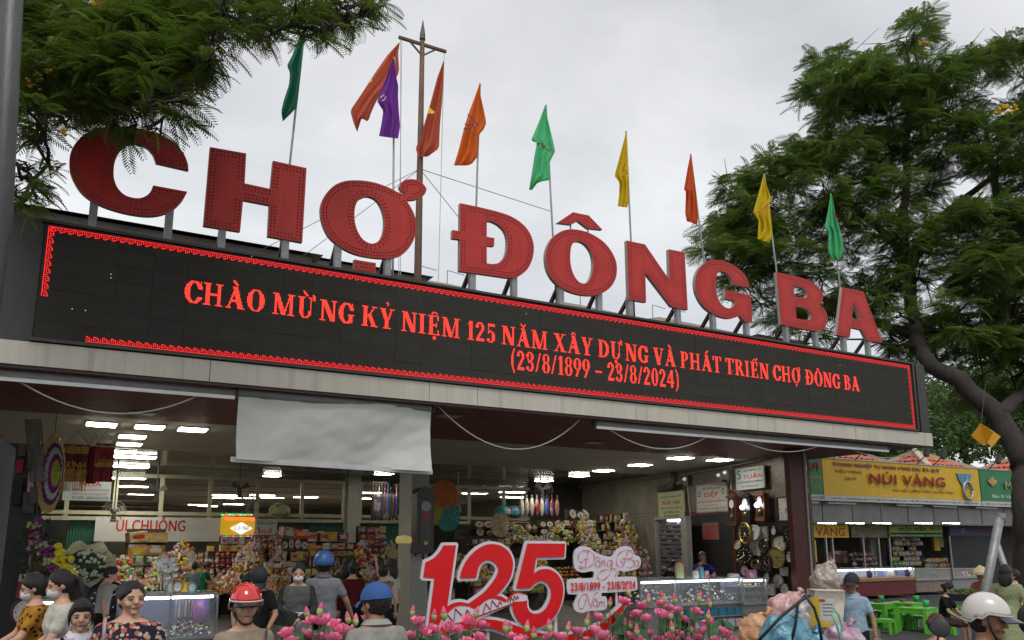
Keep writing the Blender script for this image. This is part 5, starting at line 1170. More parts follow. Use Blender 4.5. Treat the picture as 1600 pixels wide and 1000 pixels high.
def watches(x0, x1, Y, zg, dp, n, stall, mats, hump=.16, size=.022):
    ms = []
    for m in mats:
        mb = MB(); mb.lathe([(0,.4),(.8,.45),(1,.3),(1,0)], n=9); mb.m = [0]*len(mb.m); k = len(mb.f); mb.box((-.35,-2.2,-.05), (.35,2.2,.12)); mb.m = [0]*k+[1]*6
        ms.append(mb.mesh('wristwatch', [m, rim_k], False))
    g_ = 'wristwatches heaped in '+stall
    n0 = GC.get('ww', 0)
    for i in range(n):
        GC['ww'] = GC.get('ww', 0)+1
        if GC['ww'] > 270: break
        u = random.random(); v = random.random(); z = zg+.02+hump*math.sin(v*1.5)*(.55+.45*math.sin(u*9))+random.uniform(0,.03)
        s = size*random.uniform(.8,1.25)
        tag(inst(random.choice(ms), 'wristwatch', (x0+.06+(x1-x0-.12)*u, Y+.08+(dp-.16)*v, z), (random.uniform(.3,1.3), random.uniform(-.5,.5), random.uniform(-1,1)), s), 'small wristwatch lying in the heap inside '+stall, 'wristwatch', g_)
    mb = MB()
    for i in range(n//2):
        u = random.random(); v = random.random(); z = zg+.02+hump*math.sin(v*1.5)*(.55+.45*math.sin(u*9)); c = Vector((x0+.06+(x1-x0-.12)*u, Y+.08+(dp-.16)*v, z))
        mb.cbox(c, (.04,.035,.016), rz=random.random()*3, rx=random.uniform(.2,1.2), m=i % 4)
        mb.cbox(c, (.016,.11,.01), rz=random.random()*3, rx=random.uniform(.2,1.2), m=3)
    mb.build('watch_heap', list(mats)[:3]+[rim_k], None, kind='stuff')
wm = [mat('watch_silver', (.5,.5,.5), .25, .6, var=.1), mat('watch_white', (.6,.6,.56), .3, var=.1), rim_au, mat('watch_pink', (.45,.12,.18), .4, var=.1)]
t, x0, x1, zg, z1_ = counter('lit glass watch counter at the left with a violet back', 190, 341, 928, 998, 11.5, .7, 2)
watches(x0, x1, 11.5, zg, .7, 170, 'the left watch counter', wm, .2)
for i in range(9):
    x = x0+(x1-x0)*(.62+.035*i); tag(MB().cbox((x, 12.05, zg+.33), (.02, .012, .22)).build('watch_strap', wm[i % 2]), 'narrow watch hanging on the back of the left counter', 'watch', 'watches hanging on the counter back')
tag(MB().ell((x1-.16, 11.8, zg+.32), (.12,.1,.2), fn=lambda q: q*(1+.15*math.sin(q.x*60)*math.cos(q.z*50))).build('toy_bundle', mat('toy_mix', (.35,.03,.05), .4, col2=(.05,.12,.5), vscale=14)), 'red and blue toy bundle standing in the left watch counter', 'toy')
counter('small lit glass counter at the far left behind the orange blouse', 58, 95, 936, 998, 11.3, .6, 1)
t, x0, x1, zg, z1_ = counter('long lit watch counter right of the white plaque', 1000, 1158, 904, 944, 11.5, .7, 3, inner=mat('counter_dark', (.05,.05,.055), .5))
watches(x0, x1, 11.5, zg, .7, 240, 'the long watch counter on the right', [wm[1], wm[0], rim_au, mat('bag_white', (.55,.52,.45), .3, var=.2)], .26, .026)
zz = atY(1100, 975, 11.5).z
for r_ in range(3):
    z = zg-.22-r_*.2
    for i in range(9):
        x = x0+.55+(x1-x0-.6)*i/9; tag(MB().box((x, 11.46, z), (x+(x1-x0)/11, 11.55, z+.13)).build('stock_box', [mB[1], mB[1], mW[0], fan_m][(i+r_*2) % 4] if r_ else mat('teal_box', (.02,.16,.25), .5, obj=.3)), 'teal or grey stock box on the shelves under the long watch counter', 'box', 'stock boxes under the watch counter')
    tag(MB().box((x0+.5, 11.44, z-.02), (x1, 11.56, z-.004)).build('shelf_board', alu), ['upper', 'middle', 'lower'][r_]+' metal shelf under the long watch counter', 'shelf')
t, xa, xb, zg2, z2_ = counter('short glass case with three lit watch shelves at the right end', 1160, 1197, 903, 942, 11.4, .6, 1, inner=purple_in)
for k in range(3):
    z = zg2+.02+k*.14; MB().box((xa+.02, 11.44, z-.008), (xb-.02, 11.9, z)).build('glass_shelf', alu, t)
    for i in range(9):
        tag(inst(bpy.data.objects['wristwatch'].data, 'wristwatch', (xa+.05+(xb-xa-.1)*i/8, 11.5+random.uniform(0,.08), z+.03), (.9, 0, .2), .024), 'wristwatch in a tidy row of the short glass case', 'wristwatch', 'wristwatches in tidy rows')
MB().box((xa-.0, 11.36, .9-.1), (xa+.01, 11.38, .9)).build('trim', alu, t)
# things standing on the right counter
for (px, py, w_, h_, m, lab, cat) in ((1062,903,.16,.34,mR[0],'red pointed gift bag on the watch counter','gift bag'),(1087,904,.12,.14,mW[0],'clear jar of pens on the watch counter','jar'),(1096,903,.10,.2,mB[1],'blue cup of toothbrush-like pens on the counter','cup'),(1104,904,.10,.14,mP[0],'pink cup beside the blue one','cup'),(1146,903,.22,.08,mW[1],'white plastic basket on the counter','basket'),(1175,902,.2,.14,mP[1],'pink jar at the right end of the counter','jar'),(1168,902,.1,.14,mP[0],'small pink jar beside the larger one','jar')):
    p = atY(px, py, 11.7); tag(MB().lathe([(w_*.5,0),(w_*.52,h_*.6),(w_*.3 if h_ > .3 else w_*.46,h_)], c=p, n=9).build('cup' if cat == 'cup' else cat.replace(' ', '_'), m), lab, cat)
# things on the left counter
p = atY(167, 934, 12.28)
clock('black arched table clock with white numerals on the left counter', p, (-.1,-1,0), .27, .22, rim_k, dial_k, 'round', (0, 60), .05, True)
clock('round white clock with a dark red rim leaning at the far left', atY(41, 956, 11.0), (.0,-1,0), .16, .17, rim_br, dial_w, 'round', (60, 230), .03)
clock('small brass alarm clock on the left counter', atY(278, 917, 11.7), (-.2,-1,0), .07, .085, rim_au, dial_w, 'round', (60, 230), .02)
clock('small silver alarm clock beside the brass one', atY(266, 918, 11.8), (-.2,-1,0), .05, .08, rim_w, dial_w, 'round', (60, 130), .015)
clock('little pale blue table clock at the right end of the left counter', atY(300, 918, 11.7), (-.2,-1,0), .06, .08, mB[1], dial_w, 'round', (60, 130), .02)
tag(MB().cbox(atY(290, 917, 11.7), (.13,.03,.12)).build('price_card', MATS['sign_yellow']), 'small yellow card between the alarm clocks', 'card')
rk = thing('watch_stand', 'spinning rack of hanging watches on the left counter', 'watch rack', atY(262, 925, 11.9)); 
for (px) in (250, 256, 262, 268, 274): MB().tube([atY(px, 868, 11.9), atY(px+1, 922, 11.9)], .012, 5).build('rod', alu, rk)
for i in range(16):
    p = atY(248+random.random()*28, 872+random.random()*45, 11.82); MB().lathe([(0,0),(.035,.004)], n=10, M=Matrix.Translation(p) @ Matrix.Rotation(R(90), 4, 'X')).build('watch', wm[i % 2], rk)
# grey lattice rack of sunglasses
rkp, rkq = atW(1024, 812, .5), atW(1072, 812, .5)
gr = thing('sunglasses_rack', 'tall pale rack with many rows of sunglasses and a small tube light', 'display rack', (rkp+rkq)/2*1.0)
zr_t, zr_b = rkp.z, atW(1024, 905, .5).z; A_, B2 = rkp, rkq; back = WN*.12
def rbox(nm, u0, u1, z0, z1, o0, o1, m, kind=None):
    P_ = [A_.lerp(B2, u)+WN*o for u, o in ((u0,o0),(u1,o0),(u1,o1),(u0,o1))]; v = [(p.x,p.y,z) for z in (z0,z1) for p in P_]
    o = MB().add(v, [(0,3,2,1),(4,5,6,7),(0,1,5,4),(1,2,6,5),(2,3,7,6),(3,0,4,7)]).build(nm, m, gr)
    return o
rbox('back_panel', 0, 1, zr_b, zr_t, .1, .14, mat('rack_grey', (.28,.29,.28), .5)); rbox('side_post', -.03, 0, zr_b, zr_t+.03, 0, .14, alu); rbox('side_post', .82, 1.0, zr_b, zr_t+.03, .0, .098, alu); rbox('top_rail', 0, 1, zr_t, zr_t+.05, 0, .14, alu); rbox('tube_light', .4, .8, zr_t-.05, zr_t-.02, 0, .03, lamp_cool)
for r_ in range(13):
    for c_ in range(8):
        u = .05+c_*.094; z = zr_t-.12-r_*(zr_t-zr_b-.1)/13; rbox('sunglasses', u, u+.07, z, z+.035, .07, .095, [rim_k, rim_k, mBr[0], mB[0]][(r_*3+c_) % 4])
for r_ in range(14):
    z = zr_t-.135-r_*(zr_t-zr_b-.1)/13; rbox('shelf_bar', 0, .82, z-.012, z-.002, .05, .1, alu)
# ---------------------------------------------------------------- anniversary number stand and plaque
SY = 7.5
sred = mat('board_red', (.62,.008,.012), .4, var=.05, bump=0, spec=.3); swhite = mat('board_white', (.60,.57,.62), .5, var=.04, bump=0)
def sm_open(P, per=5):
    P = [np.array(p[:2], float) for p in P]; n = len(P); out = []
    for i in range(n-1):
        p0 = P[i-1] if i else P[0]*2-P[1]; p1, p2 = P[i], P[i+1]; p3 = P[i+2] if i+2 < n else P[-1]*2-P[-2]
        for k in range(per):
            t = k/per; out.append(.5*((2*p1)+(-p0+p2)*t+(2*p0-5*p1+4*p2-p3)*t*t+(-p0+3*p1-3*p2+p3)*t**3))
    return out+[P[-1]]
def offset_loop(lp, d):
    A = np.array(lp); s = 1 if area(lp) > 0 else -1
    keep = [0]
    for i in range(1, len(A)):
        if np.hypot(*(A[i]-A[keep[-1]])) > .004: keep.append(i)
    A = A[keep]; e = np.roll(A, -1, 0)-A; e /= np.maximum(np.hypot(*e.T), 1e-9)[:,None]; n = np.column_stack([e[:,1], -e[:,0]])*s; out = []
    for i in range(len(A)):
        n0, n1 = n[i-1], n[i]; cr = (e[i-1][0]*e[i][1]-e[i-1][1]*e[i][0])*s; dot = n0@n1
        if cr > .2:                                   # convex corner: round it
            a0, a1 = math.atan2(n0[1], n0[0]), math.atan2(n1[1], n1[0]); da = (a1-a0+math.pi) % (2*math.pi)-math.pi
            for k in range(5): a = a0+da*k/4; out.append(A[i]+d*np.array([math.cos(a), math.sin(a)]))
        else:
            m = n0+n1; L = np.linalg.norm(m); m = m/max(L, .1); out.append(A[i]+m*d/max(.45, m@n0))
    return [tuple(p) for p in out]
ns = thing('anniversary_sign', 'large red number 125 with white edging above the pink lotus flowers', 'sign', (atY(770, 900, SY).x, SY, 0))
N1 = [(308,130,1),(424,128,1),(345,685,1),(325,760),(285,820),(262,880,1),(240,932,1),(160,945,1),(225,432,1),(122,425,1),(143,285,1),(215,250),(270,195)]
N2 = [(460,432,1),(472,370),(520,270),(600,180),(690,128),(760,118),(840,135),(910,190),(945,270),(943,350),(920,430),(870,510),(795,592,1),(840,598),(888,628,1),(880,655,1),(820,632),(750,618),(690,640),(620,705,1),(590,712),(540,692),(470,685),(410,700),(350,750,1),(330,742,1),(345,688,1),(400,660),(470,650),(540,665,1),(680,560),(760,465),(800,400),(812,345),(785,295),(735,268),(690,272),(650,302),(625,350),(608,430,1)]
N5 = [(1078,112,1),(1425,115,1),(1418,235,1),(1160,240,1),(1137,388,1),(1200,352),(1280,350),(1350,390),(1395,460),(1408,540),(1395,640),(1350,750),(1280,830),(1200,880),(1120,890),(1050,870),(990,810),(950,730),(940,650,1),(1075,640,1),(1080,700),(1110,745),(1160,758),(1220,735),(1270,670),(1295,590),(1290,520),(1255,470),(1205,455),(1150,480),(1100,525,1),(975,525,1)]
SW = [(165,938),(330,870),(480,830),(620,808),(760,812),(900,842),(1050,893),(1180,930),(1330,958),(1500,940),(1700,880),(1860,760),(1975,650,1),(1995,642,1),(1960,720),(1860,850),(1700,960),(1500,1015),(1330,1035),(1100,1015),(950,965),(800,905),(680,885),(520,890),(380,930),(270,990),(200,1050,1),(150,1010,1)]
sc_ = 5.88
for i, (nm, L_) in enumerate((('digit_one', N1), ('digit_two', N2), ('digit_five', N5), ('swoosh', SW))):
    lp = px_loop(L_, 640, 830, sc_, 5, SY)
    plate([lp], nm, SY-.006-.0015*i, sred, ns)
    plate([offset_loop(lp, .028)], 'white_edging', SY+.004*i, swhite, ns, .02, mat('board_side', (.35,.33,.35), .6))
Wt = [(262,885,1),(300,810),(345,745,1),(400,690),(540,685,1),(620,700,1),(700,645),(750,620),(850,636,1),(900,655,1),(940,590),(1000,560),(1080,590,1),(1085,632,1),(940,672,1),(600,825,1),(420,850,1)]
plate([px_loop(Wt, 640, 830, sc_, 5, SY)], 'bridge_field', SY-.003, swhite, ns)
Cr = [(885,640,1),(925,585),(985,556),(1040,566),(1066,586,1),(1035,575),(985,568),(940,592),(900,650,1)]
plate([px_loop(Cr, 640, 830, sc_, 5, SY)], 'bridge_arch', SY-.0085, sred, ns)
dark_red = mat('board_dark_red', (.30,.01,.012), .5, var=0, bump=0)
for P, w in ((((300,865),(335,750),(405,838),(420,712),(507,800),(527,722),(572,782)), .011), (((672,770),(700,662),(742,722),(757,635),(812,700),(827,645),(850,672)), .009), (((922,662),(932,607),(958,640),(962,592),(985,628),(990,590),(1003,620)), .008)):
    pts = [atY(640+x/sc_, 830+y/sc_, SY-.010) for x, y in P]; mb = MB()
    for a, b_ in zip(pts, pts[1:]): mb.beam(a, b_, .003, w)
    mb.build('bridge_truss', dark_red, ns)
MB().beam(atY(640+565/sc_, 830+806/sc_, SY-.011), atY(640+942/sc_, 830+668/sc_, SY-.011), .003, .013).build('bridge_deck', dark_red, ns)
for px in (700, 762, 868):
    p = atY(px, 985, SY+.05); MB().tube([(p.x, SY+.05, 0), (p.x, SY+.05, p.z+.4)], .02, 8).build('support_post', white_paint, ns)
pl = thing('anniversary_plaque', 'white cut-out plaque with red script Dong Ba, the dates and Nam', 'sign', (atY(945, 900, SY).x, SY, 0))
o2 = (870, 830, 5.88)
TP = [(240,140),(310,150),(370,195),(440,222),(520,232),(570,165),(640,136),(700,155),(730,215),(778,240),(785,310),(745,350),(640,372),(585,365),(572,415),(560,445,1),(345,465,1),(352,372),(250,380),(185,350),(168,270),(180,180)]
DT = [(135,442),(300,432),(700,418),(745,436),(752,530),(705,550),(440,568),(160,582),(112,562),(108,470)]
NM = [(210,570,1),(425,560,1),(425,598),(465,605),(475,680),(445,725),(300,735),(250,752),(185,735),(165,680),(190,620)]
for i, (nm, L_) in enumerate((('name_panel', TP), ('date_panel', DT), ('year_panel', NM))): plate([px_loop(L_, *o2, 5, SY)], nm, SY+.03-.003*i, swhite, pl, .02, MATS['board_side'])
ink_c = mat('script_red', (.50,.02,.04), .5, var=0, bump=0)
ST = [[(280,180),(232,182),(200,220),(200,262),(225,285),(248,270)], [(262,178),(310,185),(345,225),(342,280),(312,318),(262,338),(215,322),(206,336),(232,344),(262,330),(272,262),(288,182)], [(250,262),(292,250)],
 [(385,270),(368,274),(356,300),(366,330),(388,326),(400,292),(385,270)], [(360,252),(380,234),(396,253)], [(418,270),(408,326)], [(412,292),(430,268),(443,276),(434,326)],
 [(510,272),(480,268),(462,300),(474,328),(498,312),(512,272),(502,340),(482,402),(430,446),(386,440),(375,405),(410,366),(470,350),(530,346),(550,372),(538,418)],
 [(655,178),(640,230),(618,300),(590,332),(556,310),(552,240),(590,192),(650,172),(692,188),(694,236),(648,258),(700,266),(712,302),(684,336),(640,330)], [(640,258),(604,250),(590,276),(612,290)], [(755,274),(730,270),(715,300),(730,326),(750,310),(758,272),(750,314),(766,322)],
 [(272,574),(228,592),(204,640),(202,690),(226,714),(252,690),(268,630),(276,574),(300,670),(314,700),(334,620),(356,574),(384,562)], [(376,645),(350,640),(336,670),(350,696),(370,682),(379,644),(372,688),(386,696)], [(345,618),(360,629),(376,615)], [(396,645),(388,696)], [(391,665),(408,643),(416,656),(410,696)], [(413,666),(430,643),(440,656),(433,688),(446,694)]]
for P in ST:
    pts = [atY(870+q[0]/5.88, 830+q[1]/5.88, SY+.020) for q in sm_open(P)]; mb = MB()
    hw_ = .0030
    top = []; bot = []
    for i, p in enumerate(pts):
        d = (pts[min(i+1, len(pts)-1)]-pts[max(i-1, 0)]); n = Vector((-d.z, 0, d.x)); n = n.normalized()*hw_*(1+.5*math.sin(i*.7)) if n.length > 1e-9 else Vector((hw_,0,0)); top.append(p+n); bot.append(p-n)
    mb.grid([top, bot]); mb.build('script_stroke', ink_c, pl)
da, db = atY(893, 917, SY), atY(994, 913, SY); z0, z1_ = atY(893, 923.5, SY).z, atY(893, 911, SY).z; z2, z3 = atY(994, 919.5, SY).z, atY(994, 907.5, SY).z
o = text('23/8/1899 - 23/8/2024', 'lettering', (da.x, SY+.018), (db.x, SY+.018), z0, z1_, sred, pl, .05)
off = world_off(pl)
for v in o.data.vertices:
    u = (v.co.x+off.x-da.x)/(db.x-da.x); v.co.z += (z2-z0)*u
for px, y in ((919, 958), (963, 925)):
    p = atY(px, y, SY+.06); MB().tube([(p.x, SY+.06, 0), (p.x, SY+.06, p.z+.1)], .015, 8).build('support_post', white_paint, pl)

# ---------------------------------------------------------------- lotus flowers
petal_m = mat('lotus_petal', (.80,.10,.28), .55, col2=(.95,.34,.50), vscale=9, bump=.05, transl=.25, obj=.25); tip_m = mat('lotus_bud_pink', (.75,.13,.25), .5, var=.3, transl=.15, obj=.2)
pod_m = mat('lotus_pod', (.40,.45,.10), .6, var=.15); stem_m = mat('lotus_stem', (.10,.16,.05), .6, var=.2); leaf_m = mat('lotus_leaf', (.03,.10,.03), .5, var=.3, vscale=14, transl=.2, obj=.3)
def petal_mesh(L_, w_, cup):
    G = []
    for i in range(7):
        t = i/6; ww = w_*math.sin(math.pi*min(1, t*.82+.10))**.8*(1 if t < 1 else 0.02); r_ = L_*t; row = []
        for j in range(5):
            u = j/4*2-1; a = cup*t; row.append((u*ww, r_*math.cos(a*.6)+.0, r_*math.sin(a*.6)+.35*ww*u*u))
        G.append(row)
    return MB().grid(G).mesh('petal', petal_m, True)
pet_o, pet_i = petal_mesh(.115, .042, .75), petal_mesh(.10, .036, 1.0)
pod_me = MB().lathe([(.008,-.02),(.018,0),(.026,.02),(.0,.024)], n=9).mesh('seed_pod', pod_m, True)
bud_t = MB().lathe([(.016,0),(.029,.025),(.024,.06),(.008,.095),(0,.105)], n=10).mesh('bud_tip', tip_m, True); bud_b = MB().lathe([(.006,-.03),(.022,-.015),(.031,.012),(.027,.04),(.022,.045)], n=10).mesh('bud_base', mat('bud_green', (.32,.42,.13), .55, var=.2), True)
LGp = 'artificial lotus flowers massed round the number stand'
def stemmed(root, p, lean):
    MB().tube([p, p+Vector((-lean*.3, .01, -.14)), p+Vector((-lean, .03, -.45)), (p.x-lean*1.2, p.y+.05, max(.25, p.z-.9))], .0065, 5).build('stem', stem_m, root)
def lotus(px, py, s=1, Y=None):
    Y = Y or SY-.45+random.uniform(-.25,.12); p = atY(px, py, Y); t = thing('lotus_flower', 'open pink artificial lotus flower on a thin stem in the mass around the number stand', 'flower', p, LGp)
    tl = Matrix.Rotation(random.uniform(-.5,.5), 4, 'X') @ Matrix.Rotation(random.uniform(-.5,.5), 4, 'Y') @ Matrix.Rotation(random.uniform(0,6), 4, 'Z'); s *= random.uniform(.74,.96)
    for k in range(8):
        a = k*.785+random.uniform(-.15,.15); M_ = tl @ Matrix.Rotation(a, 4, 'Z') @ Matrix.Rotation(random.uniform(.0,.5), 4, 'X'); o = inst(pet_o, 'petal', (0,0,0)); o.parent = t; o.matrix_local = M_ @ Matrix.Scale(s, 4)
    for k in range(6):
        a = k*1.047+.4; M_ = tl @ Matrix.Rotation(a, 4, 'Z') @ Matrix.Rotation(random.uniform(.6,.95), 4, 'X'); o = inst(pet_i, 'petal', (0,0,0)); o.parent = t; o.matrix_local = M_ @ Matrix.Scale(s, 4)
    o = inst(pod_me, 'seed_pod', (0,0,0)); o.parent = t; o.matrix_local = tl @ Matrix.Translation((0,0,.02*s))
    stemmed(t, p, random.uniform(-.06,.06))
def bud(px, py, lab=None):
    Y = SY-.4+random.uniform(-.2,.1); p = atY(px, py, Y); t = thing('lotus_bud', lab or 'pink and green lotus bud standing above the massed lotus flowers', 'flower bud', p, 'lotus buds above the flowers')
    r_ = (random.uniform(-.2,.2), random.uniform(-.25,.25), 0); s = random.uniform(.8,1.1)
    for me, nm in ((bud_t, 'bud_tip'), (bud_b, 'bud_base')): o = inst(me, nm, (0,0,0), r_, s); o.parent = t
    stemmed(t, p, random.uniform(-.05,.05))
for x, y in ((480,962),(499,958),(544,971),(556,974),(573,955),(644,960),(678,966),(694,965),(743,962),(733,992),(790,985),(797,983),(823,984),(859,984),(887,984),(953,945),(982,927),(1013,940),(1035,938),(1054,940),(917,975),(1092,938),(1109,946),(1106,966),(1050,985),(1080,985),(1064,960),(1048,965),(976,978),(985,980),(995,990),(834,996)): bud(x, y)
for x, y in ((488,976),(507,977),(522,979),(530,990),(549,992),(575,975),(450,995),(478,998),(505,1002),(520,1005),(653,977),(660,992),(676,988),(700,986),(713,988),(732,975),(752,984),(749,1002),(862,998),(875,1002),(933,970),(974,945),(1003,952),(995,965),(1010,972),(1033,948),(1045,956),(1060,958),(1037,966),(1030,962),(1087,960),(1070,972),(1108,975),(1100,990),(1128,990),(1140,996),(1088,1002),(1060,995),(1048,1000),(1075,1008),(980,998),(996,1004),(1015,995),(1030,1004),(900,992),(930,992),(944,1000),(960,1006),(798,1000),(815,1006),(880,1010),(915,1008),(1118,1006),(690,1006),(730,1010),(455,1008),(640,1000),(1146,1006)): lotus(x, y)
for i in range(46):
    px = random.uniform(935, 1140) if i < 24 else random.choice([random.uniform(440,570), random.uniform(650,940)]); py = random.uniform(965, 1010) if px > 935 else random.uniform(992, 1015)
    Y = SY-.3+random.uniform(-.15,.2); p = atY(px, py, Y); rr = random.uniform(.07,.12); t = thing('lotus_leaf', 'round green lotus leaf low among the pink flowers', 'leaf', p, 'lotus leaves among the flowers')
    G = [[Vector((rr*k/3*math.cos(a/14*6.2832), rr*k/3*math.sin(a/14*6.2832), .25*rr*(k/3)**2+.12*rr*math.sin(a*1.35)*(k/3))) for a in range(15)] for k in range(4)]
    M_ = Matrix.Translation(p) @ Matrix.Rotation(random.uniform(.2,1.1), 4, 'X') @ Matrix.Rotation(random.uniform(-.6,.6), 4, 'Y')
    MB().grid([[M_ @ v for v in row] for row in G]).build('blade', leaf_m, t, smooth=True); stemmed(t, p, 0)
pt = thing('planter', 'long low green planter trough holding the lotus stems', 'planter', atY(800, 1000, 7.0)*1.0); xa, xb = atY(430, 990, 7.1).x, atY(1150, 990, 7.1).x; pt.location = ((xa+xb)/2, 7.1, 0)
MB().box((xa, 6.85, 0), (xb, 7.4, .5)).build('trough', mat('planter_green', (.03,.06,.03), .6), pt)
# ---------------------------------------------------------------- market kiosks on the right
KY = 17.0
yb = mat('banner_yellow', (.60,.37,.008), .5, var=.06, vscale=3); gb = mat('banner_green', (.008,.17,.06), .5, var=.06); raised_r = mat('raised_red', (.30,.010,.012), .55, spec=.2, var=.05, bump=0); gold_t = mat('gold_text', (.42,.26,.05), .4, var=0, bump=0)
kio = thing('kiosk_row', 'row of market kiosks with yellow and green sign boards and grey awnings', 'kiosk', (24, KY, 0))
xk0 = atY(1249, 750, KY).x; xk1 = atY(1600, 760, KY).x+9; kt = atY(1249, 713, KY).z; kb = atY(1254, 781, KY).z
def banner(label, pa, pb, m, lines, strip, extra=None):
    xa, xb = atY(pa, 750, KY).x, atY(pb, 760, KY).x; t = thing('banner_sign', label, 'shop sign', ((xa+xb)/2, KY, kb))
    H = kt-kb; MB().box((xa+.01, KY, kb+H*.14), (xb-.01, KY+.12, kt)).build('panel', m, t); MB().box((xa+.01, KY, kb), (xb-.01, KY+.12, kb+H*.137)).build('address_strip', MATS['sign_white'], t)
    MB().box((xa, KY-.02, kt+.002), (xb, KY+.14, kt+.04)).build('edge_trim', alu, t)
    for (s, u0, u1, v0, v1, mm_, bo, dep) in lines:
        text(s, 'lettering', (xa+(xb-xa)*u0, KY), (xa+(xb-xa)*u1, KY), kb+H*v0, kb+H*v1, mm_, t, bo, dep)
        if dep > .02:
            text(s, 'letter_offset_layer', (xa+(xb-xa)*u0+.025, KY), (xa+(xb-xa)*u1+.025, KY), kb+H*v0-.02, kb+H*v1-.02, mat('letter_side_white', (.3,.28,.25), .5, var=0), t, bo, dep-.018)  # pale copy of the raised letters, set a little lower and to the right
    text(strip, 'lettering', (xa+(xb-xa)*.04, KY), (xa+(xb-xa)*.97, KY), kb+H*.035, kb+H*.10, ink_k, t, .02, .003)
    return t, xa, xb, H
banner('narrow green jeweller sign QUY beside the red column', 1249, 1286, gb, [('QUÝ', .18, .9, .66, .92, raised_r, .05, .05), ('JEWELRY', .15, .9, .46, .56, gold_t, .03, .01), ('1 GIA ĐÌNH', .12, .9, .26, .36, gold_t, .03, .01)], 'ĐT: 054.3.512.345')
bt, xa, xb, H = banner('wide yellow goldsmith sign NUI VANG with raised red letters', 1286, 1531, yb, [('DOANH NGHIỆP TƯ NHÂN VÀNG BẠC ĐÁ QUÝ', .06, .72, .82, .95, raised_r, .04, .03), ('NÚI VÀNG', .26, .74, .46, .76, raised_r, .06, .07), ('HIỆU VÀNG', .07, .22, .66, .77, raised_r, .04, .02), ('QUÝ', .12, .19, .50, .60, raised_r, .04, .02), ('CHỦ HIỆU: LƯƠNG TUẤN - HUYỀN TRÂN', .40, .80, .27, .38, raised_r, .03, .02)], 'CƠ SỞ 1: CHỢ ĐÔNG BA, TP HUẾ * ĐT: 0234.3512.345 - CƠ SỞ 2: TRẦN HƯNG ĐẠO, TP HUẾ * ĐT: 0905.123.456')
cx, cz = xa+(xb-xa)*.885, kb+H*.72; w = .42
bm = mat('gem_blue', (.05,.18,.32), .3, var=.3, vscale=20)
MB().prism([(cx-w*1.0, cz+.16), (cx+w*1.0, cz+.16), (cx+w*.8, cz-.05), (cx, cz-.45), (cx-w*.8, cz-.05)][::-1], KY-.05, KY-.005).build('emblem_gem', bm, bt)
for k in (-.5, 0, .5): MB().beam((cx+w*k, KY-.055, cz+.16), (cx+w*k*.3, KY-.055, cz-.3), .01, .03).build('emblem_facet', mat('gem_pale', (.25,.42,.5), .3, var=0), bt)
MB().tube([(cx+.1+.26*math.cos(a/24*6.2832), KY-.07, cz-.42+.30*math.sin(a/24*6.2832)) for a in range(25)], .045, 6).build('emblem_ring', mat('ring_silver', (.4,.38,.33), .35, .4), bt, smooth=True)
gt, xa, xb, H = banner('green sign with leaf emblem partly behind the tree at the right edge', 1531, 1660, gb, [('MOC TRÀ', .27, .8, .50, .74, gold_t, .05, .05), ('Bán Sỉ Và Lẻ Trà Thảo Dược', .12, .8, .22, .33, ink_w, .02, .01), ('0905.120', .5, .8, .84, .92, gold_t, .0, .01)], 'SỐ 217 TRẦN HƯNG ĐẠO, TP HUẾ * ĐT: 0905.7')
cx, cz = xa+(xb-xa)*.13, kb+H*.56
for a in (-.9, -.35, .25, .9): MB().ell((0,0,0), (.07,.025,.19), 8, 6, M=Matrix.Translation((cx+.16*math.sin(a), KY-.03, cz+.16*math.cos(a))) @ Matrix.Rotation(a, 4, 'Y')).build('emblem_leaf', gold_t, gt)
# structure of the kiosks
MB().box((xk0, KY+.13, kb+.02), (xk1, KY+.38, kt-.15)).build('sign_frame', steel_dark, kio)
aw = mat('awning_grey', (.20,.20,.19), .35, var=.2, vscale=1.5)
az1 = kb+.12; az0 = atY(1260, 815, KY+.4).z
x = xk0
while x < xk1: MB().box((x+.02, KY+.4, az0), (x+1.36, KY+.45, az1)).build('awning_panel', aw, kio); x += 1.4
MB().box((xk0-.0, KY+.3, az0-.05), (xk1, KY+3.6, az0)).build('awning_ceiling', mat('kiosk_ceiling', (.12,.12,.11), .6), kio)
MB().box((xk0, KY+3.6, 0), (xk1, KY+3.7, az0)).build('rear_wall', dirt('kiosk_back', (.11,.10,.075)), kio)
for px in (1290, 1300, 1348, 1372, 1389, 1483, 1560):
    p = atY(px, 830, KY+1.2); MB().box((p.x-.03, KY+1.2, 0), (p.x+.03, KY+1.26, az0)).build('upright', alu, kio)
for px in (1292, 1336, 1378, 1443, 1486): lamp(px, 816, ['first','second','third','fourth','fifth'][[1292,1336,1378,1443,1486].index(px)]+' lamp from the left under the kiosk awning', .62, .12, z=az0-.06, m=lamp_m, grp='lamps under the kiosk awning')
for px, y0, y1 in ((1256, 784, 790), (1315, 790, 793), (1420, 786, 791), (1475, 786, 790), (1540, 788, 792)):
    p = atY(px, 783, KY+.2); tag(MB().cbox((p.x, KY+.2, kb-.05), (1.3,.06,.05)).build('tube_lamp', white_paint), 'unlit white tube lamp under the kiosk signs, '+{1256:'leftmost',1315:'second',1420:'third',1475:'fourth',1540:'rightmost'}[px], 'tube lamp', 'unlit tubes under the kiosk signs')
board('yellow inner shop sign VANG with red letters', 1240, 819, 1327, 840, KY+1.1, ink_y, [('NÚI VÀNG', .0, .92, .12, .92, ink_r, .05)])
mz = board('dark picture board between the yellow and green inner signs', 1329, 820, 1387, 840, KY+1.12, mat('picture_mix', (.04,.05,.02), .5, col2=(.25,.22,.10), vscale=7), [])
board('lime and green inner shop sign MOC VIET', 1389, 821, 1473, 833, KY+1.1, mat('sign_lime', (.26,.36,.04), .5), [('mộc việt', .18, .68, .1, .95, ink_k, .05), ('0905.120', .76, .96, .5, .8, ink_k, .01)])
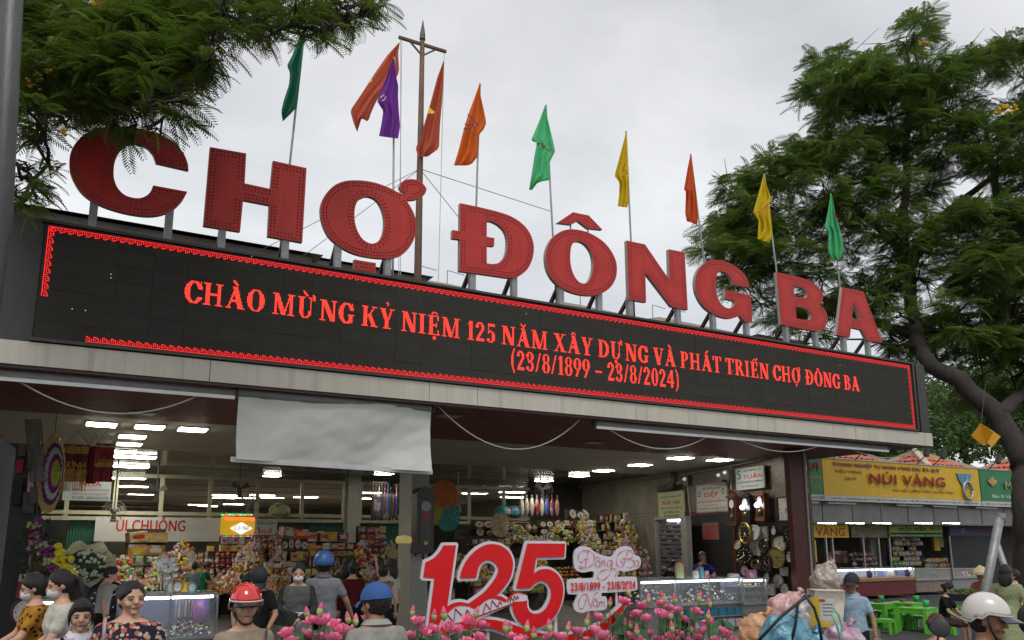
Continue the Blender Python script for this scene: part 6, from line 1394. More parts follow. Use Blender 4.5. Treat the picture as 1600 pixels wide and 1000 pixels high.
board('green strip sign under the lime board', 1389, 834, 1473, 839, KY+1.1, mat('strip_green', (.01,.16,.06), .5), [('Bán Sỉ Và Lẻ Trà Thảo Dược - Đặc Sản Huế', .03, .97, .1, .92, ink_w, .02)])
board('dim blue inner shop sign above the dark stall opening', 1483, 822, 1556, 837, KY+1.1, mat('sign_blue', (.02,.05,.11), .5, var=.2), [('Lan Hương', .45, .9, .25, .75, ink_r, .02), ('V', .25, .33, .3, .8, gold_t, .0)])
board('yellow poster with red lines behind the gold counter', 1261, 844, 1277, 878, KY+1.0, ink_y, [('VÀNG BẠC', .08, .92, .78, .92, ink_r, .03), ('CẦM ĐỒ', .08, .92, .6, .72, ink_r, .03), ('ĐỔI TIỀN', .08, .92, .44, .54, ink_r, .03), ('0905.123', .08, .92, .04, .12, ink_r, .03)])
tag(MB().box((atY(1483, 860, KY+2).x, KY+2, .5), (atY(1556, 860, KY+2).x, KY+2.05, az0-.1)).build('dark_stall_sheet', black_m), 'black sheet put in for the darkness of the stall opening under the blue sign', 'shade_sheet')  # flat black sheet put in for the shade inside the open stall
for i, (px, py, w_, h_, m, lab) in enumerate(((1352,858,.35,1.1,MATS['goods_brown_1'],'brown wooden board standing in the gold shop'),(1364,855,.3,1.2,paper,'pale door panel in the gold shop'),(1384,856,.32,.55,cream_s,'small cream notice on the right of the gold shop'),(1310,870,.8,.4,mBr[0],'dark cupboard behind the gold counter'),(1297,868,.3,.26,mR[2],'red box on the cupboard behind the gold counter'),(1463,850,.34,.5,ink_y,'yellow poster by the tea shop'),(1470,842,.2,.6,cream_s,'hanging cream leaflets beside the tea shop'))):
    p = atY(px, py, KY+2.2); tag(MB().cbox(p, (w_, .08, h_)).build(['wooden_board','door_panel','notice','cupboard','gift_box','poster','leaflet'][i], m), lab, ['board','door','notice','cupboard','box','poster','leaflet'][i])
goods(1330, 862, 1372, 884, KY+1.6, 'bag', mW+mBr+mP, (.26,.2), 'the table in the gold shop', 'pale', plank=False)
for (a, b_, c, d, m, nm, k) in ((1394,838,1440,852,mGr+mB[1:],'the top shelf of the tea shop','jar'),(1394,853,1440,868,mG+mBr,'the second shelf of the tea shop','packet'),(1394,869,1440,883,mGr+mW,'the third shelf of the tea shop','packet'),(1444,872,1484,886,mG+mBr,'the front shelf of the tea shop','packet'),(1428,892,1468,904,mGr+mG,'the case below the tea shop shelf','jar')):
    goods(a, b_, c, d, KY+1.4, k, m, (.28,.3), nm, 'green and amber' if 'top' in nm or 'case' in nm else 'golden brown' if 'second' in nm else 'amber' if 'front' in nm else 'leaf green', rows=2)
goods(1475, 893, 1530, 903, KY+1.0, 'packet', mR+mBr, (.3,.26), 'the tray stall under the dark opening', 'reddish', rows=1)
t, x0, x1, zg, z1_ = counter('long lit jewellery counter with violet light over a carved red base', 1264, 1428, 888, 903, KY-.4, .7, 5, base_m=mat('carved_red', (.13,.008,.010), .4, var=.4, vscale=9), inner=mat('violet_inside', (.45,.42,.62), .5, var=.2))
for i in range(4):
    xx = x0+(x1-x0)*(.66+.1*i); MB().box((xx, KY-.3, zg+.02), (xx+.32, KY-.28, zg+.2)).build('jewel_tray', [mB[0], paper][i % 2], t)
for u in (.55, .93): MB().lathe([(0,0),(.16,.02),(.05,.1)], n=5, M=Matrix.Translation((x0+(x1-x0)*u, KY-.37, .75)) @ Matrix.Rotation(R(90), 4, 'X')).build('carving', mat('carving_purple', (.05,.03,.10), .4), t)
MB().box((x0, KY-.44, zg-.11), (x1, KY-.37, zg-.035)).build('ledge', mat('ledge_gold', (.30,.16,.03), .4), t)
MB().box((x0, KY-.38, zg-.02), (x1, KY-.35, zg+.03)).build('red_trim', mat('trim_red', (.4,.01,.03), .4), t)
t2, x0, x1, zg, z1_ = counter('pale metal tea counter right of the jewellery counter', 1430, 1484, 888, 905, KY, .7, 2, tube=lamp_off, inner=mat('tea_inside', (.06,.07,.03), .6, var=.4), base_m=mat('tea_base', (.22,.15,.13), .6, var=.3))
t3, x0, x1, zg, z1_ = counter('low white-framed tray counter under the dark opening', 1488, 1528, 888, 902, KY+.2, .6, 2, tube=lamp_off, inner=mat('tray_inside', (.13,.03,.02), .6, var=.4))
# tiled pyramid roofs
roof_m = mat('roof_tile', (.42,.10,.05), .7, var=.3, vscale=3, bump=.2, obj=.2); ridge_m = mat('ridge_mortar', (.42,.36,.28), .8, var=.25)
def pyr(lab, ppx, ppy, hw_, drop, Y):
    p = atY(ppx, ppy, Y); t = thing('tiled_roof', lab, 'roof', (p.x, Y, p.z-drop), 'small tiled roofs behind the kiosk signs')
    B_ = [Vector((p.x+a*hw_, Y+b_*hw_, p.z-drop)) for a, b_ in ((-1,-1),(1,-1),(1,1),(-1,1))]
    for i in range(4):
        a, b_ = B_[i], B_[(i+1) % 4]; nr = 6
        for r_ in range(nr):
            u0, u1 = r_/nr, (r_+1)/nr
            q0, q1 = a.lerp(p, u0), b_.lerp(p, u0); s0, s1 = a.lerp(p, u1), b_.lerp(p, u1); L0 = (q1-q0).length; k = max(1, int(L0/.28)); up_ = Vector((0,0,.035))
            mb = MB()
            for j in range(k):
                v0, v1 = j/k, (j+1)/k; m0 = (v0+v1)/2; c0, c1, c2, c3 = q0.lerp(q1, v0), q0.lerp(q1, v1), s0.lerp(s1, v1), s0.lerp(s1, v0); mid0, mid1 = q0.lerp(q1, m0)+up_*2.2, s0.lerp(s1, m0)+up_*1.2
                mb.add([c0+up_, mid0, c1+up_, c2, mid1, c3], [(0,1,4,5),(1,2,3,4)])
            mb.build('tile_course', roof_m, t)
    for b_ in B_: MB().beam(b_+Vector((0,0,.05)), p+Vector((0,0,.05)), .2, .16).build('ridge', ridge_m, t)
    MB().lathe([(.16,-.1),(.12,.1),(.05,.22),(.02,.36),(0,.42)], c=p, n=8).build('finial', ridge_m, t)
pyr('tiled roof with pale ridges behind the middle of the kiosk signs', 1430, 708, 2.6, 1.3, 20.5)
pyr('tiled roof with pale ridges behind the right end of the kiosk signs', 1581, 718, 2.6, 1.3, 20.5)
pyr('tiled roof partly hidden behind the left end of the kiosk signs', 1290, 696, 2.6, 1.3, 20.5)
# small floodlights on arms over the signs
for px, py, lab in ((1318,712,'black floodlight on a bent arm over the yellow sign, leftmost'),(1352,716,'black floodlight over the top line of the yellow sign'),(1448,718,'black floodlight in front of the middle tiled roof'),(1474,722,'black floodlight right of the middle tiled roof'),(1560,730,'black floodlight over the green sign'),(1592,727,'black floodlight in front of the right tiled roof')):
    p = atY(px, py-13, KY-.8); q = atY(px-16, py+8, KY); t = thing('floodlight', lab, 'floodlight', q, 'floodlights over the kiosk signs')
    MB().tube([(q.x, KY, kt), (q.x+.1, KY-.3, kt+.3), p], .018, 5).build('arm', black_m, t); MB().cbox(p, (.16,.12,.34), ry=.4).build('housing', black_m, t)
# white wall behind
wb = thing('white_wall', 'pale blue-white building wall glimpsed under the canopy corner', 'building', (34, 30, 0)); p, q = atY(1292, 690, 28), atY(1345, 730, 28)
MB().box((p.x, 28, 0), (q.x, 34, p.z+.6)).build('wall', mat('pale_wall', (.45,.48,.52), .7), wb); MB().box((p.x-.3, 27.9, p.z+.6), (q.x+.3, 34, p.z+.8)).build('coping', ridge_m, wb)

# ---------------------------------------------------------------- green plastic tables and stools
gp = mat('green_plastic', (.10,.42,.03), .4, var=.1, vscale=5, bump=.02, spec=.4)
def table(px, py, lab, h=.46, w=.58, rz=.3, cat='table', nm='plastic_table', grp='green plastic tables in front of the kiosks'):
    p = atZ(px, py, h); t = thing(nm, lab, cat, (p.x, p.y, 0), grp); M_ = Matrix.Rotation(rz, 4, 'Z')
    def pt(x, y, z): v = M_ @ Vector((x, y, 0)); return (p.x+v.x, p.y+v.y, z)
    def hexa(nm2, a, b_, z0, z1, k=1.0):
        (x0, y0), (x1, y1) = a, b_; mb = MB()
        v = [pt(x*k2, y*k2, z) for z, k2 in ((z0, k), (z1, 1)) for x, y in ((x0,y0),(x1,y0),(x1,y1),(x0,y1))]
        mb.add(v, [(0,3,2,1),(4,5,6,7),(0,1,5,4),(1,2,6,5),(2,3,7,6),(3,0,4,7)]).build(nm2, gp, t)
    hw_ = w/2; hexa('top' if cat == 'table' else 'seat', (-hw_,-hw_), (hw_,hw_), h-.025, h)
    for a in (-1, 1):
        hexa('apron', (-hw_*.9, a*hw_*.95-.01), (hw_*.9, a*hw_*.95+.01), h-.09*w/.58-.02, h-.026); hexa('apron', (a*hw_*.95-.01, -hw_*.9), (a*hw_*.95+.01, hw_*.9), h-.09*w/.58-.02, h-.026)
    lw = .045*w/.4
    for a in (-1, 1):
        for b_ in (-1, 1):
            c = (a*hw_*.86, b_*hw_*.86); hexa('leg', (c[0]-lw, c[1]-lw*.6), (c[0]+lw, c[1]+lw*.6), 0, h-.03, 1.12)
    return t, p
def stool(px, py, lab, rz=.3): return table(px, py, lab, .27, .28, rz, 'stool', 'plastic_stool', 'green plastic stools round the low tables')
table(1368, 942, 'green plastic table with a green cup, left of the group'); table(1415, 941, 'green plastic table in the middle row by the red counter', rz=.2); table(1432, 949, 'nearest green plastic table with a cup and dishes', rz=.25)
for i, (px, py, l) in enumerate(((1383,967,'green stool in front of the left table, nearest the camera'),(1353,956,'green stool left of the left table'),(1378,954,'green stool under the left table'),(1398,958,'green stool between the two tables'),(1412,960,'green stool under the nearest table'),(1440,962,'green stool right under the nearest table'),(1475,968,'green stool beside the seated woman'),(1487,946,'green stool in front of the conical hat woman'),(1340,950,'green stool at the far left behind the blue shirt'),(1395,950,'green stool behind the middle table'))): stool(px, py, l, .3+i*.35)
for px, py, z, c, lab in ((1377,940,.46,(.04,.38,.10),'green cup on the left plastic table'),(1447,948,.46,(.03,.40,.18),'turquoise green cup on the nearest plastic table'),(1432,940,.46,(.04,.38,.10),'green cup on the middle plastic table')):
    p = atZ(px, py, z); tag(MB().lathe([(.045,0),(.06,.13),(.055,.13),(.04,.01)], c=p, n=12).build('cup', mat('cup_%d' % px, c, .35, var=.1), None, smooth=True), lab, 'cup')
for px, py, lab in ((1371,941,'small brown basket beside the green cup on the left table'),(1420,947,'small dish on the nearest plastic table'),(1410,940,'small dish on the middle plastic table')):
    p = atZ(px, py, .46); tag(MB().lathe([(.05,0),(.075,.05),(.065,.05),(.04,.01)], c=p, n=12).build('bowl', mat('bowl_brown', (.2,.10,.05), .6, var=.3), None, smooth=True), lab, 'bowl')
# orange paper lantern kite, pole supports
ol = thing('hanging_lantern', 'orange-yellow folded star lantern hanging under the tree', 'lantern', atD(1538, 680, 13)); p = ol.location; om = mat('lantern_orange', (.62,.30,.01), .6, var=.08, transl=.4)
def PD(px, py, dd=0): return atD(px, py, 13+dd)
MB().add([PD(1532,661), PD(1517,681,.1), PD(1537,697,-.1), PD(1541,694,.0), PD(1552,676,-.15)], [(0,1,2),(0,2,3),(0,3,4)]).build('front_fold', om, ol)
MB().add([PD(1532,661,.1), PD(1548,671,.25), PD(1564,682,.2), PD(1550,699,.1), PD(1540,690,.15)], [(0,1,4),(1,2,4),(2,3,4)]).build('rear_fold', om, ol)
MB().tube([PD(1533,661), PD(1540,600)], .004, 4).build('string', wire_m, ol)
for lab, a, b_, dd, r_ in (('grey steel pole leaning in front of the kiosks at the right', (1563,805), (1537,938), 12.5, .065), ('second pale pole leaning the other way behind the first', (1556,845), (1592,948), 13.5, .05)):
    q0, q1 = atD(*a, dd), atD(*b_, dd); d = (q1-q0).normalized(); q1 = q0+d*(q0.z/-d.z)
    t = thing('tree_prop', lab, 'pole', q1); MB().tube([q0, q1], r_, 12).build('tube', mat('pole_grey', (.24,.25,.25), .45, .3, var=.2), t, smooth=True); MB().lathe([(r_*1.15,-.05),(r_*1.15,.03)], c=q0, n=10).build('cap', steel, t)
# pole at the left edge of the picture
q0, q1 = atD(19, 0, 4.2), atD(2, 330, 4.2)
lp_ = thing('street_pole', 'dull steel pole close to the camera at the left edge', 'pole', (q1.x, q1.y, 0)); d = (q0-q1).normalized()
MB().tube([(q1.x-.02, q1.y, 0), q1, q0+d*2], .058, 16).build('shaft', mat('pole_dull', (.035,.035,.033), .5, .2, col2=(.11,.11,.105), vscale=2, stretch=(1,1,.2)), lp_, smooth=True)
# roofs behind the letters
for (px, py, w_, dr, Y, c, lab) in ((165,349,3.4,.9,16,(.30,.27,.22),'weathered hipped roof top behind the letter C'),(450,398,2.6,.7,17,(.05,.20,.40),'blue tarpaulin roof ridge behind the letter H'),(682,440,2.6,.9,18,(.20,.17,.13),'brown hipped roof behind the letter D'),(893,474,2.6,.9,18,(.20,.17,.13),'brown hipped roof behind the O with a hat'),(1040,497,2.6,.9,18.5,(.20,.17,.13),'brown hipped roof behind the letter N'),(1190,524,1.3,.35,19,(.32,.32,.30),'pale roof edge behind the letter B')):
    p = atY(px, py, Y); t = thing('hipped_roof', lab, 'roof', (p.x, Y, p.z-dr), 'roof tops behind the big letters'); m = mat('roof_%d' % px, c, .8, var=.25, vscale=4)
    b4 = [Vector((p.x+a*w_, Y+b_*w_*.8, p.z-dr)) for a, b_ in ((-1,-1),(1,-1),(1,1),(-1,1))]; r0, r1 = p+Vector((-.25,0,0)), p+Vector((.25,0,0))
    for f in ((b4[0],b4[1],r1,r0), (b4[1],b4[2],r1), (b4[2],b4[3],r0,r1), (b4[3],b4[0],r0)): MB().add(list(f), [tuple(range(len(f)))]).build('roof_slope', m, t)
    if px != 1190: MB().box((p.x-w_*.95, Y-w_*.76, ZB+.3), (p.x+w_*.95, Y+w_*.76, p.z-dr-.02)).build('wall', dirt('lantern_wall', (.18,.17,.15)), t)
    if px in (682, 893, 1040):
        for k in (-.5, .3): MB().tube([p+Vector((k,0,-.1)), p+Vector((k,0,.35)), p+Vector((k+.5,0,.3))], .012, 4).build('aerial', wire_m, t)
# ---------------------------------------------------------------- trees
leaf_a = mat('feather_leaf', (.070,.120,.020), .55, col2=(.16,.24,.045), vscale=1.6, bump=0, transl=.35, spec=.3)
leaf_b = mat('feather_leaf_light', (.10,.20,.02), .55, var=.3, vscale=2, bump=0, transl=.35)
leaf_n = mat('near_leaf', (.065,.11,.016), .6, col2=(.14,.20,.03), vscale=2.5, bump=0, transl=.40, spec=.25)
leaf_far = mat('broad_leaf', (.030,.07,.012), .5, col2=(.10,.18,.03), vscale=2.2, bump=0, transl=.25)
yflower = mat('tree_flower', (.65,.38,.01), .6, var=.2, bump=0)
bark = mat('bark', (.030,.023,.018), .9, var=.4, vscale=6, bump=.8, bscale=18, stretch=(1,1,.3))
def frond_template(n, L_, w, droop, serr=0, wd=.017):
    """compound leaf along +x: rachis and n pairs of narrow drooping leaflets; returns verts, tris"""
    V = []; T = []
    for i in range(n):
        t = (i+.6)/n; x = L_*t; z = -droop*t*t*L_; ll = w*math.sin(math.pi*(.12+.80*t))**.7
        for s in (-1, 1):
            o = len(V); a = .55
            tip = (x+ll*math.cos(a)*.75, s*ll*.9, z-.28*ll-.1*ll*t); q = L_/n*wd*22
            mid = (x+ll*.42, s*ll*.45, z-.07*ll)
            V += [(x-q*.10, s*.004, z), (x+q*.25, s*.004, z), (mid[0]+q*.42, mid[1]-s*q*.2, mid[2]), (mid[0]-q*.42, mid[1]+s*q*.2, mid[2]), tip]
            T += [(o, o+1, o+2), (o, o+2, o+3), (o+3, o+2, o+4)]
    o = len(V); V += [(0,-.004,0),(0,.004,0),(L_,0,-droop*L_)]; T += [(o, o+1, o+2)]
    return np.array(V), np.array(T)
def scatter(name, tmpl, P, Dr, roll, sc, m, parent, kind='stuff'):
    V, T = tmpl; n = len(P); Dr = Dr/np.linalg.norm(Dr, axis=1)[:,None]
    up = np.array([0,0,1.0]); S_ = np.cross(np.tile(up, (n,1)), Dr); nn = np.linalg.norm(S_, axis=1); S_[nn < 1e-3] = [1,0,0]; S_ /= np.linalg.norm(S_, axis=1)[:,None]; U = np.cross(Dr, S_)
    c, s = np.cos(roll)[:,None], np.sin(roll)[:,None]; S2 = S_*c+U*s; U2 = -S_*s+U*c
    A = P[:,None,:]+sc[:,None,None]*(V[None,:,0:1]*Dr[:,None,:]+V[None,:,1:2]*S2[:,None,:]+V[None,:,2:3]*U2[:,None,:])
    k = len(V); F = (T[None]+(np.arange(n)*k)[:,None,None]).reshape(-1,3); A = A.reshape(-1,3)-np.array(world_off(parent) if parent else (0,0,0))
    me = bpy.data.meshes.new(name); me.vertices.add(len(A)); me.vertices.foreach_set('co', A.ravel()); me.loops.add(F.size); me.loops.foreach_set('vertex_index', F.ravel().astype(np.int32))
    me.polygons.add(len(F)); me.polygons.foreach_set('loop_start', np.arange(0, F.size, 3, dtype=np.int32)); me.polygons.foreach_set('loop_total', np.full(len(F), 3, dtype=np.int32))
    me.materials.append(m); me.update(calc_edges=True); me.validate()
    o = bpy.data.objects.new(name, me); C.objects.link(o); o.parent = parent
    if kind: o['kind'] = kind
    return o
def branch_path(a, b, bend=.3, n=7, sag=0):
    a, b = Vector(a), Vector(b); L_ = (b-a).length; off = Vector(rng.normal(size=3))*L_*bend*.3; out = []
    for i in range(n):
        t = i/(n-1); p = a.lerp(b, t)+off*math.sin(t*math.pi)+Vector((0,0,sag*math.sin(t*math.pi)))+Vector(rng.normal(size=3))*L_*.012*(0 < t < 1); out.append(p)
    return out
# --- right tree: silhouette points (photo pixels) are clusters of leaf sprays hung on real limbs
def feather_tree(t, trunk, clusters, per, tmpl, m, rad, limb_r=.12, flat=.55, spray=True, light=None, twig=None):
    mb = MB(); nodes = []
    for (pts, r0, r1) in trunk:
        P = [Vector(p) for p in pts]; Q = []
        for i in range(len(P)-1):
            for k in range(4): Q.append(P[i].lerp(P[i+1], k/4)+Vector(rng.normal(size=3))*.03)
        Q.append(P[-1]); rs = [r0+(r1-r0)*i/(len(Q)-1) for i in range(len(Q))]
        mb.tube(Q, rs, 10); nodes += [(q, r) for q, r in zip(Q, rs)][2:]
    mb.build('trunk', bark, t, smooth=True)
    lb = MB(); PP = []; DD = []; SS = []; cl = sorted(clusters, key=lambda c: min((c[0]-n_[0]).length for n_ in nodes))
    for c, rr in cl:
        cand = [(q, r) for q, r in nodes if q.z < c.z+.6] or nodes
        q, r = min(cand, key=lambda n_: (c-n_[0]).length*(1+.25*random.random()))
        path = branch_path(q, c, .35, 6); r0 = min(r*.6, limb_r*min(1, .25+(c-q).length*.25)); rs = [r0*(1-i/5)+.012 for i in range(6)]
        lb.tube(path, rs, 5, cap=False); nodes += [(p_, r_) for p_, r_ in zip(path[2:], rs[2:])]
        for k in range(4):
            e = c+Vector(rng.normal(size=3))*rr*.6; lb.tube([path[3+k % 3], (path[4]+e)/2+Vector(rng.normal(size=3))*.05, e], [.014,.01,.005], 4, cap=False)
        n = max(21 if rr > .12 else 7, int(per*rr*rr/(rad*rad)*random.uniform(.8, 1.25)))
        if 'right' in t['label'] and rr < .5: n = int(n*1.7)
        # sprays: fronds radiate from twig tips
        for k in range(max(1, n//7)):
            d = rng.normal(size=3); d[2] = abs(d[2])*.5-.15; d /= np.linalg.norm(d); tip = np.array(c)+d*rr*np.array([1,1,flat])*random.uniform(.25,1.0)
            for j in range(7):
                dd = d*.9+rng.normal(size=3)*.75; dd[2] = dd[2]*.35-.05; PP.append(tip+rng.normal(size=3)*.05); DD.append(dd); SS.append(random.uniform(.7,1.2))
    lb.build('limbs', bark, t, kind='stuff')
    PP, DD, SS = np.array(PP), np.array(DD), np.array(SS); roll = rng.normal(size=len(PP))*.35
    if light is not None:
        sel = rng.random(len(PP)) < light; scatter('young_leaves', tmpl, PP[sel], DD[sel], roll[sel], SS[sel], leaf_b, t); PP, DD, SS, roll = PP[~sel], DD[~sel], SS[~sel], roll[~sel]
    scatter('crown', tmpl, PP, DD, roll, SS, m, t)
    return len(PP)
TD = 18.0
rt = thing('feathery_tree', 'tall feathery-leaved tree with a leaning dark trunk behind the right end of the sign', 'tree', atD(1592, 1060, 14.5)*1.0)
rt.location.z = 0
def T_(px, py, d=TD): return atD(px, py, d)
trunk = [([ (T_(1608, 880, 14.5).x, T_(1608, 880, 14.5).y, 0), T_(1608,860,14.5), T_(1604,790,14.5), T_(1606,735,15), T_(1568,655,15.5), T_(1500,595,16), T_(1445,560,16.5), T_(1428,500,17), T_(1420,420,17.5), T_(1412,330,18), T_(1418,200,18), T_(1425,110,18)], .29, .05),
         ([T_(1598,735,15), T_(1640,600,16), T_(1610,420,17), T_(1560,330,18), T_(1540,200,18.5)], .26, .05), ([T_(1560,650,15.5), T_(1590,620,17), T_(1640,560,18)], .16, .08),
         ([T_(1430,520,17), T_(1360,500,18), T_(1290,470,18.5), T_(1230,430,19)], .12, .04), ([T_(1415,400,17.5), T_(1340,330,18), T_(1290,250,18), T_(1290,150,18)], .10, .03), ([T_(1415,420,17.5), T_(1480,330,18.5), T_(1560,270,19), T_(1620,230,19)], .12, .04)]
trunk[0][0][0] = Vector(trunk[0][0][0])
cl = []
def add(px, py, r, d=0): cl.append((T_(px+random.uniform(-6,6), py+random.uniform(-6,6), TD+d+random.uniform(-1.3,1.3)), r))
for px, py, r in ((1445,28,.28),(1425,45,.3),(1440,62,.38),(1412,85,.4),(1440,100,.5),(1418,120,.55),(1290,100,.36),(1325,98,.4),(1355,112,.4),(1385,115,.38),(1278,135,.36),(1300,140,.5),(1340,140,.5),(1275,170,.4),(1310,180,.6),(1372,115,.4),(1390,140,.5),(1480,105,.4),(1510,95,.42),(1535,85,.45),(1565,78,.5),(1592,70,.5),(1625,80,.6),(1490,130,.5),(1460,140,.6),
    (1265,215,.45),(1245,245,.4),(1215,255,.4),(1190,270,.36),(1165,285,.34),(1200,290,.5),(1240,285,.6),(1280,250,.6),(1150,310,.3),(1180,330,.5),(1130,345,.34),(1112,378,.28),(1100,395,.22),(1140,370,.42),(1160,392,.5),(1095,390,.18),(1150,340,.38),(1120,395,.34),
    (1160,430,.5),(1185,400,.6),(1145,420,.35),(1190,470,.5),(1225,500,.5),(1260,520,.45),(1400,500,.5),(1395,540,.4),(1470,560,.4)): add(px, py, r*.88)
for k in range(34): add(random.uniform(1480,1640), random.uniform(330,560), random.uniform(.4,.6), -.5)
for k in range(10): add(random.uniform(1470,1620), random.uniform(560,640), random.uniform(.3,.5), 1)
n_fill = 0
sil = [(1130,300),(1210,255),(1262,200),(1275,110),(1330,95),(1395,100),(1425,40),(1455,50),(1465,110),(1520,90),(1660,70),(1660,560),(1500,560),(1420,540),(1330,520),(1200,500),(1130,420)]
while n_fill < 178:
    px, py = random.uniform(1130, 1660), random.uniform(60, 570)
    if inside(np.array([[px, py]], float), sil)[0] and not (1465 < px < 1560 and 255 < py < 345 and random.random() < .85): add(px, py, random.uniform(.42,.78)); n_fill += 1
tm = frond_template(10, .42, .14, .35, wd=.027)
feather_tree(rt, trunk, cl, 68, tm, leaf_a, .6, light=.06)
for px, py in ((1570,168),(1580,172),(1560,175),(1445,68)):
    p = T_(px, py, TD-1.2); mb = MB()
    for i in range(14): mb.ell(p+Vector(rng.normal(size=3))*.07, (.035,.035,.03), 6, 4)
    mb.build('flower_spray', yflower, rt, kind='stuff')
# --- left overhanging tree, close to the camera
lt = thing('overhanging_tree', 'dark feathery tree hanging over the top left corner, in front of the letter C', 'tree', (-7.5, 5.5, 0))
def L(px, py, d): return atD(px, py, d)
tr = [([Vector((-7.5,5.5,0)), Vector((-7.4,5.5,2.5)), Vector((-7,5.8,4.5)), Vector((-5.6,6.2,6.2)), L(-60,-60,8), L(60,-20,8), L(150,40,7.8), L(230,90,7.6)], .30, .05), ([L(-60,-60,8), L(40,120,7.8), L(60,200,7.6)], .09, .03), ([Vector((-5.6,6.2,6.2)), L(200,-160,8.5), L(380,-110,8.5), L(500,-30,8.5)], .14, .03)]
cl = []
def addl(px, py, r, d=7.4):
    py = py-min(34, max(0, (py-40)*.3)); px = px-(8 if py > 100 and px > 150 else 0); r *= .85
    cl.append((L(px+random.uniform(-5,5), py+random.uniform(-5,5), d+random.uniform(-.7,.7)), r))
for px, py, r in ((60,40,.34),(110,30,.34),(160,30,.34),(205,40,.34),(250,60,.3),(290,85,.25),(315,95,.2),(70,95,.34),(120,90,.36),(175,90,.34),(225,105,.32),(270,130,.28),(305,135,.2),(325,120,.14),(50,150,.28),(95,150,.34),(150,140,.34),(200,150,.3),(245,165,.26),(280,180,.2),(300,195,.13),(40,210,.22),(75,205,.28),(120,190,.24),(160,180,.2),(205,195,.16),(235,205,.16),(262,205,.14),(285,215,.10),(185,225,.12),(200,235,.10),(222,232,.10),(240,238,.08),(70,240,.18),(40,250,.18),(55,262,.12),(100,225,.16),(28,290,.14),(42,300,.12),(15,330,.14),(52,320,.10),(20,350,.14),(40,350,.12),(60,345,.10),(30,320,.16),(75,300,.12),(85,150,.3),(230,15,.34),(280,25,.3),(320,30,.26),(350,15,.24),(300,60,.24),(340,50,.18),(385,15,.26),(400,40,.2),(425,30,.22),(415,60,.14),(450,40,.2),(480,45,.18),(505,52,.14),(490,60,.12),(520,58,.1),(465,5,.24),(500,10,.24),(540,5,.2),(530,35,.14),(552,28,.14),(575,15,.14),(595,8,.08),(430,70,.1),(395,66,.1),(375,55,.12),(330,150,.1),(60,60,.3),(15,230,.14)): addl(px, py, r*.95)
for i in range(60):
    px, py = random.uniform(20, 320), random.uniform(-10, 200)
    if px+py*.7 < 400 and px > 20: addl(px, py, random.uniform(.2,.34), 7.9)
for i in range(16): addl(random.uniform(200, 560), random.uniform(-60, 12), random.uniform(.2,.3), 8)
tml = frond_template(12, .25, .075, .45, wd=.030)
feather_tree(lt, tr, cl, 88, tml, leaf_n, .30, limb_r=.035, flat=.75, light=.02)
PPx = np.array([L(x, y, 6.9) for x, y in ((210,25),(225,35),(240,30),(255,40),(270,55),(285,50),(300,60),(230,55),(200,12),(110,5),(95,8),(125,10),(245,70),(290,78),(215,48),(262,28),(310,48))]); scatter('young_leaves', tml, PPx, rng.normal(size=(len(PPx),3))*[1,1,.3]+[.6,.2,-.2], rng.normal(size=len(PPx))*.3, np.full(len(PPx), 1.2), leaf_b, lt)
for px, py in ((55,120),(48,128),(62,135),(100,205),(75,108)):
    p = L(px, py, 7); mb = MB()
    for i in range(7): mb.ell(p+Vector(rng.normal(size=3))*.03, (.02,.02,.012), 6, 4)
    mb.build('flower_spray', yflower, lt, kind='stuff')
yf = thing('hanging_lantern', 'orange-yellow folded lantern among the leaves at the top left', 'lantern', L(162, 10, 7.6)); 
MB().add([L(150,-12,7.6), L(136,18,7.6), L(152,30,7.5), L(165,16,7.65)], [(0,1,2),(0,2,3)]).build('front_fold', om, yf); MB().add([L(150,-12,7.6), L(165,16,7.65), L(190,32,7.7), L(186,-10,7.7)], [(0,1,2),(0,2,3)]).build('rear_fold', om, yf)
# --- broad-leaved trees behind the kiosks
lv = (np.array([(0,0,0),(.05,.035,.01),(.12,0,-.02),(.05,-.035,.01)]), np.array([(0,1,2),(0,2,3)]))
def broad(lab, px, py, Y, W_, H_, n, px_base=None):
    c = atY(px, py, Y); t = thing('broadleaf_tree', lab, 'tree', (c.x, Y, 0), 'leafy trees behind the kiosks')
    MB().tube([(c.x, Y, 0), (c.x+.2, Y, c.z*.5), (c.x, Y, c.z)], [.3,.22,.1], 8).build('trunk', bark, t, smooth=True)
    P = []; Dn = []
    blobs = [(np.array(c)+rng.normal(size=3)*np.array([W_*.42, W_*.25, H_*.36]), random.uniform(.5,.95)) for i in range(int(n/170))]
    for b_, r_ in blobs:
        k = 170; d = rng.normal(size=(k,3)); d /= np.linalg.norm(d, axis=1)[:,None]; P.append(b_+d*r_*rng.uniform(.7,1,size=(k,1))); Dn.append(d+rng.normal(size=(k,3))*.6)
    P = np.concatenate(P); Dn = np.concatenate(Dn); scatter('crown', lv, P, Dn, rng.uniform(0,6,len(P)), rng.uniform(1.0,2.2,len(P)), leaf_far, t)
broad('bright leafy tree behind the middle tiled roof, left part', 1400, 690, 25, 4.5, 3.0, 11000); broad('bushy bright tree just right of the canopy corner', 1500, 650, 26, 4.5, 4.2, 17000); broad('leafy tree behind the right tiled roof', 1580, 640, 25, 4.0, 5, 14000); broad('dark leafy tree glimpsed under the canopy corner', 1350, 706, 24, 2.2, 1.2, 4500)
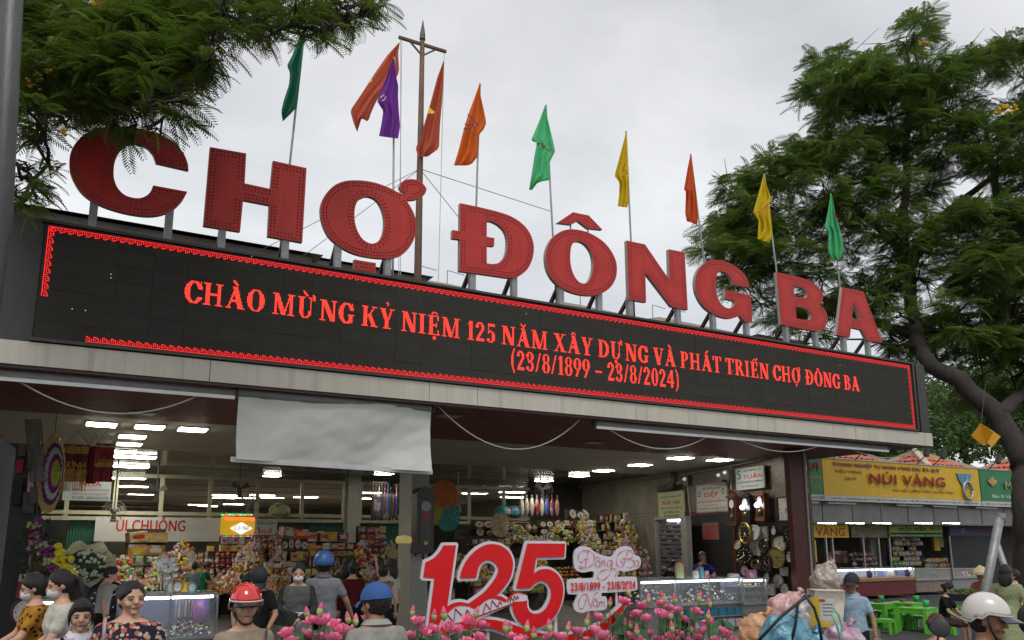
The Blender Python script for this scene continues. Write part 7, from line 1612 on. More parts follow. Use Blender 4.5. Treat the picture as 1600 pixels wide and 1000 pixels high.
# ---------------------------------------------------------------- people
def cloth_pat(name, base, spots=None, scale=28, thr=.42):
    if name in MATS: return MATS[name]
    m = mat(name, base, .85, var=.22, vscale=7, bump=.9, bscale=13, spec=.15)
    if spots:
        nt = m.node_tree; N = nt.nodes.new; L = nt.links.new; b = nt.nodes['Principled BSDF']; tc = N('ShaderNodeTexCoord')
        src = b.inputs['Base Color'].links[0].from_socket
        for i, c in enumerate(spots):
            v = N('ShaderNodeTexVoronoi'); v.inputs['Scale'].default_value = scale*(1+.25*i); v.inputs['Randomness'].default_value = 1
            mp = N('ShaderNodeMapping'); mp.inputs['Location'].default_value = (i*3.1, i*1.7, i); L(tc.outputs['Object'], mp.inputs[0]); L(mp.outputs[0], v.inputs['Vector'])
            cr = N('ShaderNodeValToRGB'); cr.color_ramp.interpolation = 'CONSTANT'; e = cr.color_ramp.elements; e[0].color = (1,1,1,1); e[1].position = thr-.06*i; e[1].color = (0,0,0,1)
            L(v.outputs['Distance'], cr.inputs[0]); mx = N('ShaderNodeMixRGB'); L(cr.outputs[0], mx.inputs[0]); L(src, mx.inputs[1]); mx.inputs[2].default_value = tuple(c)+(1,); src = mx.outputs[0]
        L(src, b.inputs['Base Color'])
    return m
skins = [mat('skin_light', (.50,.29,.20), .55, var=.08, vscale=14, bump=.05, spec=.3), mat('skin_tan', (.34,.18,.11), .55, var=.10, vscale=14, bump=.05, spec=.3)]
hair_k = mat('hair_black', (.012,.009,.008), .42, var=.5, vscale=18, bump=.8, bscale=70, stretch=(3,3,.35)); hair_b = mat('hair_brown', (.07,.025,.012), .45, var=.4, vscale=18, bump=.8, bscale=70, stretch=(3,3,.35))
lip_m = mat('lips', (.33,.09,.08), .5, var=0, bump=0); eye_w = mat('eye_white', (.42,.40,.38), .3, var=0, bump=0); mask_m = mat('face_mask', (.58,.58,.58), .8, var=.05, bump=.2, bscale=25); shoe_m = mat('shoe', (.03,.025,.02), .6)
def cap_(mb, a, b, ra, rb, n=10, sq=1.0):
    a, b = Vector(a), Vector(b); d = (b-a).normalized()
    k = 4; pts = []; rs = []
    for i in range(k): t = math.pi/2*(1-i/k); pts.append(a-d*ra*math.sin(t)); rs.append(max(.002, ra*math.cos(t)))
    pts.append(a); rs.append(ra); pts.append(b); rs.append(rb)
    for i in range(1, k+1): t = math.pi/2*i/k; pts.append(b+d*rb*math.sin(t)); rs.append(max(.002, rb*math.cos(t)))
    mb.tube(pts, rs, n, sq=sq)
def union(mb, M_, vox, sm=3):
    me = mb.mesh('tmp', skins[0]); me.transform(M_); o = bpy.data.objects.new('tmp', me); C.objects.link(o)
    r = o.modifiers.new('r', 'REMESH'); r.mode = 'VOXEL'; r.voxel_size = vox; r.use_smooth_shade = True
    s = o.modifiers.new('s', 'SMOOTH'); s.factor = .5; s.iterations = sm
    dg = bpy.context.evaluated_depsgraph_get(); dg.update(); out = bpy.data.meshes.new_from_object(o.evaluated_get(dg)); bpy.data.objects.remove(o); bpy.data.meshes.remove(me); return out
def put(me, name, m, parent, **kw):
    me.materials.clear(); me.materials.append(m); me.name = name; me.polygons.foreach_set('use_smooth', [True]*len(me.polygons))
    o = bpy.data.objects.new(name, me); C.objects.link(o); o.parent = parent
    for k, v in kw.items(): o[k] = v
    return o
def torso(mb, e, zt=1.335, zb=.86, dx=.0, bust=0, belly=0, Tm=None):
    rings = [(.835,.140,.100),(.90,.158,.112),(.98,.142+belly*.5,.100+belly),(1.08,.140,.098+belly*.6),(1.18,.158,.106+bust),(1.27,.168,.100+bust*.4),(1.33,.150,.080),(1.35,.118,.074),(1.365,.085,.062),(1.39,.052,.052)]
    rings = [r for r in rings if zb-.03 <= r[0] <= zt+.06]; pts = []; n = 18; o = len(mb.v)
    for z, rx, ry in rings:
        for j in range(n):
            a = j/n*6.2832; y = (ry+e)*math.sin(a)*(1.0 if math.sin(a) > 0 else .92); mb.v.append(tuple(Tm @ Vector(((rx+e)*math.cos(a), y, z))))
    for i in range(len(rings)-1):
        for j in range(n): mb.f.append((o+i*n+j, o+i*n+(j+1) % n, o+(i+1)*n+(j+1) % n, o+(i+1)*n+j)); mb.m.append(0)
    mb.f.append(tuple(o+j for j in reversed(range(n)))); mb.m.append(0); k = o+(len(rings)-1)*n; mb.f.append(tuple(k+j for j in range(n))); mb.m.append(0)
def hand_geo(mb, w, d, up, s=1, curl=.5):
    d = Vector(d).normalized(); up = Vector(up); side = d.cross(up).normalized(); up = side.cross(d).normalized(); w = Vector(w)
    M_ = Matrix((side, d, up)).transposed().to_4x4(); M_.translation = w+d*.045*s
    mb.ell((0,0,0), (.040*s,.052*s,.017*s), 10, 7, M=M_)
    for i, L_ in enumerate((.062,.072,.066,.050)):
        b_ = w+d*.085*s+side*(.030-.019*i)*s; k1 = b_+(d*math.cos(curl)-up*math.sin(curl))*L_*.5*s; k2 = k1+(d*math.cos(curl*2.1)-up*math.sin(curl*2.1))*L_*.5*s
        mb.tube([b_-d*.012*s, b_, k1, k2, k2+(k2-k1)*.12], [.0085*s,.0085*s,.0078*s,.0066*s,.003*s], 6)
    b_ = w+d*.02*s+side*.032*s; k1 = b_+(d*.6+side*.75-up*.15).normalized()*.035*s; k2 = k1+(d*.9+side*.25-up*.3).normalized()*.03*s; mb.tube([w+d*.015*s, b_, k1, k2], [.012*s,.0105*s,.009*s,.005*s], 6)
HEAD = {}
def person(label, px, ytop, d, face, top, pants, hair='short', skin=0, sleeve='short', head_yaw=0, head_pitch=0, mask=False, armR=None, armL=None, lean=0, wide=1.0, hairm=None, cap=None, helmet=None, skirt=None, sit=False, vox=None, group=None, bust=0, belly=0, collar=None, hk=1.08, sleeve_m=None, hatcone=None, zbot=None):
    v = Vector(atD(px, 845, d)); v.z = 0; h = EYE-(ytop-845)*d/1273; floor_z = .12 if (v.y > 10.3 and v.x < 13.5) else 0
    hh = (h-floor_z)/(1.6 if not sit else 1.18); s = hh if not sit else hh
    vd = v.normalized(); rt_ = Vector((vd.y, -vd.x, 0)); f = (-vd*math.cos(R(face))+rt_*math.sin(R(face))).normalized(); xr = Vector((f.y, -f.x, 0))
    t = thing('person', label, 'person', (v.x, v.y, floor_z), group)
    G_ = Matrix(((xr.x, f.x, 0, 0), (xr.y, f.y, 0, 0), (0, 0, 1, 0), (0,0,0,1))) @ Matrix.Diagonal((s*wide, s*wide, s, 1))
    vox = vox or (.0085 if d < 8 else .013)
    drop = -.42 if sit else 0
    LM = Matrix.Translation((0,0,.86+drop)) @ Matrix.Rotation(-lean, 4, 'X') @ Matrix.Translation((0,0,-.86))
    def U(p): return LM @ Vector(p)
    sh = [U((sx*.152, 0, 1.298)) for sx in (1, -1)]
    arms = []
    for i, (sx, A) in enumerate(((1, armR), (-1, armL))):
        if A is None: A = ((sx*.215, -.01, 1.06), (sx*.225, .05, .83))
        arms.append((sh[i], U(A[0]), U(A[1])))
    if not sit: hips = [(sx*.085, 0, .86) for sx in (1, -1)]; knees = [(sx*.09, .02, .47) for sx in (1, -1)]; ank = [(sx*.095, -.01, .07) for sx in (1, -1)]
    else: hips = [(sx*.09, 0, .86+drop) for sx in (1, -1)]; knees = [(sx*.13, .40, .80+drop) for sx in (1, -1)]; ank = [(sx*.12, .40+.02, .07) for sx in (1, -1)]
    HM = LM @ Matrix.Translation((0,0,1.385)) @ Matrix.Translation((0,0,.012)) @ Matrix.Rotation(R(-head_yaw), 4, 'Z') @ Matrix.Rotation(R(-head_pitch), 4, 'X') @ Matrix.Diagonal((hk, hk, hk, 1)) @ Matrix.Translation((0,0,-1.385))
    # skin: one continuous body
    b = MB(); torso(b, 0, bust=bust, belly=belly, Tm=LM)
    cap_(b, U((0,-.005,1.34)), HM @ Vector((0,.0,1.43)), .052, .050)
    def headfn(p):
        q = Vector(p)
        if q.z < 0: k = 1+.30*q.z/.112; q.x *= k; q.y = q.y*(1+.12*q.z/.112)+(.012*(-q.z/.112) if q.y > 0 else .02*(-q.z/.112))
        if q.y > .05: q.y = .05+(q.y-.05)*.8
        return q
    hb = MB(); hb.ell((0,0,1.492), (.073,.092,.112), 20, 14, fn=headfn)
    cap_(hb, (0,.084,1.500), (0,.098,1.468), .008, .0145, 8); hb.ell((0,.072,1.512), (.052,.014,.010)); 
    for sx in (1, -1): hb.ell((sx*.036,.062,1.458), (.023,.022,.024)); hb.ell((sx*.074,-.004,1.478), (.009,.019,.031))
    hb.ell((0,.080,1.433), (.024,.010,.010)); hb.ell((0,.070,1.402), (.024,.02,.018))
    b.add([tuple(HM @ Vector(p)) for p in hb.v], hb.f)
    for S0, E0, W0 in arms: cap_(b, S0, E0, .043, .035); cap_(b, E0, W0, .036, .024)
    for H0, K0, A0 in zip(hips, knees, ank): cap_(b, H0, K0, .082, .052); cap_(b, K0, A0, .052, .034)
    me = union(b, G_, vox); o = put(me, 'body', skins[skin], t)
    hg = MB()
    for i, (S0, E0, W0) in enumerate(arms): hand_geo(hg, W0, W0-E0, (0,-1 if abs((W0-E0).normalized().z) > .8 else 0, .3) if abs((W0-E0).normalized().z) > .8 else (0,0,1), 1, .45)
    hm = hg.mesh('hands', skins[skin], True); hm.transform(G_)
    import bmesh
    bm = bmesh.new(); bm.from_mesh(me); bm.from_mesh(hm); bm.to_mesh(me); bm.free(); bpy.data.meshes.remove(hm)
    # clothes
    c = MB(); torso(c, .013, zt=1.295, zb=zbot or .84, bust=bust, belly=belly, Tm=LM)
    for S0, E0, W0 in arms:
        if sleeve in ('short', 'long'): cap_(c, S0, E0 if sleeve == 'long' else S0.lerp(E0, .62), .051, .052 if sleeve == 'short' else .046)
        if sleeve == 'long': cap_(c, E0, E0.lerp(W0, .93), .047, .034)
        if sleeve == 'none': cap_(c, S0+Vector((0,0,.0)), S0.lerp(E0, .08), .050, .046)
    if skirt:
        pr = [(.08, .16), (.35, .15), (.86, .14)] if not sit else None
        if pr: c.lathe([(.02,skirt),(.24,skirt),(.20,(skirt+.86)/2),(.155,.86),(.13,1.0),(.02,1.0)], n=16)
    o = put(union(c, G_, vox*1.15, 2), 'shirt' if not skirt else 'dress', top, t)
    if sleeve_m:
        c = MB()
        for S0, E0, W0 in arms: cap_(c, S0, E0, .056, .052); cap_(c, E0, E0.lerp(W0, .93), .052, .038)
        put(union(c, G_, vox*1.15, 2), 'sleeves', sleeve_m, t)
    if pants:
        c = MB(); c.ell((0,0,.86+drop), (.165,.118,.10), 14, 8)
        for H0, K0, A0 in zip(hips, knees, ank):
            if pants is not True: cap_(c, H0, K0, .096, .066); cap_(c, K0, Vector(K0).lerp(Vector(A0), .9 if not sit else .02), .066, .055)
        put(union(c, G_, .014, 2), 'trousers', pants, t)
    for A0 in ank: MB_ = MB(); MB_.ell((A0[0], A0[1]+.06, .035), (.042,.12,.035), 10, 6); m_ = MB_.mesh('shoe', shoe_m, True); m_.transform(G_); put(m_, 'shoe', shoe_m, t)
    HG = G_ @ HM
    def hpart(nm, mb, m, sm=True): m_ = mb.mesh(nm, m, sm); m_.transform(HG); return put(m_, nm, m, t)
    hm_ = hairm or hair_k
    def hairfn(lo, k=1):
        def fn(p):
            q = Vector(p)
            if q.y > .018 and q.z < lo-(abs(p.x)/.08)**2*.085+.012: q.y = .018+(q.y-.018)*.12; q.x *= .97
            if q.z < -.02: q.x *= 1+.5*(q.z+.02); 
            q += Vector((0,0,1))*.0
            return q*(1+.012*math.sin(p.x*130+p.z*60)*math.cos(p.y*110))
        return fn
    if helmet is None:
        hpart('hair', MB().ell((0,-.012,1.507), (.082,.098,.110), 26, 18, fn=hairfn(.030 if hair not in ('fringe',) else .02)), hm_)
    else: hpart('hair', MB().ell((0,-.014,1.485), (.080,.092,.09), 20, 14, fn=hairfn(.08)), hm_)
    if hair == 'bun': hpart('hair_bun', MB().ell((0,-.118,1.50), (.045,.040,.042), 14, 10, fn=lambda p: p*(1+.08*math.sin(p.x*140)*math.cos(p.z*120))), hm_)
    if hair == 'curly': hpart('hair_bun', MB().ell((0,-.105,1.535), (.062,.055,.06), 20, 14, fn=lambda p: p*(1+.22*math.sin(p.x*150)*math.cos(p.z*130+p.y*90))), hm_)
    if hair == 'pony':
        mb = MB(); mb.tube([(0,-.09,1.53),(0,-.135,1.50),(0,-.14,1.40),(0,-.12,1.28),(.005,-.125,1.17),(.0,-.12,1.08)], [.028,.032,.036,.034,.026,.008], 10); hpart('ponytail', mb, hm_)
    if hair == 'long':
        mb = MB(); mb.ell((0,-.05,1.40), (.088,.062,.14), 14, 10); hpart('long_hair', mb, hm_)
    if hair == 'fringe':
        mb = MB(); mb.ell((0,.052,1.560), (.064,.040,.042), 16, 10); hpart('fringe', mb, hm_)
        for sx in (1, -1): mb = MB(); mb.tube([(sx*.070,.035,1.54),(sx*.078,.025,1.49),(sx*.076,.015,1.42)], [.014,.012,.004], 8); hpart('hair_strand', mb, hm_)
        mb = MB(); mb.tube([(0,-.09,1.50),(0,-.12,1.46),(0,-.11,1.36)], [.028,.028,.01], 8); hpart('ponytail', mb, hm_)
    if abs(face+head_yaw) < 125:
        for sx in (1, -1):
            if not (helmet and False):
                hpart('eye', MB().ell((sx*.031,.0775,1.487), (.0120,.0070,.0036), 10, 6), eye_w); hpart('iris', MB().ell((sx*.031,.0835,1.487), (.0052,.0030,.0036), 8, 5), black_m)
                hpart('eyelid', MB().tube([(sx*.014,.080,1.489),(sx*.031,.0865,1.4935),(sx*.048,.074,1.489)], .0022, 5), hair_k)
                hpart('eyebrow', MB().tube([(sx*.015,.086,1.509),(sx*.033,.0870,1.513),(sx*.052,.072,1.507)], [.0022,.0028,.0012], 6), hair_k)
                hpart('nostril', MB().ell((sx*.0065,.1065,1.4605), (.003,.0025,.0018), 6, 4), hair_b)
        if not mask:
            hpart('lips', MB().ell((0,.0885,1.4345), (.0225,.0052,.0062), 12, 8), lip_m); hpart('lip_line', MB().tube([(-.021,.0905,1.4345),(0,.0945,1.4355),(.021,.0905,1.4345)], .0012, 4), hair_b)
    if mask:
        def mf(p): q = Vector(p); q.y = max(q.y, -.02); return q
        hpart('face_mask', MB().ell((0,.050,1.440), (.060,.060,.050), 16, 10, fn=mf), mask_m)
        for sx in (1, -1): hpart('mask_loop', MB().tube([(sx*.055,.06,1.455),(sx*.076,.0,1.485)], .0022, 4), mask_m)
    if cap is not None:
        n = 20; G = []
        for i in range(7):
            th_ = math.pi/2*i/6*1.02; G.append([(.093*math.sin(th_)*math.cos(a/n*6.2832), -.012+.110*math.sin(th_)*math.sin(a/n*6.2832), 1.514+.113*math.cos(th_)) for a in range(n+1)])
        hpart('cap_crown', MB().grid(G), cap)
        G = [[(x*.072, .082+.075*t*(1-.55*x*x)-.03*x*x, 1.520-.03*t*t-.02*x*x) for x in [k/4-1 for k in range(9)]] for t in (0, .5, 1)]
        hpart('cap_brim', MB().grid(G).grid([[(p[0], p[1], p[2]-.004) for p in r] for r in G][::-1]), cap)
    if helmet is not None:
        hmat, vis, trim = helmet; n = 28; G = []
        for i in range(11):
            th_ = math.pi*.60*i/10
            row = []
            for a in range(n+1):
                A = a/n*6.2832; cut = 1.0
                zz = .128*math.cos(th_); yy = -.008+.128*math.sin(th_)*math.sin(A); xx = .106*math.sin(th_)*math.cos(A)
                lo = .012 if math.sin(A) > .2 else (-.05 if math.sin(A) < -.3 else -.02)
                zz = max(zz, lo-.0); row.append((xx, yy, 1.516+zz))
            G.append(row)
        hpart('helmet_shell', MB().grid(G), hmat)
        rim = [(.107*math.cos(a/n*6.2832), -.008+.129*math.sin(a/n*6.2832), 1.516+(.012 if math.sin(a/n*6.2832) > .2 else (-.05 if math.sin(a/n*6.2832) < -.3 else -.02))) for a in range(n+1)]
        hpart('helmet_rim', MB().tube(rim, .006, 6, cap=False), trim)
        G = [[(x*.088, .088+.072*t*(1-.45*x*x)-.035*x*x+.02, 1.532-.022*t-.012*x*x) for x in [k/5-1 for k in range(11)]] for t in (0, .5, 1)]
        hpart('visor', MB().grid(G).grid([[(p[0], p[1], p[2]-.006) for p in r] for r in G][::-1]), vis)
        for sx in (1, -1): hpart('chin_strap', MB().tube([(sx*.090,.02,1.50),(sx*.078,.035,1.44),(sx*.03,.062,1.385),(0,.07,1.378)], .0065, 6), black_m)
    if hatcone is not None: hpart('conical_hat', MB().lathe([(.21,1.515),(.215,1.52),(.10,1.595),(.01,1.665),(0,1.667)], n=24).lathe([(.205,1.513),(.02,1.64)], n=24), hatcone); hpart('chin_band', MB().tube([(-.085,.0,1.50),(-.06,.05,1.41),(0,.07,1.385),(.06,.05,1.41),(.085,0,1.50)], .006, 5), mR[2])
    if collar is not None:
        mb = MB(); n = 16; G = [[], []]
        for a in range(n+1):
            A = a/n*6.2832+math.pi/2; 
            G[0].append(U((.068*math.cos(A), .062*math.sin(A)-.0, 1.40-.018*(math.sin(A) > .7)))); G[1].append(U((.098*math.cos(A), .088*math.sin(A)+(.02 if math.sin(A) > .7 else 0), 1.365-.045*(math.sin(A) > .5))))
        mb.grid(G[::-1]); m_ = mb.mesh('collar', collar, True); m_.transform(G_); put(m_, 'collar', collar, t)
    t['_'] = 0; del t['_']
    def lp(p): return Vector(t.location)+(G_ @ U(p))
    return t, lp, G_, LM
def strap(t, lp, pts, r, m, nm='bag_strap'):
    MB().tube([lp(p) for p in pts], r, 6, sq=.5).build(nm, m, t, smooth=True)
cm = cloth_pat
lav = cm('lavender', (.40,.30,.50)); tan = cm('tan_tee', (.27,.22,.16)); greyshirt = cm('grey_shirt', (.25,.245,.215)); whitet = cm('cream_tee', (.48,.45,.38)); navy = cm('navy', (.015,.018,.035)); blackc = cm('black_cloth', (.012,.012,.013))
floral = cm('floral_navy', (.022,.022,.04), [(.40,.10,.07), (.42,.34,.26)], 24, .44); mustard_f = cm('mustard_print', (.36,.17,.02), [(.045,.018,.01)], 26, .36)
person('woman in an orange-brown blotched blouse and white mask facing left at the far left', 74, 897, 6.7, -82, mustard_f, blackc, 'bun', 0, 'short', 4, 12, True, ((.20,.12,1.10),(.13,.34,1.00)), ((-.20,.14,1.10),(-.10,.36,.99)), .08, hk=1.0, bust=.02)
person('woman in a cream tee and white mask with a long black ponytail', 113, 892, 6.4, -78, whitet, blackc, 'pony', 0, 'short', 0, 10, True, ((.20,.05,1.08),(.16,.26,.93)), ((-.20,.12,1.08),(-.13,.32,.90)), .06, hk=1.0, bust=.02)
t, lp, _, _ = person('girl in a lavender polo shirt with a black fringe, in the left foreground', 138, 938, 5.3, 8, lav, navy, 'fringe', 0, 'short', 6, 4, collar=cm('white_collar', (.55,.53,.58)), hk=1.0)
strap(t, lp, [(.13,.09,1.36),(.02,.128,1.20),(-.10,.13,1.02)], .012, blackc)
t, lp, _, _ = person('woman in a dark floral dress with tied-back curly hair, left foreground', 213, 911, 5.3, -12, floral, blackc, 'curly', 0, 'short', -32, 0, bust=.035, belly=.02, wide=1.1, hk=1.0)
strap(t, lp, [(.14,-.06,1.37),(.13,.06,1.375),(.11,.135,1.22)], .015, mR[1], 'red_strap')
hred = mat('helmet_red', (.55,.008,.008), .15, var=0, bump=0, coat=1); vis_k = mat('visor_black', (.02,.018,.018), .15, var=0, bump=0); hwhite = mat('helmet_white', (.56,.53,.50), .3, var=.06, coat=.4, bump=0); hblue = mat('helmet_blue', (.02,.08,.25), .45, var=0, bump=0, coat=.1)
t, lp, _, _ = person('woman in a glossy red helmet and tan tee left of the lotus flowers', 390, 921, 5.0, 22, tan, blackc, 'short', 0, 'short', 14, 2, helmet=(hred, vis_k, mat('helmet_band', (.5,.45,.42), .4, var=0)), bust=.02, hk=1.0)
strap(t, lp, [(-.13,.06,1.36),(-.10,.12,1.25),(-.02,.135,1.05)], .010, mat('strap_dark', (.06,.04,.03), .6))
capb = mat('cap_blue', (.022,.075,.24), .8, var=.1, bscale=80); capk = mat('cap_black', (.015,.016,.02), .8, var=.1)
person('man in a bright blue cap and grey collared shirt seen from behind in the foreground', 596, 916, 5.0, -150, greyshirt, navy, 'short', 1, 'short', -18, 4, cap=capb, collar=cm('grey_collar', (.29,.28,.25)), wide=1.08, lean=.06, hk=1.0)
person('person in a black cap and dark top looking down', 405, 886, 8.8, 8, blackc, navy, 'short', 1, 'short', 0, 34, cap=capk, sleeve_m=None, armR=((.21,.08,1.08),(.08,.26,.98)), armL=((-.22,.06,1.08),(-.10,.28,.95)), lean=.12)
tt = None
hood = cm('hood_grey', (.10,.10,.098)); whj = cm('white_jacket', (.42,.42,.41))
t, lp, G_, LM = person('woman in a grey hooded jacket and white mask holding a black bag', 469, 881, 9.3, -6, hood, blackc, 'long', 0, 'long', -6, 14, True, ((.22,.06,1.08),(.05,.24,1.00)), ((-.22,.08,1.06),(-.06,.26,.98)), sleeve_m=cm('dark_sleeve', (.03,.03,.033)), hk=1.03)
MB().lathe([(.02,.80),(.185,.80),(.18,.95),(.165,1.07),(.02,1.08)], n=18); 
mb = MB(); mb.lathe([(.10,.80),(.205,.80),(.195,.93),(.178,1.04),(.10,1.05)], n=20); m_ = mb.mesh('jacket_hem', whj, True); m_.transform(G_ @ Matrix.Diagonal((1,.75,1,1))); put(m_, 'jacket_hem', whj, t)
bagb = MB().cbox((0,0,0), (.28,.10,.17)); p = lp((.10,.29,.99)); tag(MB().cbox(p, (.24,.10,.15), rz=-.5, ry=.2).build('handbag', mat('bag_black', (.02,.02,.02), .35)), 'small black handbag held by the hooded woman', 'handbag')
t, lp, _, _ = person('man in a grey polo shirt and blue and white helmet seen from behind', 508, 869, 9.6, 176, cm('polo_grey', (.19,.20,.22)), blackc, 'short', 1, 'short', 0, 6, helmet=(hblue, vis_k, black_m), armR=((.26,.02,1.08),(.33,.10,.88)), armL=((-.25,.02,1.08),(-.25,.12,.88)), wide=1.06, collar=cm('polo_collar', (.15,.155,.17)))
n = 8; G = [[(x, -.008+.131*math.sin(a), 1.516+.131*math.cos(a)) for x in (-.03,.0,.03)] for a in [-1.5+.3*k for k in range(9)]]
person('woman in a dark red top with tied hair seen from behind', 553, 880, 11.5, 172, cm('dark_red_top', (.09,.010,.012)), blackc, 'bun', 0, 'long', 0, 8)
person('woman in dark clothes partly hidden behind the red top', 543, 874, 13.2, 150, blackc, blackc, 'long', 0, 'long', 0, 8)
t, lp, _, _ = person('woman in a beige top with a thin strap seen from behind near the column', 600, 884, 11.4, 176, cm('beige_top', (.24,.14,.09)), blackc, 'bun', 0, 'none', 0, 8); strap(t, lp, [(.12,-.05,1.36),(0,-.115,1.2),(-.12,-.11,1.02)], .008, blackc)
person('woman in a white top raising her arm beside the pale column', 613, 876, 12.0, -125, whitet, blackc, 'long', 0, 'short', 0, 5, armL=((-.30,.05,1.36),(-.30,.12,1.60)))
person('woman with tied dark hair in the group beside the pale column', 594, 873, 12.8, 120, cm('brown_top', (.09,.05,.04)), blackc, 'bun', 0, 'short')
person('person in a bright green shirt at the sweets stall', 321, 878, 16.6, 75, cm('green_shirt', (.012,.13,.07)), blackc, 'short', 1, 'short', 0, 24, armR=((.20,.12,1.12),(.12,.34,1.05)), armL=((-.20,.12,1.12),(-.12,.34,1.05)), lean=.1)
person('person in a pale blue shirt behind the green shirt', 307, 879, 17.0, 165, cm('paleblue_shirt', (.14,.20,.22)), blackc, 'short', 1, 'short', 0, 12)
person('sweet seller with pinned dark hair facing the green shirt', 347, 884, 18.0, -62, cm('seller_top', (.20,.12,.12)), blackc, 'bun', 0, 'short', 0, 18)
person('woman in a beige top leaning beside the black cap', 383, 895, 9.9, 60, cm('beige_2', (.22,.17,.12)), blackc, 'bun', 0, 'short', 0, 20, lean=.1)
person('flower seller with short dark hair pointing to the right', 167, 885, 10.6, 95, cm('pale_blouse', (.30,.30,.27)), blackc, 'bun', 0, 'short', 10, 20, armL=((-.16,.24,1.28),(-.12,.50,1.38)), lean=.1)
person('watch seller in a blue tee resting his chin on his hand', 1096, 864, 16.8, 4, cm('royal_blue', (.012,.02,.16)), navy, 'short', 1, 'short', 0, 8, armR=((.19,.18,1.13),(.04,.13,1.34)), armL=((-.24,.12,1.10),(-.05,.22,1.05)), wide=1.1)
person('watch seller in black bending over the long counter', 1044, 873, 16.3, 35, blackc, navy, 'short', 1, 'short', 0, 34, lean=.25)
t, lp, _, _ = person('man in a dark cap and pale blue polo shirt hugging a clear bag', 1326, 901, 9.6, -14, cm('lightblue_polo', (.26,.36,.46)), navy, 'short', 1, 'short', 6, 4, cap=capk, armR=((.22,.12,1.14),(.24,.30,1.22)), armL=((-.24,.0,1.06),(-.27,.06,.82)), collar=cm('blue_collar', (.24,.34,.44)), hk=1.15, belly=.01)
person('woman in black with bare legs sitting by the green tables', 1462, 909, 14.6, 68, blackc, cm('brown_shorts', (.10,.06,.05)), 'bun', 0, 'short', 0, 10, sit=True, armR=((.20,.16,1.08),(.14,.42,.98)), armL=((-.20,.16,1.08),(-.12,.42,.98)), lean=.22)
straw = mat('straw_hat', (.48,.38,.24), .7, var=.2, vscale=25)
t, lp, _, _ = person('vendor in a conical straw hat and rose shirt holding a tray of greens', 1528, 889, 13.6, -18, cm('rose_shirt', (.30,.09,.08)), blackc, 'short', 1, 'long', 0, 10, hatcone=straw, armR=((.24,.14,1.10),(.22,.38,1.0)), armL=((-.2,.16,1.10),(-.08,.38,1.0)))
p = lp((.22,.42,.98)); bk = thing('basket', 'shallow dark basket of green herbs held by the conical hat vendor', 'basket', p); MB().lathe([(.18,0),(.28,.12),(.26,.12),(.16,.015)], c=p, n=16).build('bowl', mat('basket_grey', (.07,.08,.09), .7), bk)
mb = MB()
for i in range(90): q = p+Vector((random.gauss(0,.11), random.gauss(0,.11), .12+random.random()*.06)); mb.add([q, q+Vector((random.gauss(0,.04),random.gauss(0,.04),.03)), q+Vector((random.gauss(0,.04),random.gauss(0,.04),-.02))], [(0,1,2)])
mb.build('herbs', leaf_b, bk, kind='stuff')
person('woman in a sage green dress seen from behind at the right edge', 1566, 885, 11.3, 158, cm('sage_dress', (.24,.27,.15)), None, 'long', 0, 'short', 0, 0, skirt=.45, wide=1.08)
person('child in a cream shirt and black trousers beside the green dress', 1578, 891, 12.6, -80, whitet, blackc, 'short', 0, 'short', 0, 5)
t, lp, _, _ = person('rider in a white helmet with a grey visor in the right foreground, facing right', 1508, 935, 4.4, 80, cm('dark_jacket', (.03,.032,.035)), blackc, 'short', 1, 'long', 0, 4, helmet=(hwhite, mat('visor_grey', (.06,.06,.065), .2, var=0, bump=0), mat('helmet_trim', (.35,.34,.33), .4, var=0)), sit=False, armR=((.20,.16,1.10),(.16,.40,1.02)), armL=((-.20,.16,1.10),(-.16,.40,1.02)), lean=.1, hk=1.0)
for (x, y, z) in ((.108,-.03,1.50),(.109,.06,1.515)): MB().ell((0,0,0), (.005,.005,.005), 8, 5, M=Matrix.Translation(lp((x*1.12, y, z+.02)))).build('rivet', black_m, t)
person('boy in a patterned blue shirt at the bottom right corner', 1598, 949, 4.9, 168, cm('blue_print', (.02,.09,.35), [(.25,.40,.55)], 16, .3), navy, 'short', 1, 'short', 0, 4)
person('woman with brown hair in a clip and tan top, low behind the mirror', 1449, 960, 8.0, 150, cm('tan_top', (.30,.18,.12)), blackc, 'bun', 0, 'short', 0, 12, hairm=hair_b, sit=True)
# motorbike mirror
mr = thing('motorbike_mirror', 'round chrome motorbike mirror in front of the crouching woman', 'mirror', atD(1469, 981, 4.2)); p = mr.location; vd = Vector((p.x, p.y, 0)).normalized()
M_ = Matrix.Translation(p) @ (vd*-1+Vector((0,0,.22))).to_track_quat('Z', 'Y').to_matrix().to_4x4()
MB().lathe([(0,-.03),(.03,-.03),(.045,-.01),(.047,.004),(.043,.006)], n=24, M=M_).build('shell', black_m, mr, smooth=True); MB().lathe([(0,.0045),(.042,.0045)], n=24, M=M_).build('mirror_glass', mat('mirror', (.8,.8,.8), .06, 1.0, var=0, bump=.4, bscale=30), mr)
MB().tube([p+vd*.03, p+vd*.03+Vector((-.03,0,-.06)), p+vd*.06+Vector((-.09,0,-.16)), p+vd*.1+Vector((-.1,0,-.4))], .006, 6).build('stem', black_m, mr)
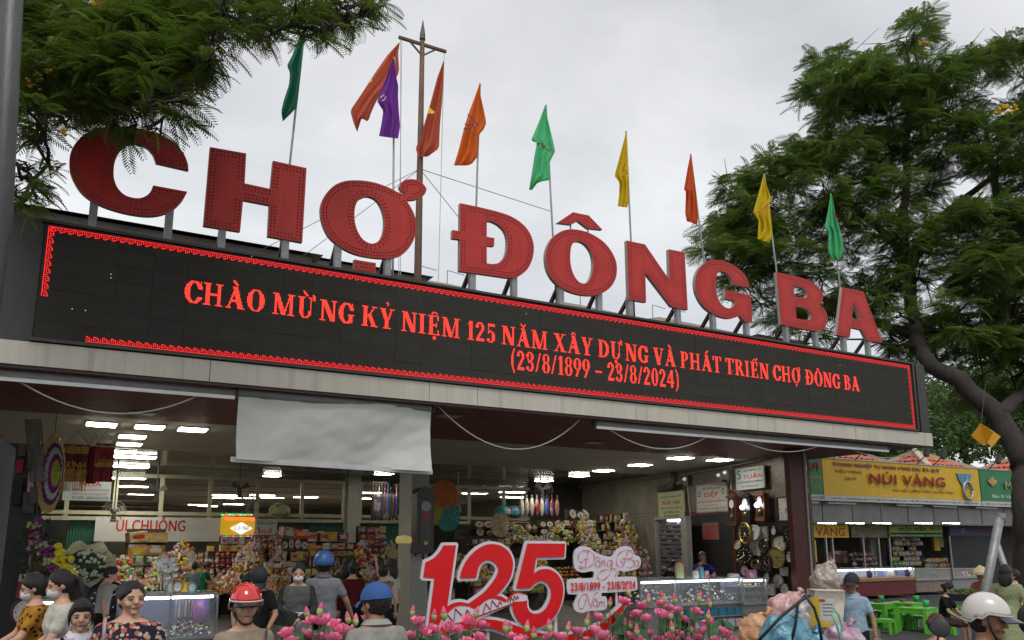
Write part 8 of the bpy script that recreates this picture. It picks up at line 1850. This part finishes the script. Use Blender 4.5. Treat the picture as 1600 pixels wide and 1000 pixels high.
# ---------------------------------------------------------------- bundle of goods bags
def sack(lab, px, py, d, rx, rz, m, seed, sq=1, kind='plastic_sack', extra=None, name='sack'):
    p = atD(px, py, d); t = thing(kind, lab, 'sack', p, None); r_ = random.Random(seed); a, b_, c_ = [r_.uniform(0,6) for _ in range(3)]
    def fn(q):
        u = q.normalized() if q.length > 0 else q
        n1 = mnoise.noise(u*2.2+Vector((a,b_,c_)))*.22; n2 = mnoise.noise(u*6+Vector((b_,c_,a)))*.09; n3 = abs(mnoise.noise(u*13+Vector((c_,a,b_))))*.07
        return q*(1+n1+n2-n3)
    MB().ell(p, (rx, rx*.8*sq, rz), 44, 28, fn=fn).build('body', m, t, smooth=True)
    MB().lathe([(.03,-.03),(.012,0),(.016,.015),(.030,.035)], n=9, M=Matrix.Translation(p+Vector((rx*.2,-rx*.3,rz*1.0))) @ Matrix.Rotation(.7, 4, 'Y')).build('knot', m, t, smooth=True)
    return t, p
def film(name, c1, c2, sc=9): return mat(name, c1, .28, col2=c2, vscale=sc, bump=.7, bscale=22, spec=.6)
sack('large pale pink and white plastic sack on the loaded motorbike', 1236, 966, 6.4, .20, .19, film('film_pink', (.42,.16,.16), (.60,.46,.46)), 1)
sack('orange and beige plastic sack at the left of the load', 1188, 988, 6.0, .17, .14, film('film_orange', (.50,.22,.08), (.58,.38,.26)), 2)
sack('blue-green netted sack strapped at the front of the load', 1228, 1002, 5.7, .19, .18, film('film_blue', (.03,.17,.27), (.16,.36,.44), 16), 3)
sack('grey-white wrinkled sack behind the black straps', 1262, 975, 6.3, .14, .17, film('film_grey', (.28,.25,.24), (.48,.44,.42)), 4)
sack('purple and white printed sack at the right of the load', 1318, 1004, 5.9, .16, .13, film('film_purple', (.30,.10,.20), (.50,.42,.45), 11), 5)
sack('second blue sack low at the right of the straps', 1268, 1008, 5.7, .12, .10, MATS['film_blue'], 6)
sack('clear plastic bag full of brown goods hugged by the man in blue', 1292, 915, 9.0, .19, .24, film('film_clear', (.16,.10,.06), (.42,.38,.34), 13), 7, kind='clear_bag')
cbx = thing('cardboard_sack', 'cream bag with a yellow and white printed label on the load', 'bag', atD(1288, 955, 6.1)); p = cbx.location; vd = Vector((p.x, p.y, 0)).normalized(); rr_ = Vector((vd.y, -vd.x, 0))
def CP(u, z, dd=0): return p+rr_*u+Vector((0,0,z))-vd*dd
G = [[CP(u*.115*(1-.1*k/5)+.01*k, -.12+.27*k/5, .03+.05*math.sin(math.pi*(u+1)/2)+.02*math.sin(k*1.3)) for u in [j/4-1 for j in range(9)]] for k in range(6)]
cr_m = mat('cream_sack', (.50,.45,.36), .6, var=.15, vscale=8, bump=.3, bscale=18)
MB().grid(G).grid([[CP(u*.115, -.12+.27*k/5, -.16) for u in [j/4-1 for j in range(9)]] for k in range(6)][::-1]).grid([G[-1], [CP(u*.115, .15, -.16) for u in [j/4-1 for j in range(9)]]]).build('body', cr_m, cbx, smooth=True)
def lab_(nm, m, u0, u1, z0, z1, e=.004): MB().grid([[CP(u, z, .034+.05*math.sin(math.pi*(u/.115+1)/2)+e) for u in [u0+(u1-u0)*j/6 for j in range(7)]] for z in (z0, (z0+z1)/2, z1)]).build(nm, m, cbx)
lab_('yellow_label', mat('label_yellow', (.55,.38,.02), .5, var=.1), -.09, -.03, -.10, .10, .014); lab_('white_label', paper, -.03, .075, -.06, .10, .014); lab_('yellow_label', MATS['label_yellow'], -.03, .08, -.105, -.062, .014); lab_('red_print', mR[1], -.03, .01, .075, .092, .017)
for i, z in enumerate((.055,.03,.005,-.02)): lab_('printed_line', ink_k, -.01, .06, z, z+.004, .017)
bk_m = mat('rubber_strap', (.02,.02,.022), .5, var=.1)
for i, (lab, P) in enumerate((('black rubber strap slanting up over the blue sack', ((1186,1000),(1222,962),(1252,938),(1266,930))), ('black rubber strap standing upright over the load', ((1237,1000),(1243,975),(1246,945),(1258,930))), ('black rubber strap crossing down beside the cream bag', ((1258,930),(1272,950),(1280,975),(1284,1002))))):
    tag(MB().tube([atD(x, y, 5.55) for x, y in P], .011, 6).build('strap', bk_m, None, smooth=True), lab, 'strap', 'black straps holding the load')
tag(MB().tube([atD(x, y, 5.6) for x, y in ((1303,950),(1311,962),(1316,980),(1313,1000),(1308,978),(1300,960))], .008, 6).build('cord', mat('cord_green', (.10,.42,.28), .5), None, smooth=True), 'loop of light green cord on the load beside the cream bag', 'cord')
mbk = thing('motorbike', 'dark motorbike frame mostly hidden under the strapped load', 'motorbike', (atD(1240, 1000, 6.1).x, atD(1240, 1000, 6.1).y, 0)); p = Vector(mbk.location)
MB().cbox(p+Vector((0,0,.62)), (.9,.3,.18), rz=-.3).build('seat', black_m, mbk); MB().cbox(p+Vector((0,0,.42)), (.7,.26,.24), rz=-.3).build('frame', fan_m, mbk)
for sx in (-1, 1): q = p+Vector((.6*sx, -.18*sx, .28)); M_ = Matrix.Translation(q) @ Matrix.Rotation(-.3, 4, 'Z') @ Matrix.Rotation(R(90), 4, 'X'); w_ = MB().lathe([(.20,-.03),(.28,-.035),(.29,0),(.28,.035),(.20,.03)], n=24, M=M_).build('wheel', black_m, mbk); MB().lathe([(.0,-.02),(.2,-.02),(.2,.02),(0,.02)], n=16, M=M_).build('hub', steel, w_)
